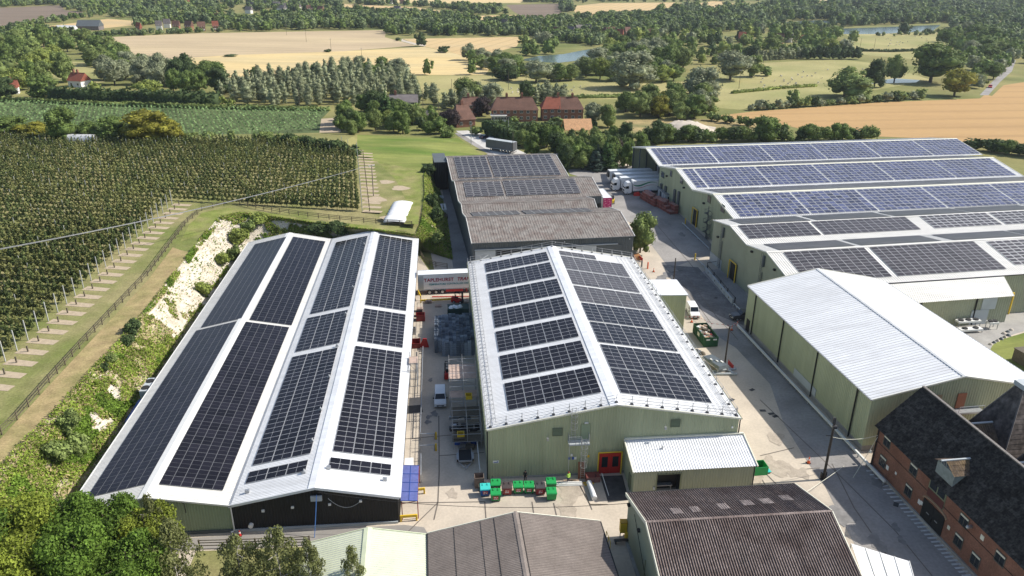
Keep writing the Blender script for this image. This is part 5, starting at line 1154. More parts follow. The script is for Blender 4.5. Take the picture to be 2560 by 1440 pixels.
# site trees between the sheds and the houses
cluster([('oak', 2), ('dark', 2), ('mid', 3)], [(1300, 362), (1310, 388), (1390, 405), (1520, 408), (1600, 385), (1650, 362), (1560, 360), (1420, 362)], 20, (42, 66), 0.85, '%s between the dark grey sheds and the brick terraces', 'trees between the grey sheds and the terraces')
cluster([('dark', 2), ('oak', 2), ('mid', 1)], [(1395, 396), (1590, 392), (1575, 418), (1500, 426), (1415, 424)], 12, (48, 70), 0.8, '%s at the edge of the lorry yard', 'trees at the edge of the lorry yard')
tree_px('conifer', 1518, 424, 338, 62, 'bright green pointed conifer by the lorry yard'); tree_px('blue', 1490, 425, 360, 60, 'blue grey conifer left of the bright green one'); tree_px('mid', 1453, 424, 378, 46, 'small round tree at the edge of the lorry yard'); tree_px('beech', 1540, 400, 345, 55, 'purple leaved tree behind the bright green conifer'); tree_px('mid', 1556, 412, 384, 28, 'small light green tree right of the bright green conifer')
tree_px('mid', 1600, 632, 536, 74, 'bushy green tree standing alone at the corner of the dark grey sheds', None)
row([('oak', 3), ('shrub', 2), ('dshrub', 2)], (1600, 356), (2180, 350), 26, (30, 46), 1.1, '%s in the hedge behind the blue panelled cold stores', 'hedge trees behind the cold stores')
tree_px('oak', 1915, 352, 292, 80, 'biggest green tree in the hedge behind the cold stores')
row([('dshrub', 3), ('shrub', 2)], (1780, 302), (1960, 330), 12, (20, 30), 1.1, '%s along the left tip of the orange wheat', 'hedge shrubs at the tip of the orange wheat')
row([('shrub', 3), ('dshrub', 2), ('wshrub', 1)], (1880, 276), (2300, 248), 26, (16, 30), 1.2, '%s in the hedge along the far edge of the orange wheat', 'hedge shrubs above the orange wheat')
row([('oak', 1), ('dshrub', 1)], (2420, 372), (2640, 400), 10, (30, 44), 1.4, '%s in the dark hedge behind the right end of the cold stores', 'hedge at the right end of the cold stores')
tree_px('mid', 2110, 240, 165, 95, 'leaning green tree at the left of the pasture pair'); tree_px('mid', 2140, 250, 195, 90, 'lower green tree in front of the leaning one'); tree_px('dark', 2185, 218, 150, 62, 'very dark pointed tree beside the big pasture tree'); tree_px('oak', 2325, 206, 106, 130, 'biggest broad tree of the right pasture'); tree_px('yellow', 2385, 240, 170, 85, 'olive yellow tree by the road at the right'); tree_px('mid', 2235, 205, 135, 55, 'slim olive tree left of the biggest pasture tree'); tree_px('mid', 1985, 262, 222, 36, 'half bare tree in the wheat hedge'); tree_px('wshrub', 1895, 272, 246, 36, 'pale shrub alone at the meadow foot'); tree_px('dark', 2260, 85, 55, 40, 'dark tree at the shore of the lake'); tree_px('dshrub', 2320, 82, 68, 22, 'round bush at the right tip of the lake')
cluster([('oak', 3), ('mid', 2), ('willow', 1)], [(2330, 105), (2420, 145), (2430, 230), (2480, 205), (2520, 165), (2530, 130), (2400, 90)], 36, (30, 46), 1.15, '%s in the wood along the road at the right', 'trees of the roadside wood')
cluster([('oak', 2), ('mid', 2)], [(2535, 148), (2580, 165), (2580, 110), (2540, 115)], 6, (28, 40), 1.1, '%s right of the road at the right edge', 'trees right of the road')
cluster([('oak', 4), ('mid', 3), ('willow', 1), ('dark', 2), ('lime', 1)], [(1500, 120), (1640, 128), (1760, 165), (1900, 148), (2110, 140), (2140, 110), (2100, 88), (1900, 80), (1700, 85), (1520, 98)], 80, (24, 38), 1.1, '%s in the parkland beyond the pond', 'trees of the parkland beyond the pond')
row([('dark', 1)], (2015, 148), (2140, 148), 9, (30, 38), 0.9, 'very dark conifer like tree in the clipped row below the white house', 'dark trees below the white house')
row([('poplar', 1)], (1895, 152), (2010, 146), 14, (26, 32), 0.6, 'slender silver poplar in the young row left of the dark conifers', 'young poplars below the white house')

FAR = [([(-40, 8), (155, 8), (160, 22), (60, 18), (-40, 22)], 50, (12, 18)), ([(155, 12), (360, 4), (1000, 4), (1005, 30), (700, 30), (580, 32), (420, 48), (340, 50), (250, 40), (165, 24)], 260, (12, 20)),
       ([(340, 55), (420, 50), (570, 52), (900, 40), (1000, 40), (1010, 72), (930, 73), (560, 80), (540, 62), (380, 60), (350, 80), (320, 66)], 260, (16, 26)), ([(190, 92), (330, 82), (560, 80), (540, 84), (320, 90)], 50, (9, 14)), ([(0, 68), (60, 62), (150, 48), (230, 40), (240, 46), (140, 58), (60, 72)], 30, (9, 15)), ([(0, 90), (60, 80), (170, 84), (200, 100), (90, 108), (0, 112)], 40, (16, 26)),
       ([(965, 88), (1300, 92), (1310, 82), (1180, 60), (1000, 42), (960, 76)], 150, (16, 26)), ([(1000, 36), (1300, 52), (1420, 50), (1430, 60), (1300, 70), (1100, 50)], 90, (14, 20)), ([(1000, 14), (1250, 22), (1270, 40), (1180, 38), (1120, 24)], 60, (12, 18)), ([(1300, 90), (1500, 118), (1520, 95), (1700, 82), (1900, 78), (1960, 60), (1700, 50), (1560, 58), (1430, 60), (1310, 72)], 330, (16, 26)),
       ([(1440, 52), (1660, 52), (1660, 44), (1440, 48)], 60, (16, 22)), ([(1380, 6), (1430, 12), (1450, 30), (1400, 32)], 24, (12, 18)), ([(1620, 40), (1700, 26), (1780, 32), (1880, 22), (1990, 12), (2120, 14), (2560, 10), (2600, 60), (2370, 58), (2080, 68), (1960, 52), (1700, 48)], 520, (16, 28)), ([(2370, 60), (2600, 60), (2600, 140), (2540, 130), (2420, 95)], 120, (20, 30)), ([(1060, -2), (1400, 2), (1400, 7), (1060, 5)], 40, (9, 13)), ([(1400, -2), (2000, -3), (1960, 2), (1440, 10)], 60, (9, 14)), ([(900, 8), (860, 18), (1000, 26), (1130, 34), (1050, 22)], 40, (10, 14)), ([(1950, 70), (2085, 74), (2110, 88), (1900, 80)], 30, (14, 22)), ([(2085, 72), (2110, 86), (2360, 82), (2350, 90), (2130, 92)], 14, (6, 12))]
def base_arrays(kind, v): return shape(kind, v)[1]
def place_arrays(a, p, h, w, rz):
    V = a[0] * np.array([w, w, h]); c, s = math.cos(rz), math.sin(rz); R = np.stack([V[:, 0] * c - V[:, 1] * s, V[:, 0] * s + V[:, 1] * c, V[:, 2]], 1); return R + np.array(p)
def join_trees(name, items, m, label, cat):
    Vs = []; Qs = []; o = 0
    for a, p, h, w in items:
        v = place_arrays(a, p, h, w, trnd.uniform(0, 6.28)); Vs.append(v); Qs.append(a[1] + o); o += len(v)
    ob = link(name, np_mesh(name, np.concatenate(Vs), np.concatenate(Qs), m)); ob['kind'] = 'stuff'; return tag(ob, label, cat)
TREES.sort(key=lambda t: -(t[2] * t[3]) / (t[1] - CAMP).length ** 2)
NT = 300
byl = {}
for t in TREES[:NT]: byl.setdefault(t[4], []).append(t)
LAB = {}
for l, ts in byl.items():
    if 2 <= len(ts) <= 20 and len(l.split()) <= 13:
        for k, t in enumerate(sorted(ts, key=lambda t: proj(t[1])[0])): LAB[id(t)] = '%s from left, %s' % (ORD[k], l)
for tt_ in TREES[:NT]:
    kind, p, h, w, label, group = tt_; label = LAB.get(id(tt_), label)
    sh = KIND_SHAPE[kind]; me = shape(sh, trnd.randrange({'round': 5, 'tall': 3, 'cone': 2, 'bush': 4}[sh]))[0]
    T = thing(NAME.get(kind, 'tree'), label, 'shrub' if 'shrub' in kind else 'tree', p, trnd.uniform(0, 6.28), group); T.scale = (w, w, h)
    c = link('crown', me, T); c.material_slots[0].link = 'OBJECT'; c.material_slots[0].material = FOL[KIND_FOL.get(kind, kind)]
    if sh != 'bush': link('trunk', trunk_mesh(0), T)
rest = {}
for kind, p, h, w, label, group in TREES[NT:]: rest.setdefault(KIND_FOL.get(kind, kind), []).append((base_arrays({'round': 'low', 'tall': 'lowtall', 'cone': 'lowtall', 'bush': 'lowbush'}[KIND_SHAPE[kind]], trnd.randrange(3)), p, h, w))
for f, items in rest.items(): join_trees('distant_trees', items, FOL[f], 'small distant hedge and woodland trees', 'trees')
fk = {'far': [], 'dark': [], 'mid': [], 'oak': []}
for polyg, n, hp in FAR:
    xs = [q[0] for q in polyg]; ys = [q[1] for q in polyg]; k = 0; tries = 0
    while k < n * 1.6 and tries < n * 40:
        tries += 1; x = trnd.uniform(min(xs), max(xs)); y = trnd.uniform(min(ys), max(ys))
        if not inpoly(x, y, polyg) or any(inpoly(x, y, q) or inpoly(x, y - 4, q) for q in FIELDS): continue
        p = at(x, y); dep = (p - CAMP).dot(FWD); h = trnd.uniform(*hp) * dep / FPX; k += 1
        fk[trnd.choice(('far', 'far', 'dark', 'mid', 'oak'))].append((base_arrays('low', trnd.randrange(4)), p, h, h * trnd.uniform(0.9, 1.5)))
for f, items in fk.items(): join_trees('woodland', items, FOL[f], 'far woods between the hill fields', 'woodland')
# wood carrying on beyond the picture so that nothing ends abruptly

# ------------------------------------------------------------------ hedges
def hedge(label, pts, wdt, hgt, m, z=0.0, px=True, dens=9, size=0.28):
    P = [at(x, y, z) for x, y in pts] if px else [Vector(p) for p in pts]
    r = np.random.default_rng(len(label)); C = []; N = []; b = MB()
    for a, c in zip(P, P[1:]):
        L = (c - a).length; u = (c - a) / L; s = Vector((-u.y, u.x, 0)); n = int(L * (2 * hgt + wdt) * dens / 3)
        b.hexa([a - s * wdt * .42, a + s * wdt * .42, c + s * wdt * .42, c - s * wdt * .42], [q + Vector((0, 0, hgt * .9)) for q in (a - s * wdt * .4, a + s * wdt * .4, c + s * wdt * .4, c - s * wdt * .4)])
        for _ in range(n):
            t = r.uniform(0, L); q = r.uniform(0, 2 * hgt + wdt); hh = hgt * (1 + 0.12 * math.sin(t * 0.7 + a.x) + 0.1 * math.sin(t * 1.9))
            if q < hgt: o = -wdt / 2; zz = q / hgt * hh; nn = -s
            elif q < 2 * hgt: o = wdt / 2; zz = (q - hgt) / hgt * hh; nn = s
            else: o = (q - 2 * hgt) - wdt / 2; zz = hh; nn = Vector((0, 0, 1))
            p = a + u * t + s * (o + r.normal(0, 0.08)); C.append((p.x, p.y, p.z + zz)); N.append(tuple(nn))
    lv = leaf_quads(np.array(C), np.array(N), size, r, 0.5); o = len(b.v)
    V = np.concatenate([np.array(b.v), lv]); F = b.f + [tuple(int(i) for i in q) for q in (np.arange(len(lv)).reshape(-1, 4) + o)]
    me = np_mesh('hedge', V, np.array([f if len(f) == 4 else f for f in F]), m)
    return tag(link('hedge', me), label, 'hedge')
hedge('tall clipped dark hedge along the far side of the country road', [(130, 252), (300, 260), (545, 266)], 5, 6.0, FOL['dark'], size=0.6, dens=5)
hedge('low field hedge between the country road and the maize', [(-40, 251), (330, 266), (620, 274), (825, 277)], 2.5, 1.8, FOL['mid'], size=0.45, dens=5)
hedge('long clipped hedge in front of the brick terraces', [(1205, 321), (1350, 325), (1490, 319)], 4, 2.7, FOL['dark'], size=0.5, dens=6)
hedge('tall dark hedge along the car park', [(1225, 336), (1262, 352), (1290, 366)], 4.5, 5.5, FOL['dark'], size=0.5, dens=6)
hedge('thin dark hedge line across the near meadow', [(1420, 246), (1560, 243), (1700, 240)], 3, 1.4, FOL['mid'], size=0.5, dens=4)
hedge('straggling ditch hedge across the sheep pasture', [(1830, 234), (1950, 222), (2040, 216)], 2.5, 1.2, FOL['lime'], size=0.5, dens=4)
hedge('thin hedge along the lower edge of the far pasture', [(2140, 128), (2230, 130), (2330, 126)], 3, 1.6, FOL['dark'], size=0.6, dens=4)

# ------------------------------------------------------------------ vegetation on the bank (nobody could count it)
def chalkiness(i):  # along the bank: bare chalk between the corner and two thirds down the left side
    s = i / (NB - 1) * (len(top) - 1)
    return s
r = np.random.default_rng(3); C1 = []; N1 = []; C2 = []; N2 = []; C3 = []; N3 = []
for _ in range(270000):
    i = r.integers(0, NB); j = r.integers(0, NA - 1); p = V0 = V[i, j] + (V[min(i + 1, NB - 1), j] - V[i, j]) * r.uniform() + (V[i, j + 1] - V[i, j]) * r.uniform()
    s = i / (NB - 1) * (len(top) - 1); f = j / (NA - 1)
    pn = mnoise.noise(Vector(p) * 0.16) + 0.5 * mnoise.noise(Vector(p) * 0.5)
    if bare_at(i, j) and r.uniform() > 0.03: continue
    if s < 9 and f > 0.82 and r.uniform() < 0.85: continue
    if s < 6.5 and pn < -0.42 and r.uniform() < 0.8: continue
    if s < 6.5 and f < 0.16 and r.uniform() < 0.7: continue
    h = r.uniform(0.05, 0.5) * (1.4 if s < 5 else 1.0); q = (p[0], p[1], p[2] + h)
    nn = (0.3, -0.2, 1)
    (C1 if pn > 0.25 else (C2 if r.uniform() < 0.75 else C3)).append(q); (N1 if pn > 0.25 else (N2 if len(N2) < len(C2) else N3)).append(nn)
for nm, C, m, sz in (('bank_shrubbery', C1, foliage('bank_green', (0.160, 0.250, 0.036)), 0.14), ('bank_weeds', C2, foliage('weed_green', (0.255, 0.340, 0.052)), 0.125), ('bank_dry_grass', C3, foliage('dry_stalks', (0.40, 0.32, 0.16)), 0.12)):
    lv = leaf_quads(np.array(C), np.tile(np.array([[0.2, -0.1, 1.0]]), (len(C), 1)), sz, r, 0.8); ob = link(nm, np_mesh(nm, lv, np.arange(len(lv)).reshape(-1, 4), m)); ob['kind'] = 'stuff'
VB = V.reshape(-1, 3); VBP = np.array([proj(q) for q in VB])
BSH = ((335, 835, 46, 40, 'dshrub'), (318, 862, 40, 34, 'dshrub'), (280, 905, 34, 30, 'shrub'), (262, 925, 26, 24, 'dshrub'), (175, 1080, 60, 60, 'shrub'), (150, 1150, 70, 60, 'shrub'), (560, 660, 40, 36, 'yshrub'), (600, 610, 60, 44, 'yshrub'), (620, 585, 40, 36, 'shrub'), (650, 560, 50, 30, 'yshrub'), (800, 580, 70, 30, 'dshrub'), (850, 585, 60, 34, 'dshrub'), (585, 650, 36, 40, 'shrub'), (510, 735, 40, 40, 'yshrub'), (200, 1140, 60, 70, 'shrub'), (1080, 520, 36, 40, 'dshrub'), (1070, 440, 40, 30, 'dshrub'), (1092, 560, 34, 50, 'dshrub'), (1095, 610, 34, 44, 'shrub'))
KO = sorted(range(len(BSH)), key=lambda k: -BSH[k][1])
for k, (x, y, w, h, kd) in enumerate(BSH):
    p = VB[int(np.argmin((VBP[:, 0] - x) ** 2 + (VBP[:, 1] - y) ** 2))]; p = Vector(p); dep = (p - CAMP).dot(FWD)
    T = thing('shrub', '%s shrub on the chalk bank counted from the nearest, %s' % (ORD[KO.index(k)], LOOK[kd]), 'shrub', p - Vector((0, 0, 0.25)), trnd.uniform(0, 6), 'shrubs growing on the chalk bank'); T.scale = (w * dep / FPX, w * dep / FPX, h * dep / FPX * 1.1)
    c = link('crown', shape('bush', k % 4)[0], T); c.material_slots[0].link = 'OBJECT'; c.material_slots[0].material = FOL[KIND_FOL[kd]]

# ------------------------------------------------------------------ maize
a0, a1 = at(-60, 322), at(797, 342)
r = np.random.default_rng(8); C = []; MZ = [(-40, 252), (330, 264), (620, 274), (824, 277), (801, 298), (796, 341), (598, 354), (460, 339), (-60, 321)]
MW = [at(x, y) for x, y in MZ]; mwp = [(p.x, p.y) for p in MW]; xs = [p.x for p in MW]; ys = [p.y for p in MW]
u = Vector((-0.42, 0.91, 0)).normalized(); s_ = Vector((u.y, -u.x, 0))
for k in range(-210, 210):
    for t in np.arange(-20, 320, 1.15):
        p = at(400, 330) + s_ * (k * 1.75) + u * t
        if inpoly(p.x, p.y, mwp): C.append((p.x + r.normal(0, .15), p.y + r.normal(0, .3), r.uniform(0.7, 1.5)))
C = np.array(C); lv = leaf_quads(C, np.tile(np.array([[0.2, -0.3, 1.0]]), (len(C), 1)), 0.42, r, 0.6)
ob = link('maize_crop', np_mesh('maize_crop', lv, np.arange(len(lv)).reshape(-1, 4), foliage('maize_leaf', (0.150, 0.225, 0.085), var=0.15))); tag(ob, 'rows of green maize in the field beyond the orchard', 'maize', kind='stuff')

# ------------------------------------------------------------------ the apple orchard
RD = Vector((0.9875, -0.1576, 0)); RN = Vector((0.1576, 0.9875, 0))
m_apple = foliage('apple_foliage', (0.130, 0.162, 0.056)); m_apple2 = foliage('apple_foliage_olive', (0.195, 0.205, 0.072))
def apple_arrays(seed, n=90):
    rr = random.Random(seed); L = [((rr.uniform(-.12, .12), rr.uniform(-.2, .2), h), (0.46 - 0.08 * k, 0.40 - 0.08 * k, 0.36)) for k, h in enumerate((0.75, 1.25, 1.8, 2.35))]
    for _ in range(4): a = rr.uniform(0, 6.28); L.append(((0.42 * math.cos(a), 0.32 * math.sin(a), rr.uniform(.6, 2.1)), (0.24, 0.2, 0.24)))
    v, q = crown_arrays(L, n, 0.15, seed, 0.66, 0.8, 6, 3)
    return v, q
AP = [apple_arrays(k, 190) for k in range(5)]; APL = [apple_arrays(k + 10, 80) for k in range(4)]
def end_x(s):
    # right-hand end of the row at distance s: measured along RD
    A = [(89.0, at(20, 900, 6)), (171.0, at(405, 520, 6))]
    if s < 171.3:
        f = (s - A[0][0]) / (A[1][0] - A[0][0]); return A[0][1].lerp(A[1][1], f).dot(RD)
    f = (s - at(905, 520, 6).dot(RN)) / (at(900, 415, 6).dot(RN) - at(905, 520, 6).dot(RN)); return at(905, 520, 6).lerp(at(900, 412, 6), f).dot(RD)
apples = []; posts = []; soil = MB(); arnd = random.Random(4)
s = 82.0; k = 0
smax = at(300, 345, 6).dot(RN) + 2
while s < smax:
    e = end_x(s); x = e - 1.2; 
    if s > 232: e = min(e, at(870, 385, 6).dot(RD) - (s - 232) * 1.0); x = e - 1.2
    p = RD * e + RN * s; 
    if k % 1 == 0:
        posts.append((Vector((p.x, p.y, ZP)), 3.9, True))
        a, c = p + RD * 0.2, p + RD * 5.0
        soil.quad(*[Vector((q.x, q.y, ZP + 0.03)) for q in (a - RN * 0.9, c - RN * 0.75, c + RN * 0.75, a + RN * 0.9)])
    n = 0
    while True:
        q = RD * x + RN * s; sx_, sy_ = proj((q.x, q.y, ZP + 1))
        if sx_ < -60 or x < e - 260: break
        if sy_ < 1100: apples.append((Vector((q.x + arnd.uniform(-.15, .15), q.y + arnd.uniform(-.15, .15), ZP)), arnd.uniform(0.82, 1.15)))
        if n % 8 == (k * 3) % 8 and n > 2 and sx_ > -20: posts.append((Vector((q.x, q.y, ZP)), arnd.uniform(2.9, 3.45), False))
        x -= 1.3; n += 1
    s += 3.45; k += 1
soil.build('bare_soil', m_soil)['kind'] = 'structure'
apples.sort(key=lambda t: (t[0] - CAMP).length)
vis = [t for t in apples if proj(t[0] + Vector((0, 0, 2)))[0] > 0 and proj(t[0])[1] < 1440]
apm = [np_mesh('apple_tree', a[0], a[1], m) for a in AP for m in (m_apple, m_apple2)]
b = MB(); b.tube((0, 0, 0), (0, 0, 1.6), 0.05, 0.03, 6); apt = b.mesh('trunk', m_bark)
ids = set(id(t) for t in vis[:300])
for t in vis[:300]:
    T = thing('apple_tree', 'leafy trained apple tree in the orchard rows above the chalk bank', 'apple tree', t[0], arnd.choice((0, math.pi)) - 0.158, 'apple trees of the orchard rows'); T.scale = (t[1], t[1], t[1])
    link('crown', apm[arnd.randrange(10)], T); link('trunk', apt, T)
for mi, m in enumerate((m_apple, m_apple2)):
    Vs = []; Qs = []; o = 0
    for n, t in enumerate([t for t in apples if id(t) not in ids]):
        if n % 2 != mi: continue
        near = (t[0] - CAMP).length < 175
        a = (AP if near else APL)[arnd.randrange(4)]; v = place_arrays(a, t[0], t[1], t[1], arnd.choice((0, math.pi)) - 0.158 + arnd.uniform(-.2, .2)); Vs.append(v); Qs.append(a[1] + o); o += len(v)
    ob = link('apple_rows', np_mesh('apple_rows', np.concatenate(Vs), np.concatenate(Qs), m)); tag(ob, 'farther apple trees of the orchard rows', 'orchard', kind='stuff')
posts.sort(key=lambda t: (t[0] - CAMP).length)
b = MB(); b.b2((-0.07, -0.07, 0), (0.07, 0.07, 1.0)); pm = b.mesh('orchard_post', m_wpost)
vp = [t for t in posts if -5 < proj(t[0] + Vector((0, 0, 3)))[0] < 2560]
for t in vp[:300]:
    o = link('orchard_post', pm); o.location = t[0]; o.rotation_euler = (0, 0, 0.1); o.scale = (0.95 if t[2] else 0.65, 0.95 if t[2] else 0.65, t[1] * 0.9)
    tag(o, 'tall white concrete post at the end of an apple row' if t[2] else 'white concrete post standing among the apple trees', 'orchard post', 'end posts of the apple rows' if t[2] else 'posts among the apple trees')
b = MB()
for t in vp[300:]: b.b2((t[0].x - .07, t[0].y - .07, ZP), (t[0].x + .07, t[0].y + .07, ZP + t[1]))
if b.v: b.build('orchard_post', m_wpost)['kind'] = 'stuff'
b = MB()
sp = MB(); sp.b2((-0.09, -0.09, 0), (0.09, 0.09, 1.0)); spm = sp.mesh('anchor_stake', m_wood)
for t in [t for t in posts if t[2]]:
    q = t[0] + RD * 1.9; x, y = proj(q)
    if 0 < x < 2560 and y < 1400:
        o = link('anchor_stake', spm); o.location = q; tag(o, 'short dark anchor stake in the bare soil at the end of an apple row', 'stake', 'anchor stakes at the row ends')

# ------------------------------------------------------------------ fences
def fence(name, label, pts, step, hgt, m, rails=(0.45, 0.85, 1.2), pw=0.14, rh=0.10):
    T = thing(name, label, 'fence', pts[0]); o = Vector(pts[0])
    P = []
    for a, c in zip(pts, pts[1:]):
        L = (c - a).length; n = max(1, round(L / step))
        for i in range(n): P.append(a.lerp(c, i / n))
    P.append(pts[-1]); pm_ = MB(); pm_.b2((-pw / 2, -pw / 2, 0), (pw / 2, pw / 2, hgt)); pm2 = pm_.mesh('post', m)
    for p in P: link('post', pm2, T, Matrix.Translation(p - o))
    for a, c in zip(P, P[1:]):
        for z in rails:
            b = MB(); b.bar(a - o + Vector((0, 0, z)), c - o + Vector((0, 0, z)), 0.05, rh); b.build('rail', m, T)
    return T
m_fencew = mat('fence_timber', (0.115, 0.095, 0.062), 0.9, var=0.25, sc=1.5)
fence('rail_fence', 'long timber post and rail fence along the top of the chalk bank', [at(x, y, ZP) for x, y in ((-60, 1150), (5, 1087), (44, 1050), (124, 957), (200, 872), (290, 775), (370, 690), (430, 608), (470, 556), (505, 527), (560, 514), (600, 513))], 2.9, 1.3, m_fencew)
fence('rail_fence', 'post and rail fence curving between the orchard corner and the white covered heap', [at(x, y, ZP) for x, y in ((600, 513), (640, 522), (700, 533), (770, 543), (850, 552), (940, 560), (1030, 566))], 2.9, 1.3, m_fencew)
fence('rail_fence', 'short dark rail fence at the foot of the bank behind the white lorry trailer', [at(x, y, 0) for x, y in ((1052, 640), (1060, 655), (1090, 668), (1118, 672))], 2.2, 1.3, m_fencew)
# ------------------------------------------------------------------ houses
m_tilered = mat('red_roof_tile', (0.24, 0.075, 0.045), 0.9, var=0.15, sc=0.6, var2=0.15, sc2=4)
m_tilebrown = mat('brown_roof_tile', (0.155, 0.082, 0.058), 0.9, var=0.2, sc=0.5, var2=0.15, sc2=4)
m_tilegrey = mat('grey_roof_tile', (0.16, 0.14, 0.135), 0.9, var=0.2, sc=0.5)
m_render = mat('white_render', (0.72, 0.70, 0.66), 0.85, var=0.05)
m_brick2 = mat('house_brick', (0.27, 0.125, 0.08), 0.9, var=0.15, sc=1.0, var2=0.15, sc2=6)
def house(px, py, wd, dp, eave, ridge, yaw, mw, mr, label, group=None, chim=(0.25, 0.75), wins=2, hip=0.0, z=0.0, detail=True, cat='house', name='house'):
    p = at(px, py, z); T = thing(name, label, cat, p, yaw, group)
    b = MB(); b.b2((-wd / 2, 0, 0), (wd / 2, dp, eave))
    if not hip:
        b2_ = [(-wd / 2, 0, eave), (-wd / 2, dp, eave), (-wd / 2, dp / 2, ridge - 0.1)]; b3_ = [(wd / 2, 0, eave), (wd / 2, dp, eave), (wd / 2, dp / 2, ridge - 0.1)]
        b.add(b2_ + b3_, ((0, 1, 2), (5, 4, 3), (0, 2, 5, 3), (1, 4, 5, 2)))
    b.build('wall', mw, T)
    o = 0.4; k = (ridge - eave) / (dp / 2); e = eave - o * k; b = MB(); h = hip * dp / 2
    A = [(-wd / 2 - o, -o, e), (wd / 2 + o, -o, e), (wd / 2 + o, dp + o, e), (-wd / 2 - o, dp + o, e)]; R0, R1 = (-wd / 2 - (o if not hip else 0) + h, dp / 2, ridge), (wd / 2 + (o if not hip else 0) - h, dp / 2, ridge)
    t = 0.14; U = lambda q: (q[0], q[1], q[2] + t)
    b.quad(A[0], A[1], R1, R0); b.quad(A[2], A[3], R0, R1); b.add([A[1], A[2], R1], ((0, 1, 2),)); b.add([A[3], A[0], R0], ((0, 1, 2),))
    rf = b.build('roof', mr, T)
    if detail:
        b = MB(); b.tube(R0, R1, 0.16, n=6); b.build('ridge_tiles', mr, rf)
        for f in chim:
            x = -wd / 2 + wd * f; b = MB(); b.b2((x - 0.5, dp / 2 - 0.4, ridge - 0.8), (x + 0.5, dp / 2 + 0.4, ridge + 1.5)); b.tube((x - .2, dp / 2, ridge + 1.5), (x - .2, dp / 2, ridge + 1.9), 0.14, n=6); b.tube((x + .2, dp / 2, ridge + 1.5), (x + .2, dp / 2, ridge + 1.9), 0.14, n=6); b.build('chimney', m_brick2, rf)
    for i in range(wins):
        x = -wd / 2 + wd * (i + 0.5) / wins
        for zz in ([0.9, 3.5] if eave > 4 else [0.9]):
            b = MB(); b.b2((x - 0.65, -0.06, zz), (x + 0.65, -0.005, zz + 1.25)); w = b.build('window', m_trimw, T)
            if detail:
                for sx in (-0.3, 0.3):
                    b = MB(); b.b2((x + sx - 0.25, -0.08, zz + 0.1), (x + sx + 0.25, -0.065, zz + 1.15)); b.build('pane', m_glass, w)
    return T
house(1287, 304, 19.5, 8.0, 5.2, 9.6, 0.06, m_brick2, m_tilebrown, 'left brick terrace with long brown hipped roof behind the clipped hedge', chim=(0.33, 0.66), wins=7, hip=0.55)
ht = house(1406, 302, 17.6, 8.0, 5.2, 9.4, 0.05, m_brick2, m_tilebrown, 'right brick terrace whose roof is half bright red tiles and half brown', chim=(0.4, 0.75), wins=6, hip=0.55)
b = MB(); b.quad((-9.2, -0.43, 5.02), (-0.8, -0.43, 5.02), (-0.8, 3.95, 9.5), (-6.7, 3.95, 9.5)); b.add([(-9.25, -0.4, 5.0), (-6.75, 4.0, 9.5), (-9.25, 8.4, 5.0)], ((0, 1, 2),)); b.build('red_tiles', m_tilered, ht)
T = house(1247, 305, 6.2, 3.0, 2.8, 3.2, 0.06, m_render, m_roofw, 'white flat conservatory at the left end of the left terrace', chim=(), wins=5)
house(1165, 318, 8.0, 11.0, 3.4, 8.4, 0.35, m_brick2, m_tilebrown, 'brown barn house with steep half hipped roof at the head of the car park', chim=(0.5,), wins=2, hip=0.3)
house(1178, 290, 9, 7, 4.6, 7.6, 0.15, m_brick2, m_tilebrown, 'brick house just behind the brown barn house', chim=(0.4,), wins=3, hip=0.3)
house(1010, 283, 12, 8, 5.0, 7.6, 0.1, m_lgrey, m_tilegrey, 'pale grey roofed house among the garden trees', chim=(0.2,), wins=3)
house(1055, 305, 9, 6, 3.0, 4.2, 0.1, m_render, m_tilegrey, 'small grey roofed shed house in the gardens', chim=(), wins=2)
house(188, 218, 8.5, 7, 3.6, 7.0, -0.3, m_render, m_tilered, 'white gabled cottage with red roof behind the road hedge', chim=(0.2, 0.5), wins=2)
house(28, 236, 6.5, 5, 3.6, 6.4, 0.4, m_render, m_tilered, 'small white cottage with orange roof half hidden at the left edge', chim=(0.6,), wins=2)
house(162, 88, 16, 10, 4, 8, 0.0, m_render, m_roofg, 'white farm building at the edge of the left hill wood', chim=(), wins=0, detail=False, cat='farm building')
house(220, 76, 20, 13, 4, 9, 0.1, m_tilegrey, m_dgrey, 'dark grey barn on the pale hill field', chim=(), wins=0, detail=False, cat='barn', name='barn')
hr = random.Random(21)
V_ = [(346, 80, 20, 'red'), (398, 75, 22, 'grey'), (418, 70, 24, 'white'), (440, 75, 26, 'brown'), (470, 76, 30, 'brown'), (505, 78, 28, 'brown'), (540, 76, 22, 'red'), (516, 52, 16, 'grey'), (540, 54, 16, 'brown'), (632, 22, 22, 'white'), (660, 18, 24, 'grey'), (690, 20, 30, 'grey'), (715, 24, 26, 'grey'), (742, 26, 24, 'white'), (775, 30, 22, 'brown'), (800, 32, 22, 'brown'), (620, 34, 26, 'grey'), (700, 30, 36, 'white'), (470, 16, 18, 'red'), (520, 8, 20, 'grey'), (440, 10, 18, 'red'), (560, 6, 20, 'white'), (990, 32, 30, 'white'), (975, 10, 18, 'grey'), (1005, 10, 18, 'brown'),
      (1425, 90, 26, 'grey'), (1450, 86, 28, 'white'), (1470, 84, 22, 'grey'), (1505, 92, 26, 'brown'), (1530, 92, 28, 'brown'), (1548, 98, 24, 'red'), (1570, 92, 24, 'brown'), (1600, 92, 26, 'white'), (1625, 96, 24, 'brown'), (1390, 92, 22, 'brown'), (1855, 106, 26, 'red'), (1948, 110, 26, 'brown'), (1970, 106, 26, 'white'), (2010, 112, 24, 'red'), (1260, 70, 20, 'white'), (2540, 98, 26, 'white'), (2555, 92, 20, 'grey')]
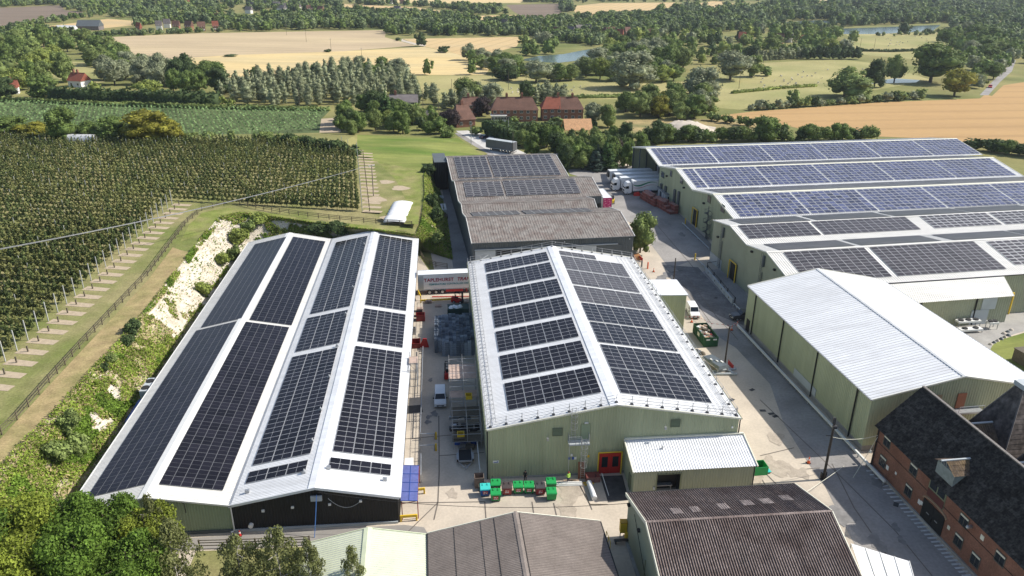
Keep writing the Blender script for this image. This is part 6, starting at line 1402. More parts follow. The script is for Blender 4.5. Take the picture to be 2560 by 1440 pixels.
sides = {'red': (m_brick2, m_tilered, 'red tiled'), 'brown': (m_brick2, m_tilebrown, 'brown tiled'), 'grey': (m_render, m_tilegrey, 'grey roofed'), 'white': (m_render, m_tilegrey, 'white walled')}
for n, (x, y, wpx, c) in enumerate(V_):
    dep = (at(x, y) - CAMP).dot(FWD); w = wpx * dep / FPX * 0.62
    where = 'in the row below the left hill wood' if y > 60 and x < 600 else ('in the village on the left hill' if x < 1100 else ('in the village beyond the pond' if x < 1700 else 'among the park trees at the right'))
    house(x, y, w, w * 0.62, 4.8, 8.6, hr.uniform(-0.6, 0.6), sides[c][0], sides[c][1], '%s house %s' % (sides[c][2], where), 'houses ' + where, chim=(0.3,) if n % 2 else (), wins=3, detail=False)
# timber frame of an unfinished roof, chalk heap
TF = thing('timber_frame', 'new orange timber roof frame standing among the site trees', 'timber frame', at(1447, 343), 0.12)
for k in range(9):
    b = MB(); x = -5.5 + k * 1.35
    b.bar((x, 0, 0), (x, 0, 2.6), 0.15, 0.15); b.bar((x, -0.3, 2.6), (x, 4, 6.2), 0.18, 0.2); b.bar((x, 8.3, 2.6), (x, 4, 6.2), 0.18, 0.2); b.build('rafter', mat('orange_timber', (0.55, 0.27, 0.10), 0.8), TF)
b = MB(); b.hexa([(-5.6, -0.3, 2.72), (5.4, -0.3, 2.72), (5.4, 4, 6.3), (-5.6, 4, 6.3)], [(-5.6, -0.3, 2.8), (5.4, -0.3, 2.8), (5.4, 4, 6.38), (-5.6, 4, 6.38)]); b.build('roof_boards', mat('roof_board', (0.50, 0.28, 0.14), 0.85, var=0.2, sc=1.5), TF)
def mound(name, label, cat, p, rx, ry, h, m, yaw=0, seed=1, z0=0, n=26, rough=0.25):
    V = []; Q = []; k = 9; c, s = math.cos(yaw), math.sin(yaw)
    for j in range(k + 1):
        for i in range(n):
            a = 2 * math.pi * i / n; f = j / k; rr = 1 + 0.14 * mnoise.noise(Vector((math.cos(a) * 1.6, math.sin(a) * 1.6, seed)))
            x, y = rx * f * math.cos(a) * rr, ry * f * math.sin(a) * rr; zz = h * (1 - f ** (4 if rough > .4 else 2.2)) * (1 + rough * mnoise.noise(Vector((x * .7, y * .7, seed))) + (0.3 * math.sin(y * 2.6 + seed) if rough > .4 else 0))
            V.append((p.x + x * c - y * s, p.y + x * s + y * c, p.z + max(zz, 0.0)))
    for j in range(k):
        for i in range(n): Q.append((j * n + i, (j + 1) * n + i, (j + 1) * n + (i + 1) % n, j * n + (i + 1) % n))
    me = np_mesh(name, V, Q, m); me.shade_smooth(); return tag(link(name, me), label, cat)
mound('chalk_heap', 'pale chalk spoil heap between the site trees and the orange wheat', 'spoil heap', at(1712, 330), 13, 9, 4.2, m_gravel)
pW = at(1000, 536, ZP)
m_film = mat('white_film', (0.80, 0.80, 0.79), 0.4, var=0.05, sc=1.5, bump=0.5, bsc=1.5)
def wrapped(label, a, c, rad, hgt, seed, n=30, k=10):
    d = c - a; u = d.normalized(); sd = Vector((-u.y, u.x, 0)); V = []; Q = []
    for i in range(n + 1):
        f = i / n; e = min(1, 8 * min(f, 1 - f) + .02) ** .5
        for j in range(k + 1):
            t = math.pi * j / k; w = 1 + .10 * math.sin(i * 1.9 + seed) + .10 * mnoise.noise(Vector((i * .5, j * .8, seed)))
            p = a + d * f + sd * (rad * w * math.cos(t)) ; V.append((p.x, p.y, ZP + max(0, hgt * e * w * math.sin(t) ** .8) + .01))
    for i in range(n):
        for j in range(k): q = i * (k + 1) + j; Q.append((q, q + 1, q + k + 2, q + k + 1))
    tag(link('covered_heap', np_mesh('covered_heap', V, Q, m_film)), label, 'covered heap')
wrapped('long heap under white plastic film on the grass above the bank', at(992, 541, ZP), at(1008, 507, ZP), 2.3, .95, 3)
wrapped('short heap under white plastic film at the near end of the long one', at(985, 556, ZP), at(990, 544, ZP), 2.4, .85, 5, 14)
PT = thing('polytunnel', 'small white polytunnel behind the apple rows', 'polytunnel', at(204, 356, ZP), -0.03)
b = MB(); n = 10
for i in range(n):
    a0_, a1_ = math.pi * i / n, math.pi * (i + 1) / n
    b.quad((-4.6, -2.2 * math.cos(a0_), 2.7 * math.sin(a0_) ** 0.8), (4.6, -2.2 * math.cos(a0_), 2.7 * math.sin(a0_) ** 0.8), (4.6, -2.2 * math.cos(a1_), 2.7 * math.sin(a1_) ** 0.8), (-4.6, -2.2 * math.cos(a1_), 2.7 * math.sin(a1_) ** 0.8))
for x in (-4.6, 4.6): b.add([(x, -2.2 * math.cos(math.pi * i / n), 2.7 * math.sin(math.pi * i / n) ** 0.8) for i in range(n + 1)], (tuple(range(n + 1)),))
b.build('film_cover', mat('tunnel_film', (0.66, 0.67, 0.68), 0.4, var=0.06, trans=0.2), PT)
for k in range(6):
    b = MB(); x = -4.6 + k * 1.84; b.path([(x, -2.24 * math.cos(math.pi * i / 8), 2.74 * math.sin(math.pi * i / 8) ** 0.8) for i in range(9)], 0.045, 4); b.build('hoop', m_steel, PT)

# ------------------------------------------------------------------ vehicles
def side_loft(prof, hw, top_in, zk, m, name, parent):
    """body of a vehicle: side outline, narrowing above the waist zk"""
    zt = max(p[1] for p in prof); n = len(prof)
    def y(z): return hw if z <= zk else hw - top_in * (z - zk) / (zt - zk)
    a = [(x, -y(z), z) for x, z in prof]; c = [(x, y(z), z) for x, z in prof]
    b = MB(); b.add(a + c, [tuple(range(n)), tuple(range(n, 2 * n))[::-1]] + [(i, n + i, n + (i + 1) % n, (i + 1) % n) for i in range(n)])
    return b.build(name, m, parent)
def wheels(T, xs, hw, r, w=0.22):
    for x in xs:
        for s in (-1, 1):
            b = MB(); b.tube((x, s * hw - w / 2 * s, r), (x, s * hw + w / 2 * s, r), r, n=14); wh = b.build('wheel', m_dark, T)
            b = MB(); b.tube((x, s * hw + w / 2 * s, r), (x, s * (hw + 0.02) + w / 2 * s, r), r * 0.6, n=10); b.build('rim', m_steel, wh)
def van(label, p, rz, mb, L=4.4, H=1.85, kind='van', group=None):
    T = thing(kind if kind == 'van' else 'parked_car', label, kind, p, rz, group); f = L / 2; hw = 0.9
    if kind == 'van': prof = [(-f, 0.3), (-f, 1.0), (-f + 0.06, H - 0.08), (-f + 0.25, H), (0.75, H), (1.35, 1.18), (f - 0.35, 1.0), (f - 0.08, 0.82), (f, 0.35)]; ws = ((0.79, H - 0.06), (1.33, 1.2)); sw = [(-0.1, 0.72, 1.2, H - 0.2)]
    elif kind == 'pickup': prof = [(-f, 0.4), (-f, 1.1), (-0.7, 1.1), (-0.45, H), (0.55, H), (1.1, 1.2), (f - 0.25, 1.1), (f, 0.85), (f, 0.4)]; ws = ((0.6, H - 0.05), (1.08, 1.22)); sw = [(-0.35, 0.5, 1.2, H - 0.15)]
    else: prof = [(-f, 0.3), (-f, 0.85), (-f + 0.35, 0.95), (-1.1, H), (0.35, H), (1.1, 0.95), (f - 0.2, 0.8), (f, 0.6), (f, 0.3)]; ws = ((0.38, H - 0.03), (1.08, 0.97)); sw = [(-1.1, 0.35, 0.97, H - 0.12)]
    bd = side_loft(prof, hw, 0.14, 1.0, mb, 'body', T)
    (x0, z0), (x1, z1) = ws; n = Vector((z0 - z1, 0, x1 - x0)).normalized() * 0.015
    b = MB(); b.quad((x0 + n.x, -0.68, z0 + n.z), (x1 + n.x, -0.78, z1 + n.z), (x1 + n.x, 0.78, z1 + n.z), (x0 + n.x, 0.68, z0 + n.z)); b.build('windscreen', m_carglass, T)
    for xa, xb, za, zb_ in sw:
        for s in (-1, 1):
            yy = s * (hw - 0.06); yt = s * (hw - 0.135); b = MB(); b.hexa([(xa, yy, za), (xb + 0.35, yy, za), (xb, yt, zb_), (xa, yt, zb_)], [(q[0], q[1] + s * 0.03, q[2]) for q in ((xa, yy, za), (xb + 0.35, yy, za), (xb, yt, zb_), (xa, yt, zb_))]); b.build('side_window', m_carglass, T)
    b = MB(); b.b2((f - 0.02, -0.55, 0.45), (f + 0.02, 0.55, 0.62)); b.b2((f - 0.3, -0.88, 0.28), (f + 0.03, 0.88, 0.38)); b.build('grille', m_dark, T)
    for s in (-1, 1):
        b = MB(); b.box((f - 0.08, s * 0.68, 0.74), (0.2, 0.3, 0.16)); b.build('headlight', m_trimw, T)
        b = MB(); b.box((1.05, s * 1.0, 1.2), (0.12, 0.2, 0.18)); b.build('wing_mirror', m_dark, T)
        b = MB(); b.box((-f - 0.01, s * 0.75, 0.95), (0.06, 0.18, 0.3)); b.build('tail_light', m_red, T)
    b = MB(); b.b2((f + 0.02, -0.26, 0.42), (f + 0.04, 0.26, 0.53)); b.build('number_plate', m_trimw, T)
    wheels(T, (-f + 0.85, f - 0.85), 0.82, 0.32)
    return T
van('white van parked in the shaded lane between the two solar roofs, facing the yard', at(1101, 1003), TA - math.pi / 2, m_white)
van('white van by the olive plant room beside the green skip', at(1731, 786), TC - math.pi / 2 - 0.12, m_white, 4.7, 1.95)
van('dark grey pickup half hidden behind the long olive store', at(1859, 797), math.pi + 0.12, mat('grey_car_paint', (0.05, 0.052, 0.057), 0.3, coat=0.4), 5.0, 1.75, 'pickup')
for k, (x, y, c, l) in enumerate(((1212, 346, (0.03, 0.035, 0.045), 'dark car parked first in the car park, apart from the others'), (1231, 352, (0.35, 0.36, 0.38), 'silver car parked in the car park row, farthest of three'), (1239, 356, (0.05, 0.08, 0.14), 'blue grey car in the middle of the car park row'), (1247, 361, (0.55, 0.55, 0.54), 'pale car parked beside the grey lorry trailer'))):
    van(l, at(x, y), 0.25 + (0.6 if k == 0 else 0), mat('car_paint_%d' % k, c, 0.3, coat=0.4), 4.3, 1.42, 'car')
van('red car on the far country road at the right', at(2475, 219), -2.1, m_red, 4.3, 1.5, 'car'); van('blue car on the road behind the maize', at(383, 261), 3.1, m_blue, 4.3, 1.5, 'car'); van('dark car on the road by the left cottage', at(146, 251), 0.05, m_dirt, 4.3, 1.5, 'car')

def text(body, size, m, parent, mw, shear=0.0, off=0.012):
    cu = bpy.data.curves.new('lettering', 'FONT'); cu.body = body; cu.size = size; cu.shear = shear; cu.offset = off; cu.extrude = 0.004; cu.space_character = 1.05; cu.materials.append(m)
    cu.resolution_u = 3
    return link('lettering', cu, parent, mw)
def trailer(label, p, rz, L=13.4, H=4.0, mb=m_white, mch=m_dirt, cab=None, name='lorry_trailer', cat='lorry trailer', group=None, rear=None, swoosh=False, fridge=False):
    """x points forward, the tail is at x=0"""
    T = thing('articulated_lorry' if cab else name, label, 'lorry' if cab else cat, p, rz, group); z0 = 1.05
    b = MB(); b.b2((0, -1.25, z0), (L, 1.25, H)); bd = b.build('trailer_box', mb, T)
    b = MB()
    for s in (-1, 1): b.b2((-0.03, s * 1.25 - 0.05, z0), (0.08, s * 1.25 + 0.05, H + 0.03)); b.b2((0, s * 1.22 - 0.05, H - 0.04), (L, s * 1.22 + 0.05, H + 0.05)); b.b2((0, s * 1.26 - 0.03, z0), (L, s * 1.26 + 0.03, z0 + 0.14))
    b.build('frame_rail', m_lgrey, T)
    b = MB(); b.b2((0.3, -0.5, 0.75), (L - 0.3, 0.5, 1.04)); b.b2((5.5, -1.2, 0.45), (9.0, -1.12, 0.95)); b.b2((5.5, 1.12, 0.45), (9.0, 1.2, 0.95)); b.b2((-0.02, -1.2, 0.45), (0.1, 1.2, 0.6)); b.build('chassis', mch, T)
    for s in (-0.6, 0.6):
        b = MB(); b.b2((-0.05, s - 0.58, z0 + 0.05), (-0.005, s + 0.58, H - 0.06)); b.build('rear_door', rear or mb, T)
    wheels(T, (2.2, 3.5, 4.8), 1.08, 0.48, 0.3)
    b = MB(); b.b2((9.6, -0.9, 0), (9.8, -0.7, 1.0)); b.b2((9.6, 0.7, 0), (9.8, 0.9, 1.0)); b.build('landing_leg', mch, T)
    if fridge: b = MB(); b.b2((L + 0.005, -0.9, 2.1), (L + 0.45, 0.9, 3.8)); b.build('fridge_unit', m_dirt, T)
    if cab:
        x0 = L + 0.35
        side_loft([(x0, 0.9), (x0, 3.3), (x0 + 0.5, 3.75), (x0 + 1.45, 3.6), (x0 + 1.95, 2.6), (x0 + 2.15, 1.4), (x0 + 2.15, 0.5), (x0 + 0.4, 0.5)], 1.22, 0.12, 2.4, cab, 'cab', T)
        b = MB(); b.quad((x0 + 1.66, -1.05, 3.15), (x0 + 2.13, -1.12, 1.95), (x0 + 2.13, 1.12, 1.95), (x0 + 1.66, 1.05, 3.15)); b.build('windscreen', m_carglass, T)
        for s in (-1, 1):
            b = MB(); b.b2((x0 + 0.95, s * 1.235 - 0.015, 1.9), (x0 + 1.75, s * 1.235 + 0.015, 2.65)); b.build('side_window', m_carglass, T)
            b = MB(); b.box((x0 + 1.95, s * 1.4, 2.3), (0.14, 0.2, 0.6)); b.build('wing_mirror', m_dark, T)
            b = MB(); b.box((x0 + 2.14, s * 0.95, 0.9), (0.08, 0.35, 0.2)); b.build('headlight', m_trimw, T)
        b = MB(); b.b2((x0 + 2.13, -0.8, 1.05), (x0 + 2.18, 0.8, 1.5)); b.b2((x0 + 2.1, -1.15, 0.5), (x0 + 2.2, 1.15, 0.72)); b.build('grille', m_dark, T)
        b = MB(); b.b2((L - 3.0, -0.6, 0.6), (x0 + 0.8, 0.6, 0.9)); b.build('tractor_frame', m_dirt, T)
        wheels(T, (L - 1.6, x0 + 1.3), 1.05, 0.5, 0.32)
        if swoosh:
            for c0, amp, w, m in ((3.05, 0.42, 0.55, mat('green_livery', (0.02, 0.22, 0.11), 0.5)), (2.3, 0.35, 0.16, mat('red_livery', (0.42, 0.04, 0.04), 0.5))):
                b = MB(); N_ = 22
                for s in (-1, 1):
                    vs = []
                    for i in range(N_ + 1):
                        f = i / N_; x = L - 0.1 - 7.4 * f; zc = c0 + amp * math.sin(f * 6.0 + 3.6) + 0.25 * f; ww = w * math.sin(math.pi * min(1, f * 0.92 + 0.12)) ** 0.7 * (1 - f * 0.55)
                        vs += [(x, s * 1.262, zc - ww / 2), (x, s * 1.262, min(H - 0.12, zc + ww / 2))]
                    b.add(vs, [(2 * i, 2 * i + 1, 2 * i + 3, 2 * i + 2) for i in range(N_)])
                b.build('livery_stripe', m, T)
            b = MB()
            for s in (-1, 1):
                for i in range(28): b.b2((0.4 + i * 0.46, s * 1.285 - 0.012, z0 - 0.02), (0.52 + i * 0.46, s * 1.285 + 0.012, z0 + 0.22))
            b.build('curtain_strap', m_dirt, T)
    return T
lf = to_local(D_, at(1563, 485)); yaw_l = math.radians(189.6)
def dock(k, fx, **kw):  # lorry standing nose out in dock lane k
    x = lf.x - k * 4.1; L = kw.get('L', 13.4); tot = L + (2.5 if kw.get('cab') else 0); return trailer(kw.pop('label'), to_world(D_, (x, fx + tot, 0)), yaw_l, **kw)
dock(0, lf.y - 0.6, label='white curtain sided lorry with green and red wave along its side', cab=m_white, swoosh=True)
dock(1, lf.y - 3.0, label='white lorry second from the green waved one at the loading dock', cab=m_white)
dock(2, lf.y - 1.0, label='plain white refrigerated trailer without cab, third at the loading dock', fridge=True, L=13.4)
dock(3, lf.y - 1.6, label='plain white refrigerated trailer without cab, farthest at the loading dock', fridge=True, L=13.4)
m_red2 = mat('red_chassis', (0.42, 0.015, 0.02), 0.5)
p0 = at(1041, 738); tt = trailer('white refrigerated trailer with red lettering across the end of the lane', p0 + Vector((0.3, 1.25, 0)), math.radians(8.0), 13.6, 4.35, mch=m_red2)
m_lred = mat('red_lettering', (0.36, 0.012, 0.045), 0.5, var=0); m_lteal = mat('teal_lettering', (0.02, 0.26, 0.29), 0.5, var=0)
Rx = Matrix.Rotation(math.pi / 2, 4, 'X')
text('TAPLEHURST', 0.98, m_lred, tt, Matrix.Translation((1.15, -1.29, 2.85)) @ Rx, 0.0, 0.022)
text('TRANSPORT', 0.98, m_lred, tt, Matrix.Translation((7.75, -1.29, 2.85)) @ Rx, 0.28, 0.022)
text('TEMPERATURE CONTROLLED DISTRIBUTION', 0.5, m_lteal, tt, Matrix.Translation((2.1, -1.29, 2.05)) @ Rx, 0.0, 0.012)
b = MB(); b.b2((0.05, -1.30, 1.1), (1.05, -1.262, 4.2)); b.build('side_door', m_lgrey, tt)
gt = trailer('dark grey curtain sided trailer standing in the car park', at(1287, 384), math.radians(148), 11.5, 4.0, mb=mat('grey_curtain', (0.115, 0.12, 0.13), 0.5)); 
b = MB(); b.b2((0, -1.24, 4.06), (11.5, 1.24, 4.1)); b.build('roof', m_lgrey, gt)
m_pink = mat('pink_doors', (0.55, 0.02, 0.15), 0.5, var=0.3, sc=2.5)
pt = trailer('white trailer with bright pink patterned rear doors beside the dark grey sheds', at(1517, 530), math.radians(99), 9.0, 4.0, rear=m_pink)
for s in (-0.62, 0.62):
    b = MB()
    for k in range(5): b.box((-0.07, s + 0.2 * math.sin(k * 2.1), 1.5 + k * 0.5), (0.02, 0.5, 0.16), 0, 0, None)
    b.build('door_print', mat('pink_print', (0.80, 0.35, 0.45), 0.5), pt)
def forklift(label, p, rz):
    T = thing('forklift', label, 'forklift', p, rz)
    b = MB(); b.hexa([(-1.3, -0.5, 0.25), (0.55, -0.5, 0.25), (0.55, 0.5, 0.25), (-1.3, 0.5, 0.25)], [(-1.15, -0.5, 1.1), (0.4, -0.48, 0.75), (0.4, 0.48, 0.75), (-1.15, 0.5, 1.1)]); b.build('body', m_red, T)
    b = MB(); b.hexa([(-1.55, -0.5, 0.25), (-1.1, -0.5, 0.25), (-1.1, 0.5, 0.25), (-1.55, 0.5, 0.25)], [(-1.5, -0.48, 1.2), (-1.1, -0.5, 1.2), (-1.1, 0.5, 1.2), (-1.5, 0.48, 1.2)]); b.build('counterweight', m_red, T)
    b = MB()
    for x, y in ((-0.9, -0.45), (-0.9, 0.45), (0.35, -0.45), (0.35, 0.45)): b.tube((x, y, 0.8), (x * 0.9, y, 2.15), 0.045, n=6)
    for k in range(5): b.bar((-0.82, -0.45 + k * 0.22, 2.17), (0.34, -0.45 + k * 0.22, 2.17), 0.06, 0.05)
    b.bar((-0.82, -0.46, 2.15), (-0.82, 0.46, 2.15), 0.06, 0.06); b.bar((0.33, -0.46, 2.15), (0.33, 0.46, 2.15), 0.06, 0.06); b.build('overhead_guard', m_dark, T)
    b = MB(); b.box((-0.45, 0, 1.15), (0.5, 0.5, 0.12)); b.box((-0.72, 0, 1.42), (0.1, 0.5, 0.5)); b.build('seat', m_dark, T)
    b = MB()
    for s in (-0.32, 0.32): b.b2((0.62, s - 0.06, 0.1), (0.76, s + 0.06, 2.4))
    for z in (0.5, 1.3, 2.3): b.b2((0.62, -0.32, z), (0.72, 0.32, z + 0.1))
    b.build('mast', m_dirt, T)
    for s in (-0.25, 0.25):
        b = MB(); b.b2((0.8, s - 0.06, 0.1), (1.9, s + 0.06, 0.15)); b.b2((0.77, s - 0.06, 0.1), (0.82, s + 0.06, 0.7)); b.build('fork', m_dirt, T)
    wheels(T, (-0.95, 0.35), 0.46, 0.3, 0.2)
forklift('red forklift standing in the sun in front of the lettered trailer', at(1148, 757), -0.2)
forklift('red forklift beside the scaffold stage in the shaded lane', at(1119, 940), TA + math.pi / 2)
# small flat trailer
CT = thing('plant_trailer', 'small flat plant trailer with mesh ramp parked in the shade by the olive gable', 'trailer', at(1163, 1150), TA - math.pi / 2)
b = MB(); b.b2((-1.5, -0.85, 0.5), (1.3, 0.85, 0.6)); b.build('bed', mat('trailer_bed', (0.022, 0.024, 0.028), 0.7), CT)
b = MB()
for s in (-0.88, 0.88): b.bar((-1.5, s, 0.72), (1.3, s, 0.72), 0.07, 0.26)
b.bar((1.3, -0.88, 0.72), (1.3, 0.88, 0.72), 0.07, 0.26); b.build('side_rail', m_steel, CT)
b = MB(); b.bar((1.3, -0.8, 0.5), (2.6, 0, 0.5), 0.08, 0.1); b.bar((1.3, 0.8, 0.5), (2.6, 0, 0.5), 0.08, 0.1); b.tube((2.2, 0, 0), (2.2, 0, 0.8), 0.05, n=6); b.build('drawbar', m_steel, CT)
b = MB()
for k in range(9): b.bar((-1.52, -0.8 + k * 0.2, 0.6), (-1.75, -0.8 + k * 0.2, 1.7), 0.03, 0.03)
for k in range(6): b.bar((-1.52 - 0.04 * k, -0.8, 0.62 + k * 0.21), (-1.52 - 0.04 * k, 0.8, 0.62 + k * 0.21), 0.03, 0.03)
b.build('mesh_ramp', m_dirt, CT); wheels(CT, (-0.45, 0.25), 1.02, 0.3, 0.2)
for s in (-1.02, 1.02):
    b = MB(); b.hexa([(-0.9, s - .13, 0.62), (0.7, s - .13, 0.62), (0.7, s + .13, 0.62), (-0.9, s + .13, 0.62)], [(-0.7, s - .13, 0.74), (0.5, s - .13, 0.74), (0.5, s + .13, 0.74), (-0.7, s + .13, 0.74)]); b.build('mudguard', m_steel, CT)

# ------------------------------------------------------------------ bins
def wheelie(label, px, py, mbody, mlid, sign=True, rz=0.06, open_=False):
    T = thing('wheeled_bin', label, 'wheeled bin', at(px, py), rz + trnd.uniform(-.04, .04))
    b = MB(); b.hexa([(-0.55, -0.42, 0.18), (0.55, -0.42, 0.18), (0.55, 0.42, 0.18), (-0.55, 0.42, 0.18)], [(-0.64, -0.52, 1.12), (0.64, -0.52, 1.12), (0.64, 0.52, 1.12), (-0.64, 0.52, 1.12)]); b.build('body', mbody, T)
    b = MB(); b.b2((-0.69, -0.56, 1.1), (0.69, -0.5, 1.18)); b.build('rim', mbody, T)
    b = MB(); b.hexa([(-0.67, -0.58, 1.13), (0.67, -0.58, 1.13), (0.67, 0.56, 1.16), (-0.67, 0.56, 1.16)], [(-0.62, -0.5, 1.24), (0.62, -0.5, 1.24), (0.62, 0.5, 1.44), (-0.62, 0.5, 1.44)])
    for x in (-0.3, 0.3): b.b2((x - 0.05, 0.1, 1.36), (x + 0.05, 0.5, 1.47))
    b.build('lid', mlid, T)
    for x in (-0.45, 0.45):
        for y in (-0.36, 0.36):
            b = MB(); b.tube((x - 0.03, y, 0.09), (x + 0.03, y, 0.09), 0.09, n=8); b.build('castor', m_dark, T)
    if sign:
        b = MB(); b.hexa([(-0.3, -0.465, 0.45), (0.32, -0.465, 0.45), (0.33, -0.53, 0.95), (-0.31, -0.53, 0.95)], [(-0.3, -0.475, 0.45), (0.32, -0.475, 0.45), (0.33, -0.545, 0.95), (-0.31, -0.545, 0.95)]); s = b.build('sticker', m_red, T)
        b = MB()
        for z, xa, xb in ((0.82, -0.22, 0.05), (0.82, 0.12, 0.24), (0.58, -0.24, -0.02), (0.58, 0.04, 0.22)): b.b2((xa, -0.56, z - 0.045), (xb, -0.50, z + 0.045))
        b.build('sticker_print', m_trimw, s)
for a in (('blue wheeled bin with turquoise lid, leftmost of the bin row', 1213, 1237, m_bin_b, m_bin_c), ('green wheeled bin in the back row right of the blue one', 1239, 1226, m_bin_gd, m_bin_g), ('green wheeled bin with red sticker in front, right of the blue one', 1239, 1250, m_bin_gd, m_bin_g),
          ('maroon wheeled bin with dull brown lid, between green ones', 1267, 1234, m_bin_m, m_bin_d), ('green wheeled bin with red sticker, left one of the middle pair', 1295, 1231, m_bin_gd, m_bin_g), ('green wheeled bin with red sticker, right one of the middle pair', 1322, 1231, m_bin_gd, m_bin_g), ('dark red wheeled bin with blackish lid', 1350, 1234, m_bin_m, m_dirt)): wheelie(*a)
wheelie('plain green wheeled bin in the back row at the right end', 1377, 1222, m_bin_gd, m_bin_g, False); wheelie('plain bright green wheeled bin standing out in front at the right end', 1378, 1247, m_bin_g, m_bin_g, False)
def openbox(name, label, cat, p, rz, sx, sy, h, m, t=0.06, fill=None):
    T = thing(name, label, cat, p, rz); b = MB()
    b.b2((-sx / 2, -sy / 2, 0.02), (sx / 2, -sy / 2 + t, h)); b.b2((-sx / 2, sy / 2 - t, 0.02), (sx / 2, sy / 2, h)); b.b2((-sx / 2, -sy / 2 + t, 0.02), (-sx / 2 + t, sy / 2 - t, h)); b.b2((sx / 2 - t, -sy / 2 + t, 0.02), (sx / 2, sy / 2 - t, h)); b.b2((-sx / 2 + t, -sy / 2 + t, 0.05), (sx / 2 - t, sy / 2 - t, 0.15)); b.build('walls', m, T)
    return T
openbox('wooden_box', 'old wooden box with open top at the left end of the bin row', 'box', at(1198, 1214), 0.1, 1.2, 1.2, 1.6, mat('old_box_wood', (0.21, 0.155, 0.12), 0.9, var=0.2, sc=3))
openbox('pallet_box', 'lower wooden box right behind the turquoise lidded bin', 'box', at(1207, 1222), 0.1, 1.1, 1.0, 0.7, m_wood)
openbox('open_bin', 'bright green open container at the right end of the lean-to', 'container', at(1896, 1180), 0.15, 1.8, 1.6, 1.3, m_bin_g)
def pallet(label, p, rz, n=1, group=None, m=m_pine, z=0.0):
    for k in range(n):
        T = thing('pallet', label if n == 1 else label + ', %s from the ground' % ORD[k], 'pallet', p + Vector((0, 0, k * 0.145)), rz, group)
        for y in (-0.42, -0.21, 0, 0.21, 0.42): b = MB(); b.box((0, y, 0.13), (1.2, 0.14, 0.022)); b.build('deck_board', m, T)
        for x in (-0.52, 0, 0.52): b = MB(); b.box((x, 0, 0.06), (0.1, 1.0, 0.11)); b.build('bearer', m, T)
pallet('pallet with turquoise top sheet beside the bright green container', at(1912, 1180), 0.2, 2)
b = MB(); b.box((0, 0, 0.32), (1.3, 1.1, 0.03), 0.2); o = b.build('cover_sheet', m_bin_c); o.location = at(1912, 1180); tag(o, 'turquoise sheet lying on the pallets by the green container', 'sheet')
# big roll-on skip
SK = thing('skip', 'dark green roll-on skip full of rubbish in the right hand lane', 'skip', at(1762, 849), math.radians(97)); m_skip = mat('skip_green', (0.02, 0.085, 0.035), 0.6, var=0.15)
b = MB()
for lo, hi in (((-3, -1.25, 0.2), (3, -1.17, 1.9)), ((-3, 1.17, 0.2), (3, 1.25, 1.9)), ((-3, -1.17, 0.2), (-2.92, 1.17, 1.9)), ((2.92, -1.17, 0.2), (3, 1.17, 1.9)), ((-3, -1.25, 0.1), (3, 1.25, 0.22))): b.b2(lo, hi)
b.build('walls', m_skip, SK)
for k in range(8):
    for s in (-1, 1): b = MB(); b.b2((-2.8 + k * 0.78, s * 1.29 - 0.05, 0.2), (-2.68 + k * 0.78, s * 1.29 + 0.05, 1.85)); b.build('rib', m_skip, SK)
b = MB(); b.b2((-3.03, -0.95, 1.35), (-3.0, -0.3, 1.6)); b.b2((-3.03, 0.3, 1.35), (-3.0, 0.95, 1.6)); b.build('sign_plate', m_trimw, SK)
b = MB(); b.b2((-0.6, 1.342, 0.9), (0.4, 1.35, 1.6)); b.build('sign_plate', m_trimc, SK)
rr = random.Random(9)
for k in range(26):
    b = MB(); b.box((0, 0, 0), (rr.uniform(.3, 1.2), rr.uniform(.2, .7), rr.uniform(.08, .4)), rr.uniform(0, 3)); o = b.build('rubbish_piece', rr.choice((m_pine, m_wood, m_lgrey, m_trimw, m_dred, mat('cardboard', (0.36, 0.25, 0.15), 0.9)))); q = to_world(SK, (rr.uniform(-2.5, 2.5), rr.uniform(-.8, .8), rr.uniform(1.3, 1.75))); o.location = q; tag(o, 'piece of rubbish lying in the dark green skip', 'rubbish', 'rubbish in the skip')
b = MB(); b.b2((-2.7, -1.05, 0.3), (2.7, 1.05, 1.4)); o = b.build('rubble', mat('rubble', (0.20, 0.16, 0.13), 0.95, var=0.3, sc=3)); o.location = SK.location; o.rotation_euler = SK.rotation_euler; o['kind'] = 'stuff'

# ------------------------------------------------------------------ crates
def crate_mesh(nl, sx, sy, hz, m, seedc=0):
    b = MB(); t = 0.035
    for k in range(nl):
        z0, z1 = k * hz, (k + 1) * hz - 0.03
        b.b2((-sx / 2, -sy / 2, z0), (sx / 2, sy / 2, z1 - (hz * 0.75 if k == nl - 1 else 0)))
        b.b2((-sx / 2 - 0.015, -sy / 2 - 0.015, z1 - 0.06), (sx / 2 + 0.015, sy / 2 + 0.015, z1 - 0.02)) if k < nl - 1 else None
    z0, z1 = (nl - 1) * hz + 0.05, nl * hz
    b.b2((-sx / 2, -sy / 2, z0), (sx / 2, -sy / 2 + t, z1)); b.b2((-sx / 2, sy / 2 - t, z0), (sx / 2, sy / 2, z1)); b.b2((-sx / 2, -sy / 2 + t, z0), (-sx / 2 + t, sy / 2 - t, z1)); b.b2((sx / 2 - t, -sy / 2 + t, z0), (sx / 2, sy / 2 - t, z1))
    return b.mesh('crate_stack', m)
m_crate = mat('grey_crate', (0.19, 0.22, 0.26), 0.6, var=0.1, sc=2, rnd=0.35); m_cratel = mat('pale_crate', (0.36, 0.40, 0.44), 0.6, var=0.1, rnd=0.2)
cm = [crate_mesh(n, 0.58, 0.38, 0.34, m) for n in (7, 8) for m in (m_crate, m_cratel)]
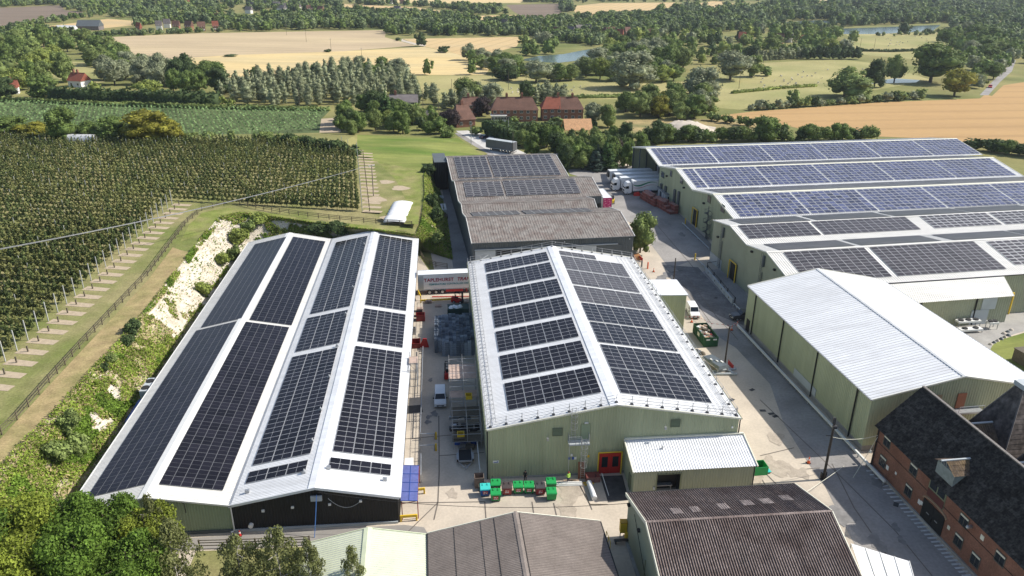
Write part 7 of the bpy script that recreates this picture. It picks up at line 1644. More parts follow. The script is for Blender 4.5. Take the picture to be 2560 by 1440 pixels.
for i in range(11):
    for j in range(26):
        px_o = (i - 5) * 0.63; q = at(1133, 852) + Vector((px_o * math.cos(TA) - (j - 12.5) * 0.45 * math.sin(TA) + 0.2, px_o * math.sin(TA) + (j - 12.5) * 0.45 * math.cos(TA), 0))
        if (i in (7, 8) and j in (2, 3, 4, 9, 17, 18)) or rr.random() < 0.06 or (i < 2 and j < 3): continue
        if rr.random() < 0.08 and i > 4: continue
        o = link('crate_stack', cm[(1 if rr.random() < 0.22 else 0) + (2 if rr.random() < .5 else 0)]); o.location = q + Vector((rr.uniform(-.02, .02), rr.uniform(-.02, .02), 0)); o.rotation_euler = (0, 0, TA + (math.pi / 2 if rr.random() < .0 else 0) + rr.uniform(-.03, .03))
        tag(o, 'tall column of grey plastic crates in the block stored in the lane', 'crate stack', 'crate stacks stored in the lane')
m_redbin = mat('red_brown_bin', (0.20, 0.055, 0.045), 0.8, var=0.15, sc=1.5, rnd=0.15); m_redtop = mat('red_brown_lid', (0.33, 0.17, 0.14), 0.85, var=0.2, sc=2, rnd=0.2)
b = MB(); b.b2((-0.58, -0.58, 0.1), (0.58, 0.58, 0.74), 0); b.b2((-0.6, -0.6, 0.74), (0.6, 0.6, 0.8), 1)
for x in (-0.5, 0, 0.5): b.b2((x - 0.06, -0.58, 0), (x + 0.06, 0.58, 0.1), 0)
for x in (-0.59, 0.59): b.b2((x - 0.02, -0.3, 0.1), (x + 0.02, 0.3, 0.74), 0)
rbm = b.mesh('fruit_bin', [m_redbin, m_redtop])
a_, c_ = at(1606, 497), at(1675, 537); dd = (c_ - a_).normalized(); nn_ = Vector((dd.y, -dd.x, 0)); n = int((c_ - a_).length / 1.27)
for k in range(n + 1):
    for w in (0, 1):
        for lv_ in range(3 if (k + w) % 5 else 2):
            if k > n - 2 and w == 0 and lv_ > 0: continue
            o = link('fruit_bin', rbm); o.location = a_ + dd * (k * 1.27) - nn_ * (w * 1.27 + (0.6 if k > n / 2 else 0)) + Vector((0, 0, lv_ * 0.8)); o.rotation_euler = (0, 0, math.atan2(dd.y, dd.x) + rr.uniform(-.03, .03))
            tag(o, ('red brown fruit bin, %s layer of the double row by the cold stores' % ('bottom', 'middle', 'top')[lv_]), 'fruit bin', 'red brown fruit bins in the double row')
# white cooling cabinets and the cabin beside them
a_, c_ = at(1682, 500), at(1716, 532); dd = (c_ - a_).normalized(); nn_ = Vector((dd.y, -dd.x, 0))
for k in range(5):
    for w in (0, 1):
        T = thing('cooling_cabinet', 'white cooling cabinet, %s from the grey cabin, %s row along the cold store wall' % (ORD[k], ('outer', 'inner')[w]), 'cooling unit', a_ + dd * (k * (c_ - a_).length / 4.2) - nn_ * (w * 1.5), math.atan2(dd.y, dd.x), 'cooling cabinets along the cold store')
        b = MB(); b.b2((-0.8, -0.65, 0.1), (0.8, 0.65, 2.3)); b.build('body', m_trimw, T); b = MB(); b.b2((-0.7, -0.67, 0.3), (0.7, -0.652, 2.1)); b.build('door', m_lgrey, T); b = MB(); b.tube((0, 0, 2.3), (0, 0, 2.38), 0.45, n=10); b.build('fan', m_dirt, T)
CB = thing('portable_cabin', 'grey flat roofed cabin with white doors beside the fruit bins', 'cabin', at(1655, 500), math.atan2(dd.y, dd.x))
b = MB(); b.b2((-4, -0.2, 0.1), (4, 2.6, 2.7)); b.build('wall', m_lgrey, CB); b = MB(); b.b2((-4.2, -0.4, 2.7), (4.2, 2.8, 2.9)); b.build('roof', mat('felt_roof', (0.20, 0.205, 0.21), 0.9), CB)
for x in (-3.2, -1.6, 0.2, 2.0):
    b = MB(); b.b2((x, -0.25, 0.1), (x + 1.0, -0.21, 2.2)); b.build('door', m_trimw if x != -1.6 else m_dirt, CB)
for y in (0.3, 1.5):
    b = MB(); b.b2((4.01, y, 1.3), (4.05, y + 0.8, 2.1)); b.build('window', m_glass, CB)
b = MB(); b.b2((-0.7, -0.7, 0), (0.7, 0.7, 1.2)); o = b.build('tarpaulin_load', m_blue); o.location = at(1621, 487); tag(o, 'blue sheeted load between the waved lorry and the grey cabin', 'load')
b = MB(); b.hexa([(-1, -.6, 0), (1, -.6, 0), (1, .6, 0), (-1, .6, 0)], [(-.8, -.5, .8), (.6, -.5, 1.1), (.6, .5, 1.1), (-.8, .5, .8)]); o = b.build('floor_sweeper', m_red); o.location = at(1592, 489); tag(o, 'small red machine in front of the waved lorry', 'machine')
fl = thing('yellow_loader', 'small yellow loader beside the pink doored trailer', 'loader', at(1530, 508), 1.4)
b = MB(); b.b2((-1.2, -0.6, 0.4), (0.9, 0.6, 1.2)); b.build('body', m_yellow, fl); b = MB(); b.b2((-0.4, -0.5, 1.2), (0.4, 0.5, 2.2)); b.build('cab', m_dirt, fl); wheels(fl, (-0.7, 0.6), 0.6, 0.4)
# ------------------------------------------------------------------ scaffold rails round the roof of the olive warehouse
def seg(T, name, p, q, r=0.03, m=None, n=5):
    b = MB(); b.tube(p, q, r, n=n); return b.build(name, m or m_scaf, T)
def roofz(x): return prof_at(pB, min(max(x, 0), 32.78)) + 0.05
def guard(label, pts, step=2.15, back=(0, 1.0)):
    T = thing('scaffold_guardrail', label, 'scaffold rail', B_.location, TB)
    P = []
    for a, c in zip(pts, pts[1:]):
        L = (Vector(c) - Vector(a)).length; n = max(1, round(L / step)); P += [Vector(a).lerp(Vector(c), i / n) for i in range(n)]
    P.append(Vector(pts[-1]))
    for p in P:
        seg(T, 'upright', p, p + Vector((0, 0, 1.25)), 0.04); q = Vector((p.x + back[0] * 0.9, p.y + back[1] * 0.9, 0)); q.z = roofz(q.x); seg(T, 'brace', p + Vector((0, 0, 0.95)), q, 0.026, n=4)
        b = MB(); b.box((p.x, p.y, p.z + 0.06), (0.35, 0.35, 0.12)); b.build('foot', m_dirt, T)
    for z in (0.28, 0.7, 1.15):
        for a, c in zip(P, P[1:]): seg(T, 'rail', a + Vector((0, 0, z)), c + Vector((0, 0, z)), 0.03)
    return T
guard('scaffold guard rail along the front gable edge of the white ribbed roof', [(0.3, 0.25, roofz(0.3)), (16.39, 0.25, roofz(16.39)), (32.5, 0.25, roofz(32.5))])
guard('scaffold guard rail along the far gable edge of the white ribbed roof', [(0.3, LB - 0.25, roofz(0.3)), (16.39, LB - 0.25, roofz(16.39)), (32.5, LB - 0.25, roofz(32.5))], back=(0, -1))
T = guard('scaffold guard rail along the right hand eaves of the white ribbed roof', [(32.5, 0.5, roofz(32.5)), (32.5, LB - 0.5, roofz(32.5))], 2.6, (-1, 0))
for x in (29.2, 30.0, 30.8, 31.5, 32.1): seg(T, 'roof_rail', (x, 0.8, roofz(x) + 0.1), (x, LB - 0.8, roofz(x) + 0.1), 0.028)
T = thing('lattice_beam', 'run of scaffold lattice beams lying along the left eaves of the white ribbed roof', 'lattice beam', B_.location, TB)
for k in range(10):
    y0, y1 = 0.6 + k * 5.78, 0.6 + (k + 1) * 5.78 - 0.12; b = MB()
    for x in (0.0, 1.05): b.tube((x, y0, roofz(x) + 0.3), (x, y1, roofz(x) + 0.3), 0.042, n=5)
    for j in range(5):
        ya, yb = y0 + j * 1.13, y0 + (j + 1) * 1.13; b.tube((0, ya, roofz(0) + 0.3), (1.05, yb, roofz(1.05) + 0.3), 0.03, n=4); b.tube((0, yb, roofz(0) + 0.3), (1.05, yb, roofz(1.05) + 0.3), 0.03, n=4)
    b.build('beam', m_scaf, T)
for k in range(24):
    seg(T, 'upright', (-0.25, 1 + k * 2.45, 7.0), (-0.25, 1 + k * 2.45, 9.0), 0.035)
for z in (8.2, 8.8): seg(T, 'rail', (-0.25, 0.6, z), (-0.25, LB - 0.6, z), 0.03)
seg(T, 'loose_tube', (0.6, LB - 2.0, 7.9), (3.8, LB - 1.2, 9.6), 0.05, m_trimw)
def tower(name, label, frame, xs, ys, zs, decks, m=m_pine):
    T = thing(name, label, 'scaffold', frame.location, frame.rotation_euler.z)
    for x in xs:
        for y in ys: seg(T, 'upright', (x, y, 0), (x, y, zs[-1]), 0.045)
    for z in zs[:-1]:
        for y in ys: seg(T, 'transom', (xs[0] - .2, y, z), (xs[-1] + .2, y, z), 0.035)
        for x in xs: seg(T, 'ledger', (x, ys[0] - .2, z), (x, ys[-1] + .2, z), 0.035)
    for i in range(len(zs) - 2): seg(T, 'brace', (xs[0], ys[i % (len(ys) - 1)], zs[i]), (xs[0], ys[i % (len(ys) - 1) + 1], zs[i + 1]), 0.03); seg(T, 'brace', (xs[-1], ys[-1], zs[i]), (xs[0], ys[-1], zs[i + 1]), 0.03)
    for xa, xb, ya, yb, z in decks:
        n = max(2, round((yb - ya) / 0.26))
        for k in range(n): b = MB(); b.b2((xa, ya + k * (yb - ya) / n, z), (xb, ya + (k + 0.93) * (yb - ya) / n, z + 0.05)); b.build('board', m, T)
    return T
m_board = mat('scaffold_board', (0.48, 0.36, 0.29), 0.9, var=0.15, sc=1.5)
tower('scaffold_stage', 'tall scaffold loading stage with pale boards against the left wall of the olive warehouse', B_, (-4.6, -2.6, -0.6), (15.0, 17.2, 19.4, 21.6), (1.6, 3.4, 5.3, 6.3, 7.0), [(-4.7, -0.5, 17.2, 21.6, 5.35), (-4.7, -0.5, 15.0, 17.0, 3.45)], m_board)
tower('scaffold_stage', 'lower scaffold stores rack in the dark by the near left corner of the olive warehouse', B_, (-4.4, -2.4, -0.5), (7.0, 9.3, 11.6, 14.0), (1.2, 2.4, 3.4, 4.2), [(-4.5, -0.4, 11.6, 14.0, 2.45), (-4.5, -0.4, 7.0, 9.3, 1.25)], m_wood)
tower('scaffold_tower', 'small scaffold tower with a pinkish board deck at the eaves of the white low shed', A2, (36.5, 37.7), (30.0, 32.2, 34.4), (1.3, 2.7, 4.1, 5.0), [(36.4, 37.8, 32.2, 34.4, 4.15)], m_board)
rs = random.Random(3)
for k in range(26):
    x, y = rs.uniform(-4.3, -0.8), rs.uniform(6.2, 14.5); b = MB(); b.box((0, 0, 0), (rs.uniform(.4, 1.6), rs.uniform(.25, .6), rs.uniform(.15, .8)), rs.uniform(-.3, .3)); nm, m = rs.choice((('storage_box', m_dirt), ('storage_box', m_wood), ('storage_box', m_dgrey), ('pallet_load', m_steel), ('gas_cage', m_dark), ('storage_box', m_blue)))
    o = b.build(nm, m); o.location = to_world(B_, (x, y, rs.choice((0.35, 0.4, 1.55)))); tag(o, 'stored box or load among the dark scaffold rack by the olive warehouse', 'stored load', 'loads stored in the scaffold rack')
for x, y, z in ((-1.9, 14.6, 3.55), (-3.3, 8.0, 1.4)):
    T = thing('yellow_stillage', 'yellow %s stillage on the scaffold rack' % ('upper' if z > 2 else 'lower'), 'frame', to_world(B_, (x, y, z)), TB)
    for lo, hi in (((-.5, -.5, 0), (.5, -.4, .6)), ((-.5, .4, 0), (.5, .5, .6)), ((-.5, -.4, 0), (-.4, .4, .6)), ((.4, -.4, 0), (.5, .4, .6))): b = MB(); b.b2(lo, hi); b.build('bar', m_yellow, T)
b = MB(); b.b2((-2, -1.2, 0), (2, 1.2, 2.4)); CN = thing('waste_compactor', 'dark green compactor container with white sacks on top behind the crate block', 'container', at(1146, 795), TA); b.build('body', mat('compactor_green', (0.018, 0.05, 0.04), 0.6), CN)
b = MB(); b.b2((-2.05, -1.25, 1.1), (2.05, 1.25, 1.25)); b.build('rib', m_dirt, CN)
for k in range(4): mound('sack', 'white sack, %s of four on the dark green compactor' % ORD[k], 'sack', to_world(CN, (-1.3 + k * 0.55, -0.5 + 0.3 * (k % 2), 2.4)), 0.5, 0.5, 0.45, m_film, seed=k)
# left hand side of the lane: pipe rails, yellow barriers, boxes, pallets, red truck ramp
def pipe_rail(label, pts, hgt=1.0, m=m_steel, step=3.0, r=0.07):
    T = thing('pipe_rail', label, 'guard rail', pts[0]); o = pts[0]
    for a, c in zip(pts, pts[1:]):
        seg(T, 'rail', a - o + Vector((0, 0, hgt)), c - o + Vector((0, 0, hgt)), r, m, 6); n = max(1, round((c - a).length / step))
        for i in range(n + 1): p = a.lerp(c, i / n) - o; seg(T, 'post', p, p + Vector((0, 0, hgt)), r, m, 6)
    return T
W2 = lambda x, y, z=0: to_world(A2, (x, y, z))
pipe_rail('galvanised pipe rail along the lane side of the white low shed, far length', [W2(38.4, 17.6), W2(38.3, 44)]); pipe_rail('galvanised pipe rail along the lane side of the white low shed, near length', [W2(38.7, 7.5), W2(38.6, 12.2)], 1.2)
pipe_rail('short galvanised rail standing across the lane edge, farther one', [W2(38.4, 17.2), W2(40.4, 17.2)]); pipe_rail('short galvanised rail standing across the lane edge, nearer one', [W2(38.4, 14.4), W2(40.4, 14.4)]); pipe_rail('pale L shaped pipe rail beside the parked plant trailer', [at(1165, 1106), at(1192, 1106), at(1200, 1190)], 1.0, m_trimw)
for k, (x, y) in enumerate(((40.6, 17.2), (40.6, 14.4))):
    b = MB(); b.tube((0, 0, 0), (0, 0, 1.15), 0.13, n=8); b.dome((0, 0, 1.15), (0.13, 0.13, 0.08)); o = b.build('bollard', m_yellow); o.location = W2(x, y); tag(o, 'yellow bollard at the end of the %s short rail in the lane' % ('farther', 'nearer')[k], 'bollard')
def ybar(label, a, c, z=0.75):
    T = thing('yellow_barrier', label, 'barrier', a); b = MB(); b.bar((0, 0, z), Vector(c) - Vector(a) + Vector((0, 0, z)), 0.16, 0.34); b.build('rail', m_yellow, T)
    for p in (Vector((0, 0, 0)), Vector(c) - Vector(a)): b = MB(); b.b2((p.x - .1, p.y - .1, 0), (p.x + .1, p.y + .1, z + 0.15)); b.build('post', m_yellow, T)
ybar('yellow barrier in front of the blue canopy', at(1003, 1304), at(1042, 1301)); ybar('short yellow barrier beside the blue canopy', at(1042, 1236), at(1061, 1234)); ybar('long yellow barrier lying under the lettered trailer', at(1052, 757), at(1132, 753), 0.5); ybar('yellow barrier at the far end of the white low shed', at(1046, 738), at(1052, 752), 1.0)
b = MB(); b.tube((0, 0, 0.3), (9, 0.4, 0.3), 0.12, n=6); o = b.build('red_pole', m_red); o.location = at(1080, 745); tag(o, 'long red pole lying by the yellow barrier at the lettered trailer', 'pole')
for k, (x, y) in enumerate(((1072, 757), (1096, 766), (1050, 778))): pallet('pinkish pallet %s' % ('against the yellow barrier', 'alone on the slab', 'at the shed corner')[k], at(x, y), 0.1, (4, 2, 5)[k], 'pallets near the lettered trailer', m_board)
for k, (x, y, m, s) in enumerate(((1052, 800, m_dred, (1.6, 1.4, 1.3)), (1048, 790, m_dirt, (1.3, 1.0, 1.0)), (1040, 865, m_dred, (1.5, 2.0, 1.0)), (1036, 835, m_steel, (0.6, 0.8, 1.3)))):
    o = openbox('steel_stillage', ('dark red stillage', 'dark stillage', 'dark red loading ramp tray', 'grey steel cabinet')[k] + ' on the lane side of the white low shed', 'stillage', at(x, y), TA, *s, m)
b = MB(); b.hexa([(0, -.1, 0), (1.8, -.1, 0), (1.8, .1, 0), (0, .1, 0)], [(0.8, -.1, 1.7), (1.4, -.1, 1.7), (1.4, .1, 1.7), (0.8, .1, 1.7)]); o = b.build('red_ramp_arm', m_red); o.location = at(1047, 868); tag(o, 'raised red arm of the loading ramp beside the lane', 'ramp arm')
b = MB(); b.box((0, 0, 1.3), (1.1, 2.0, 2.6)); o = b.build('white_kiosk', m_trimw); o.location = W2(37.2, 8.4); o.rotation_euler = (0, 0, TA); tag(o, 'white cabinet between the white low shed and the blue canopy', 'cabinet')
# front of the olive gable: roll of film, pipes, boxes, board
b = MB(); b.tube((0, 0, 0.35), (0, 3.3, 0.35), 0.35, n=14); b.tube((0, -0.02, 0.35), (0, -0.03, 0.35), 0.14, n=8); o = b.build('film_roll', m_film); o.location = at(1486, 1252); o.rotation_euler = (0, 0, 0.12); tag(o, 'big white roll of plastic film lying before the red doors', 'film roll')
b = MB()
for k in range(4): b.tube((0, k * 0.18, 0.12 + 0.1 * (k % 2)), (3.6, k * 0.18 + 0.15, 0.12 + 0.1 * (k % 2)), 0.09, n=7)
o = b.build('pipe_bundle', m_trimw); o.location = at(1386, 1216); o['kind'] = 'stuff'
for k in range(3): pallet('flat pallet at the foot of the olive gable, %s from the ladder' % ORD[k], at(1437 + k * 8 - 16, 1207), 0.1, 1, 'pallets at the olive gable')
b = MB(); b.hexa([(-.45, 0, 0), (.45, 0, 0), (.45, .08, 0), (-.45, .08, 0)], [(-.45, .35, 2.4), (.45, .35, 2.4), (.45, .43, 2.4), (-.45, .43, 2.4)]); o = b.build('board', mat('brown_board', (0.23, 0.10, 0.055), 0.85)); o.location = to_world(B_, (12.1, -0.95, 0)); o.rotation_euler = (0, 0, TB); tag(o, 'brown board leaning against the olive gable under the ladder', 'board')
T = thing('fruit_bin', 'red brown bin on its side beside the red doors', 'fruit bin', at(1481, 1200), TB); b = MB(); b.b2((-0.9, -0.6, 0), (0.9, 0.6, 0.85)); b.build('body', m_redbin, T)
for k in range(6): b = MB(); b.b2((-0.92, -0.62 + 0.0, 0.08 + k * 0.13), (0.92, -0.602, 0.16 + k * 0.13)); b.build('slat', m_redtop, T)
T = thing('pallet_truck', 'yellow pallet truck beside the red brown bin', 'pallet truck', at(1474, 1209), 0.3); b = MB(); b.b2((-.8, -.3, .06), (.5, -.12, .16)); b.b2((-.8, .12, .06), (.5, .3, .16)); b.build('fork', m_yellow, T); b = MB(); b.tube((.55, 0, .1), (.8, 0, 1.2), .04, n=5); b.tube((.8, -.2, 1.2), (.8, .2, 1.2), .04, n=5); b.build('handle', m_dark, T)
for l, a, c, z in (('long pale pole leaning by the red doors', (1503, 1205), (1522, 1240), 1.4), ('thin pole lying on the yard by the film roll', (1450, 1215), (1475, 1262), 0.1), ('thin bent rod on the yard by the film roll', (1475, 1262), (1520, 1262), 0.1)):
    p, q = at(*a), at(*c); b = MB(); b.tube((0, 0, z), q - p + Vector((0, 0, 0.05)), 0.045, n=5); o = b.build('pole', m_trimw if z > 1 else m_wood); o.location = p; tag(o, l, 'pole')
# yellow cabinet, drum, bench, ladder beside the brown roofed shed
T = thing('yellow_cabinet', 'yellow cabinet on a stand against the brown roofed shed', 'cabinet', at(1556, 1345), 0.0); b = MB(); b.b2((-.4, -.35, 1.0), (.4, .35, 2.4)); b.build('body', m_yellow, T); b = MB(); b.b2((-.42, -.37, 2.4), (.42, .37, 2.5)); b.build('lid', mat('amber_lid', (0.55, 0.30, 0.03), 0.5), T)
for x in (-.3, .3): b = MB(); b.b2((x - .05, -.05, 0), (x + .05, .05, 1.0)); b.build('leg', m_steel, T)
b = MB(); b.tube((0, 0, 0), (0, 0, 1.0), 0.42, n=14); b.dome((0, 0, 1.0), (.42, .42, .25)); o = b.build('yellow_drum', m_yellow); o.location = at(1569, 1348); tag(o, 'round yellow drum right of the yellow cabinet', 'drum')
T = thing('bench', 'dark plank bench by the wall of the brown roofed shed', 'bench', at(1560, 1358), 0.1); b = MB(); b.b2((-1.2, -.2, .45), (1.2, .2, .52)); b.build('seat', m_dirt, T)
for x in (-1, 1): b = MB(); b.b2((x - .05, -.18, 0), (x + .05, .18, .45)); b.build('leg', m_dirt, T)
T = thing('ladder', 'short aluminium ladder with orange ends lying by the brown roofed shed', 'ladder', at(1575, 1378), -1.1)
for y in (-.2, .2): b = MB(); b.bar((0, y, .1), (2.2, y, .1), .06, .08); b.build('stile', m_trimw, T)
for k in range(7): b = MB(); b.bar((.2 + k * .3, -.2, .1), (.2 + k * .3, .2, .1), .04, .04); b.build('rung', m_steel, T)
b = MB(); b.box((2.25, 0, .1), (.15, .5, .1)); b.build('foot', m_orange, T)
pipe_rail('thin yellow rail beside the brown grey roof', [at(1515, 1345), at(1525, 1372)], 1.0, m_yellow, 1.0, 0.04)
# cones, bollards, barriers
def cone(label, px, py, s=1.0, m=m_orange):
    T = thing('traffic_cone', label, 'cone', at(px, py)); T.scale = (s, s, s); b = MB(); b.b2((-.22, -.22, 0), (.22, .22, .05)); b.build('base', m_dark, T); b = MB(); b.tube((0, 0, .05), (0, 0, .78), .17, .03, 10); b.build('body', m, T); b = MB(); b.tube((0, 0, .4), (0, 0, .52), .118, .094, 10); b.build('band', m_trimw, T)
cone('orange cone alone on the sunlit road before the brick oast house', 2021, 1158, 1.3)
for k, (x, y) in enumerate(((1729, 806), (1776, 826), (1829, 826), (1843, 814), (1634, 680))): cone('orange cone %s' % ('in front of the white van by the plant room', 'behind the green skip', 'at the taped gap by the long olive store', 'farthest at the taped gap by the pickup', 'by the far corner of the scaffolded roof')[k], x, y, 1.2)
cone('red bucket like cone at the foot of the black gable', 600, 1340, 1.1, m_red)
for k, (x, y, m) in enumerate(((1619, 672, m_orange), (1604, 668, m_dgrey), (1713, 560, m_yellow), (1737, 650, m_yellow), (1746, 552, m_dark))):
    b = MB(); b.tube((0, 0, 0), (0, 0, 1.5), .16, n=8); b.dome((0, 0, 1.5), (.16, .16, .1)); o = b.build('bollard', m); o.location = at(x, y); tag(o, ('orange bollard by the far right corner of the scaffolded roof', 'grey bollard left of the orange one', 'yellow bollard at the end of the cold store kerb', 'yellow bollard at the corner of the grey green store', 'black bin like bollard by the yellow framed door')[k], 'bollard')
def rb(label, a, c, m=m_red, h=1.0):
    T = thing('road_barrier', label, 'barrier', at(*a)); v = at(*c) - at(*a)
    for k in range(4): b = MB(); b.bar(v * (k / 4) + Vector((0, 0, .55)), v * ((k + .8) / 4) + Vector((0, 0, .55)), .06, h - .2); b.build('panel', m, T)
    for f in (0, 1): b = MB(); b.bar(v * f, v * f + Vector((0, 0, h)), .08, .08); b.build('post', m, T)
rb('red plastic road barrier at the foot of the lone dark pole', (1820, 912), (1832, 926)); rb('small red barrier by the brown soil corner', (1598, 649), (1606, 655))
b = MB(); b.hexa([(-1.2, -1.6, 0), (1.2, -1.6, 0), (1.2, 1.6, 0), (-1.2, 1.6, 0)], [(-.7, -1, .7), (.5, -1, .9), (.5, 1, .8), (-.7, 1, .6)]); o = b.build('soil_bed', mat('orange_soil', (0.36, 0.17, 0.07), 0.95, var=0.2, sc=2)); o.location = at(1592, 645); o['kind'] = 'structure'
pv = [at(1700, 803), at(1742, 800), at(1776, 818), at(1829, 824), at(1851, 808)]
T = thing('barrier_tape', 'red and white tape strung between cones across the right hand lane', 'barrier tape', pv[0]); b = MB()
for a, c in zip(pv, pv[1:]):
    for k in range(8): b2 = MB(); b.bar(a.lerp(c, k / 8) - pv[0] + Vector((0, 0, .8)), a.lerp(c, (k + 1) / 8) - pv[0] + Vector((0, 0, .8)), .02, .07, k % 2)
b.build('tape', [m_red, m_trimw], T)
T = thing('conveyor', 'grey steel conveyor frame standing in the right hand lane by the scaffold', 'conveyor', at(1785, 918), math.radians(112))
b = MB(); b.hexa([(-2.6, -1.1, 1.0), (2.2, -1.1, 1.0), (2.2, 1.1, 1.0), (-2.6, 1.1, 1.0)], [(-2.4, -0.9, 1.5), (2.0, -0.9, 1.3), (2.0, .9, 1.3), (-2.4, .9, 1.5)]); b.build('hopper', mat('slate_steel', (0.13, 0.15, 0.16), 0.5, 0.3, var=0.2, sc=1.5), T)
for x in (-2.3, 1.9):
    for y in (-1, 1): b = MB(); b.b2((x - .07, y - .07, 0), (x + .07, y + .07, 1.1)); b.build('leg', m_steel, T)
for y in (-.6, .0, .6): b = MB(); b.box((-.5 + y, y, 1.5), (.7, .25, .1)); b.build('label_plate', m_trimw, T)
for k, (a, c) in enumerate((((1782, 932), (1840, 925)), ((1790, 912), (1836, 938)), ((1780, 938), (1842, 938)))):
    p, q = at(*a), at(*c); b = MB(); b.bar((0, 0, .25), q - p + Vector((0, 0, .25)), .3, .3); o = b.build('steel_beam', m_lgrey); o.location = p; tag(o, 'pale steel beam lying beside the conveyor, %s' % ('farthest', 'slanting one', 'nearest')[k], 'beam')
for k in range(3): mound('scrap_heap', 'small scrap heap between green skip and conveyor' + (', dark one', ', grey one', ', pale one')[k], 'scrap', at(1742 + k * 7, 880 + k * 3), .6, .5, .6, (m_dirt, m_dgrey, m_wood)[k], seed=k, n=10)
# ramp of the grey green store
T = thing('ramp_wall', 'row of grey concrete ramp blocks with posts beside the grey green store', 'ramp wall', at(1764, 680)); v = at(1832, 762) - at(1764, 680)
for k in range(4):
    b = MB(); b.bar(v * (k / 4) + Vector((0, 0, .55)), v * ((k + .93) / 4) + Vector((0, 0, .55)), .3, 1.1); b.build('block', m_lgrey, T)
    b = MB(); q = v * ((k + .5) / 4) + Vector((-.2, 0, .65)); b.box(q, (.05, .22, .32)); b.build('marker', m_dark, T)
for k in range(5): b = MB(); q = v * (k / 4) ; b.b2((q.x + .2, q.y - .1, 0), (q.x + .4, q.y + .1, 1.7)); b.build('post', m_dirt, T)
b = MB(); b.bar(Vector((.3, 0, 1.55)), v + Vector((.3, 0, 1.55)), .08, .08); b.build('rail', m_dirt, T)
pipe_rail('dark guard rail across the head of the ramp', [at(1768, 668), at(1800, 664)], 1.1, m_dirt); pipe_rail('kerb rail along the foot of the big cold store', [at(1706, 560), at(1772, 624)], 0.35, m_lgrey, 4, .13); pipe_rail('low rail from the corner of the grey green store down the ramp', [at(1736, 648), at(1762, 672)], .6, m_lgrey, 2, .1); pipe_rail('low pale kerb rail beyond the ramp blocks', [at(1834, 764), at(1850, 780)], .5, m_lgrey, 2, .1)
# right hand court: lawn, dark shed, cooling units
sheet('court_lawn', [(2470, 885), (2482, 862), (2505, 848), (2560, 832), (2700, 800), (2760, 1000), (2600, 1010), (2540, 940)], 0.05, m_lawn)
sheet('court_paving', [(2380, 820), (2480, 785), (2760, 760), (2760, 800), (2560, 828), (2500, 846), (2470, 880)], 0.045, m_conc2)
T = thing('plank_shed', 'dark brown plank shed on the lawn at the right edge', 'shed', at(2555, 915), 0.25)
for k in range(9): b = MB(); b.b2((-.0, -2.2, k * .25), (.12, 2.2, k * .25 + .22)); b.build('plank', m_wood, T); b = MB(); b.b2((.12, -2.2, k * .25), (5.0, -2.08, k * .25 + .22)); b.build('plank', m_wood, T)
b = MB(); b.b2((-.1, -2.3, 2.25), (5.1, 2.3, 2.35)); b.build('roof', m_wood, T)
def cooler(label, px, py, n, w, h, rz):
    T = thing('cooling_unit', label, 'cooling unit', at(px, py), rz); L = n * w
    b = MB(); b.b2((0, -.6, h - .35), (L, .6, h)); b.build('casing', m_trimw, T)
    for k in range(n): b = MB(); b.tube((w * (k + .5), 0, h), (w * (k + .5), 0, h + .18), .48, n=14); b.build('fan', m_dark, T)
    for x in (0.1, L - .1):
        for y in (-.5, .5): b = MB(); b.b2((x - .05, y - .05, 0), (x + .05, y + .05, h - .35)); b.build('leg', m_steel, T)
cooler('white cooling unit with three black fans by the pale roller door', 2388, 822, 3, 1.5, 1.7, .14); cooler('small white cooling unit with two fans right of the three fan one', 2466, 822, 2, .9, 1.5, .14); cooler('low white duct tray in front of the three fan cooling unit', 2396, 832, 2, 2.2, .8, .14)
for k in range(9):
    p = at(2476 + k * 9 - (k > 5) * 20, 862 - k * 4.5); mound('kerb_stone', 'rough kerb stone edging the lawn, %s from the olive store' % ORD[k], 'stone', p, rs.uniform(.3, .6), rs.uniform(.3, .5), .4, m_dgrey if k % 2 else m_gravel, seed=k, n=9)
# behind the low shed: cooling units, blue sheet
T = thing('cooling_unit', 'grey cooling unit with two fans behind the ivory low shed', 'cooling unit', to_world(A1, (-2.5, 30.5, 0)), TA); b = MB(); b.b2((-.7, -2, 0), (.7, 2, 3.1)); b.build('casing', m_lgrey, T)
for y in (-1, 1): b = MB(); b.tube((-.1, y, 3.1), (-.1, y, 3.2), .6, n=12); b.build('fan', m_dark, T)
b = MB(); b.hexa([(-.9, -2, 0), (.6, -2, 0), (.6, 3.5, 0), (-.9, 3.5, 0)], [(-.7, -2, 2.0), (.5, -2, 2.6), (.5, 3.5, 2.7), (-.7, 3.5, 2.2)]); o = b.build('blue_tarpaulin', m_blue); o.location = to_world(A1, (-2.4, 24.0, 0)); o.rotation_euler = (0, 0, TA); tag(o, 'blue tarpaulin behind the ivory low shed at the foot of the bank', 'tarpaulin')
# side passage clutter
for k, (x, y, m, s) in enumerate(((1089, 447, m_lgrey, (1.2, 4.0, 1.6)), (1101, 462, m_trimw, (1.1, 1.1, 2.0)), (1112, 468, m_board, (1.2, 1.1, 1.4)), (1109, 528, m_trimw, (1.4, 5.5, 1.3)), (1112, 545, m_wood, (1.5, 1.8, 0.9)), (1103, 500, m_lgrey, (1.4, 2.2, 1.0)))):
    openbox('pallet_load', ('long grey rack', 'white stacked load', 'pinkish pallet load', 'long white film bundle', 'wooden pallet load', 'pale grey load')[k] + ' in the passage left of the dark grey sheds', 'load', at(x, y), .15, *s, m, .5)

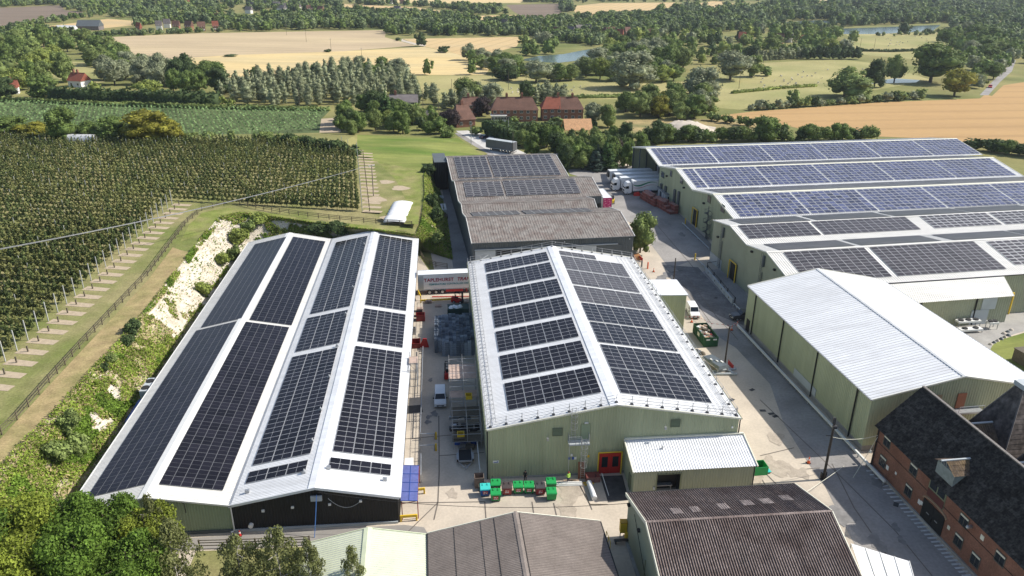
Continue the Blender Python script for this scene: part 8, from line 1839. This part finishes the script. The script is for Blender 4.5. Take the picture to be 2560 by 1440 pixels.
# ------------------------------------------------------------------ poles, lamps, wires
def pole(label, base, h, r=0.16, arm=0.0, az=0.0, tilt=(0, 0), m=m_pole, name='telegraph_pole', cat='pole'):
    T = thing(name, label, cat, base, az); b = MB(); b.tube((0, 0, 0), (tilt[0], tilt[1], h), r, r * .75, 8); b.build('shaft', m, T)
    if arm:
        b = MB(); b.bar((tilt[0] - arm / 2, tilt[1], h - .3), (tilt[0] + arm / 2, tilt[1], h - .3), .14, .12); a = b.build('crossarm', m_steel, T)
        for k in (-1, 0, 1): b = MB(); b.tube((tilt[0] + k * arm * .45, tilt[1], h - .25), (tilt[0] + k * arm * .45, tilt[1], h), .07, n=6); b.build('insulator', m_trimw, a)
    return T
PB = at(2058, 1199); tp = pole('dark leaning telegraph pole with brackets standing on the road before the brick oast house', PB, 9.0, .19, 0, 0, (.25, .5))
b = MB(); b.box((.28, .3, 7.9), (.5, .35, .4)); b.box((-.3, .3, 6.6), (.6, .1, .12)); b.box((.1, .35, 8.8), (.35, .12, .9)); b.build('bracket', m_dirt, tp); b = MB(); b.box((-.35, 0, .5), (.15, .3, 1.2)); b.box((.3, .15, .6), (.12, .3, 1.1)); b.build('stay_guard', m_black, tp)
pole('lone dark pole in the right hand lane near the green skip', at(1811, 918), 7.5, .15); pole('dark pole behind the olive plant room', at(1683, 712), 6.0, .14)
OP = at(934, 490, ZP); pole('pale wooden power pole with crossarm at the end of the apple rows', OP, 8.2, .15, 2.2, 1.0, m=mat('pale_pole', (0.24, 0.20, 0.16), .9)); OP2 = at(-330, 800, ZP)
pole('power pole beyond the left edge of the orchard', OP2, 8.2, .15, 2.2, 1.0)
def wire(T, p, q, sag, r, m, n=18):
    pts = [Vector(p).lerp(Vector(q), i / n) - Vector((0, 0, sag * 4 * (i / n) * (1 - i / n))) for i in range(n + 1)]; b = MB(); b.path([x - T.location for x in pts], r, 4); return b.build('wire', m, T)
m_wire = mat('aluminium_wire', (0.40, 0.40, 0.40), .5, .3, var=0)
T = thing('power_line', 'three parallel pale power wires sagging across the apple rows', 'power line', OP)
for k in (-1, 0, 1): d = Vector((math.cos(1.0), math.sin(1.0), 0)) * k * 1.0; wire(T, OP + d + Vector((0, 0, 8.2)), OP2 + d + Vector((0, 0, 8.2)), 1.6, .035, m_wire)
T = thing('cable', 'thin black cable from the black gable over the yard to the brown roofed shed', 'cable', to_world(A2, (9.9, -.3, 5.4))); wire(T, to_world(A2, (26.8, -.3, 5.3)), to_world(G_, (.6, -.1, 5.2)), 1.3, .03, m_dark)
T = thing('cable', 'pale cable from the leaning pole to the corner of the brick oast house', 'cable', PB); wire(T, PB + Vector((.2, .3, 6.4)), to_world(I_, (-.1, LI - .4, 5.0)), .5, .035, m_trimc); wire(T, to_world(I_, (-.1, LI - .4, 4.8)), at(2132, 1195), 0.1, .03, m_trimc)
T = thing('cable', 'pale cable slanting from the brown roofed shed to the road below the pole', 'cable', at(2100, 1200)); wire(T, to_world(G_, (2.0, 19.7, 6.2)), at(2110, 1165), .1, .03, m_trimc)
T = thing('blue_hose', 'blue hose hanging down the middle of the black gable', 'hose', to_world(A2, (26.9, -.4, 0))); wire(T, to_world(A2, (26.95, -.35, 4.9)), to_world(A2, (26.5, -1.9, .05)), .15, .05, mat('hose_blue', (.10, .25, .62), .5))
T = thing('cable', 'looped white cable hanging on the right half of the black gable', 'cable', to_world(A2, (30, -.3, 3))); wire(T, to_world(A2, (28.2, -.2, 4.2)), to_world(A2, (31.9, -.2, 3.6)), 1.1, .03, m_lgrey)
for k, (x, y, h) in enumerate(((1178, 364, 9), (1235, 341, 9), (1271, 357, 9), (1098, 316, 10), (1282, 388, 8), (1397, 320, 9), (1847, 222, 10), (1578, 222, 10), (1130, 250, 10), (1058, 278, 10), (766, 105, 9), (717, 88, 9), (828, 128, 9), (905, 155, 9), (1271, 225, 10), (1585, 420, 9), (1908, 158, 10), (2185, 121, 8), (2150, 120, 8), (130, 252, 9), (590, 262, 9), (750, 268, 9), (530, 262, 7))):
    lab = ('lamp post at the foot of the car park', 'lamp post beside the tall car park hedge', 'second lamp post beside the tall car park hedge', 'pole among the garden trees', 'pole behind the grey lorry trailer', 'pole before the left terrace', 'power pole in the sheep pasture', 'power pole under the biggest silvery willow', 'pole beside the big round meadow tree', 'pole among the dark garden trees', 'tall power pole in the middle of the stubble', 'left power pole of the stubble field', 'power pole at the stubble edge', 'power pole in the golden field above the plantation', 'small pole in the meadow behind the terraces', 'dark pole at the dock canopy', 'pole at the far side of the sheep pasture', 'right pole of the pair in the far pasture', 'left pole of the pair in the far pasture', 'pole by the road at the left cottage', 'roadside pole at the left end of the plantation', 'roadside pole in the middle of the plantation', 'short roadside pole by the dark clump')[k]
    pole(lab, at(x, y), h, .12, 1.8 if 'power' in lab else 0, .4, name='lamp_post' if 'lamp' in lab else 'telegraph_pole', m=m_steel if 'lamp' in lab else m_wood)
b = MB(); b.hexa([(-.35, -.12, .35), (.35, -.12, .35), (.35, .12, .35), (-.35, .12, .35)], [(-.4, -.15, .8), (.4, -.15, .8), (.4, .15, .8), (-.4, .15, .8)]); b.box((.5, 0, .85), (.25, .12, .2))
for x in (-.28, .28): b.b2((x - .05, -.1, 0), (x + .05, .1, .36))
sheep_m = b.mesh('sheep', mat('fleece', (.58, .54, .46), .95)); SP = [[(1900, 200), (2060, 170), (2200, 172), (2060, 212), (1900, 230)], [(2180, 92), (2320, 92), (2340, 112), (2200, 120)], [(1250, 215), (1500, 212), (1500, 232), (1270, 235)]]
for k in range(64):
    P_ = SP[0 if k < 34 else (1 if k < 50 else 2)]
    while True:
        x, y = rs.uniform(min(p[0] for p in P_), max(p[0] for p in P_)), rs.uniform(min(p[1] for p in P_), max(p[1] for p in P_))
        if inpoly(x, y, P_): break
    o = link('sheep', sheep_m); o.location = at(x, y); o.rotation_euler = (0, 0, rs.uniform(0, 6)); o.scale = (1.2, 1.2, 1.2); tag(o, 'sheep grazing in the %s' % ('sheep pasture left of the big pasture tree', 'far pasture below the lake', 'meadow behind the terraces')[0 if k < 34 else (1 if k < 50 else 2)], 'sheep', 'sheep of the %s' % ('near pasture', 'far pasture', 'meadow')[0 if k < 34 else (1 if k < 50 else 2)])

# ------------------------------------------------------------------ people
m_skin = mat('skin', (.45, .27, .19), .6, var=0); m_hiviz = mat('high_visibility', (.45, .72, .12), .6, var=0); m_cloth = mat('dark_cloth', (.015, .016, .02), .85, var=.1); m_navy = mat('navy_cloth', (.03, .04, .08), .85, var=.1)
def person(label, p, rz, mtop, mleg, reach=0.35, helmet=None, vest=None):
    J = [((0, 0, .95), .14), ((0, 0, 1.2), .13), ((0, 0, 1.42), .15), ((0, .01, 1.53), .06), ((0, .03, 1.63), .095), ((0, .03, 1.72), .085)]; E = [(0, 1), (1, 2), (2, 3), (3, 4), (4, 5)]
    for s in (-1, 1):
        n = len(J); J += [((s * .1, 0, .88), .1), ((s * .11, .04, .48), .065), ((s * .12, -.02, .09), .045), ((s * .13, .12, .04), .04)]; E += [(0, n), (n, n + 1), (n + 1, n + 2), (n + 2, n + 3)]
        m = len(J); J += [((s * .19, 0, 1.42), .065), ((s * .25, .03, 1.15), .048), ((s * .22, reach, 1.02), .036), ((s * .21, reach + .1, 1.0), .03)]; E += [(2, m), (m, m + 1), (m + 1, m + 2), (m + 2, m + 3)]
    me = bpy.data.meshes.new('person'); me.from_pydata([j[0] for j in J], E, []); o = bpy.data.objects.new('tmp', me); COL.objects.link(o); md = o.modifiers.new('s', 'SKIN'); o.modifiers.new('b', 'SUBSURF').levels = 1
    for i, j in enumerate(J): me.skin_vertices[0].data[i].radius = (j[1], j[1])
    me.skin_vertices[0].data[0].use_root = True
    dg = bpy.context.evaluated_depsgraph_get(); r = bpy.data.meshes.new_from_object(o.evaluated_get(dg)); bpy.data.objects.remove(o); r.name = 'person'
    r.materials.clear()
    for m in (m_skin, mtop, mleg, m_dark): r.materials.append(m)
    for pl in r.polygons:
        c = pl.center; pl.material_index = 0 if c.z > 1.52 or (abs(c.x) > .15 and c.y > reach - .02 and .9 < c.z < 1.2) else (3 if c.z < .1 else (2 if c.z < .96 and abs(c.x) < .2 else 1)); pl.use_smooth = True
    T = link('person', r); T.location = p; T.rotation_euler = (0, 0, rz); tag(T, label, 'person')
    b = MB(); b.dome((0, .02, 1.69), (.1, .12, .12), 10, 4); b.build('helmet' if helmet else 'hair', helmet or m_cloth, T, True)
    b = MB(); b.b2((-.03, .115, 1.62), (.03, .15, 1.66)); b.build('nose', m_skin, T)
    if vest: b = MB(); b.hexa([(-.19, -.15, .98), (.19, -.15, .98), (.19, .16, .98), (-.19, .16, .98)], [(-.2, -.14, 1.46), (.2, -.14, 1.46), (.2, .15, 1.46), (-.2, .15, 1.46)]); b.build('vest', vest, T)
person('person in a bright green yellow vest bending over the pipes at the olive gable', at(1421, 1208), .6, m_hiviz, m_navy, .4, m_red, m_hiviz); person('person in black clothes standing against the olive gable behind the green bins', at(1313, 1204), 2.9, m_cloth, m_cloth, .2)

# ------------------------------------------------------------------ road paint and concrete joints
b = MB()
for k in range(29):
    f = k / 28; a = at(2166 + f * 238, 1178 + f * 262); c = at(2189 + f * 238, 1177 + f * 261); d = (c - a).normalized(); s = Vector((-d.y, d.x, 0)) * .13
    b.quad(*[Vector((q.x, q.y, .045)) for q in (a - s, c - s, c + s, a + s)])
b.build('road_marking', m_line)['kind'] = 'structure'
b = MB()
for L_ in ([(1097, 1040), (1098, 1180), (1095, 1256), (1085, 1300)], [(1003, 1258), (1212, 1255)], [(1020, 1330), (1094, 1258), (1094, 1258)], [(1212, 1255), (1216, 1310)], [(1330, 1255), (1336, 1295)], [(1384, 1258), (1392, 1292)], [(1455, 1215), (1480, 1275)], [(1010, 1098), (1180, 1084)], [(1098, 1140), (1210, 1132)], [(1845, 1100), (1990, 1340), (2030, 1420)], [(1900, 1000), (2110, 1200), (2240, 1330), (2330, 1440)], [(2080, 1160), (2135, 1270), (2225, 1400)], [(1715, 690), (1790, 790), (1845, 850)], [(1700, 700), (1780, 812)], [(1640, 560), (1760, 700)], [(1880, 1150), (1960, 1230)], [(1890, 1185), (2050, 1170)], [(1900, 1140), (1985, 1120)]):
    for a, c in zip(L_, L_[1:]):
        p, q = at(*a), at(*c)
        if (q - p).length < .1: continue
        d = (q - p).normalized(); s = Vector((-d.y, d.x, 0)) * .07
        b.quad(*[Vector((w.x, w.y, .048)) for w in (p - s, q - s, q + s, p + s)])
b.build('concrete_joint', mat('joint_dirt', (.15, .13, .11), .95))['kind'] = 'structure'
for k, (x, y) in enumerate(((1907, 1027), (1928, 1035), (1938, 1041), (1880, 975), (1830, 1000), (2240, 1262), (1790, 745), (1808, 718))):
    p = at(x, y); b = MB(); b.box((p.x, p.y, .046), (.9, .6, .004), .2 * k); b.build('repair_patch', m_patch)['kind'] = 'structure'

def stain(n, boxp, m, nm, rr_, z):
    for k in range(n):
        x, y = rs.uniform(boxp[0], boxp[2]), rs.uniform(boxp[1], boxp[3]); p = at(x, y); R1 = rs.uniform(*rr_); ph = rs.uniform(0, 6)
        sheet(nm, [(p.x + R1 * (1 + .3 * math.sin(2 * t + ph) + .2 * math.sin(5 * t + ph * 2)) * math.cos(t) * 1.0, p.y + R1 * .9 * (1 + .3 * math.sin(3 * t + ph)) * math.sin(t) * 1.6) for t in np.linspace(0, 6.0, 18)], z + k * .0004, m, px=False)
m_st1 = mat('concrete_stain', (.40, .34, .27), .9, var=.15, sc=1.0, var2=.1, sc2=5); m_st2 = mat('asphalt_stain', (.215, .205, .195), .9, var=.2, sc=1.0)
stain(7, (1060, 1200, 1540, 1290), m_st1, 'yard_stain', (.5, 1.5), .05); stain(7, (1880, 1060, 2010, 1240), m_st1, 'yard_stain', (.5, 1.6), .055); stain(5, (2090, 1200, 2260, 1370), m_st2, 'road_stain', (.4, 1.3), .06); stain(6, (1600, 520, 1760, 740), m_st2, 'road_stain', (.5, 1.6), .065); stain(4, (1060, 950, 1130, 1180), m_st2, 'lane_stain', (.3, .8), .07)
# ------------------------------------------------------------------ big trees in the lower left corner
def big_crown(seed, n, size, birch=False):
    r = random.Random(seed); L = []
    if birch:
        for k in range(60): h = r.uniform(.12, .98); w = .44 * math.sin(math.pi * min(.97, h * .8 + .18)) * r.uniform(.3, 1); a = r.uniform(0, 6.28); q = r.uniform(.05, .1); L.append(((w * math.cos(a), w * math.sin(a), h), (q, q, q * 1.5)))
    else:
        L = [((0, 0, .55), (.34, .34, .36))]
        for k in range(34): h = r.uniform(.12, .9); e = math.sin(math.pi * min(1, max(.15, h * .95))) ** .6; a = r.uniform(0, 6.28); d = .36 * e * r.uniform(.8, 1.05); s = r.uniform(.09, .16); L.append(((d * math.cos(a), d * math.sin(a), h), (s, s, s * .9)))
    return crown_arrays(L, n, size, seed, 0 if birch else .72, .9 if birch else .75)
m_birch = foliage('birch_foliage', (.19, .205, .078), .3); m_lush = foliage('lush_foliage', (.115, .19, .030), .3); m_lush2 = foliage('bright_foliage', (.215, .26, .038), .3)
BT = [big_crown(k, 15000, .0125) for k in range(3)]; BB = [big_crown(10 + k, 7000, .0125, True) for k in range(2)]
BTm = [np_mesh('crown', a[0], a[1], m_lush) for a in BT]; BBm = [np_mesh('crown', a[0], a[1], m_birch) for a in BB]; m_bbark = mat('birch_bark', (.42, .39, .34), .85, var=.3, sc=6)
for k, (x, y, z, w, h, kind, l) in enumerate(((45, 1345, 6, 10, 11, 'b', 'bright green tree in the lower left corner, at the very edge'), (165, 1330, 5.5, 9, 10, 'g', 'deep green tree in the lower left corner, second from the edge'), (275, 1350, 5, 8.5, 9.5, 'g', 'deep green tree in front of the sage gable, left of the birches'), (375, 1360, 4.5, 7.5, 9, 'b', 'bright green tree right before the sage gable'), (60, 1450, 6, 9, 11, 'b', 'bright green tree at the bottom edge, leftmost'), (200, 1450, 5.5, 9, 11, 'g', 'deep green tree at the bottom edge, second from the left'), (330, 1460, 5, 8, 10, 'g', 'deep green tree at the bottom edge, third from the left'), (440, 1420, 4.5, 7, 9.5, 'w', 'loose birch at the right end of the lower left trees'), (-60, 1400, 6, 10, 11, 'g', 'deep green tree beyond the lower left corner'),
        (385, 1330, 5.5, 3.5, 9.5, 'w', 'slim birch whose top rises before the sage gable'), (600, 1440, 4.5, 6, 9, 'w', 'sparse birch left of three at the bottom edge before the pale green roof'), (700, 1425, 4.5, 6.5, 9, 'w', 'sparse birch in the middle of three at the bottom edge'), (775, 1440, 4.5, 4.5, 8.5, 'w', 'sparse birch right of three at the bottom edge'), (885, 1455, 4.5, 4, 8.2, 'w', 'small birch top overlapping the pale green roof'))):
    p = at(x, y, z); T = thing('birch_tree' if kind == 'w' else 'tree', l, 'tree', (p.x, p.y, 0), k * 1.3); T.scale = (w, w, h)
    c = link('crown', BBm[k % 2] if kind == 'w' else BTm[k % 3], T)
    if kind == 'b': c.material_slots[0].link = 'OBJECT'; c.material_slots[0].material = m_lush2
    b = MB(); b.tube((0, 0, 0), (.02, .01, .93), .018 if kind == 'w' else .03, .004, 7)
    for q in range(9): a = q * 2.2; b.tube((.005, 0, .25 + q * .07), (.3 * math.cos(a), .3 * math.sin(a), .42 + q * .06), .008, .002, 4)
    b.build('trunk', m_bbark if kind == 'w' else m_bark, T)
fence('rail_fence', 'dark timber rail fence behind the sparse birches at the bottom edge', [at(500, 1372), at(640, 1368), at(775, 1362)], 2.6, 1.3, m_wood)
sheet('birch_ground', [(490, 1378), (780, 1366), (790, 1600), (400, 1600)], .05, m_plateau)
sheet('back_lane', [(470, 1345), (1010, 1312), (1060, 1318), (1070, 1335), (780, 1362), (500, 1372), (440, 1372)], .04, mat('grey_lane', (.27, .25, .225), .9, var=.12, sc=.3))

# ------------------------------------------------------------------ air
hz = MB(); hz.b2((-2900, -300, -1.0), (2900, 5200, 90.0))
me = bpy.data.meshes.new('haze'); me.from_pydata(hz.v, [], hz.f); hm = bpy.data.materials.new('haze'); hm.use_nodes = True; nt = hm.node_tree; nt.nodes.remove(nt.nodes['Principled BSDF'])
pvn = nt.nodes.new('ShaderNodeVolumePrincipled'); pvn.inputs['Color'].default_value = (.80, .88, 1.0, 1); pvn.inputs['Density'].default_value = 0.000075; pvn.inputs['Anisotropy'].default_value = 0.3
nt.links.new(pvn.outputs[0], nt.nodes['Material Output'].inputs['Volume']); me.materials.append(hm); link('haze', me)['kind'] = 'stuff'

# flat lettering becomes plain mesh so that each word is an object of its own
dg = bpy.context.evaluated_depsgraph_get()
for o in [o for o in SC.objects if o.type == 'FONT']:
    r = bpy.data.meshes.new_from_object(o.evaluated_get(dg)); n_ = link('lettering', r, o.parent, o.matrix_local.copy()); bpy.data.objects.remove(o)
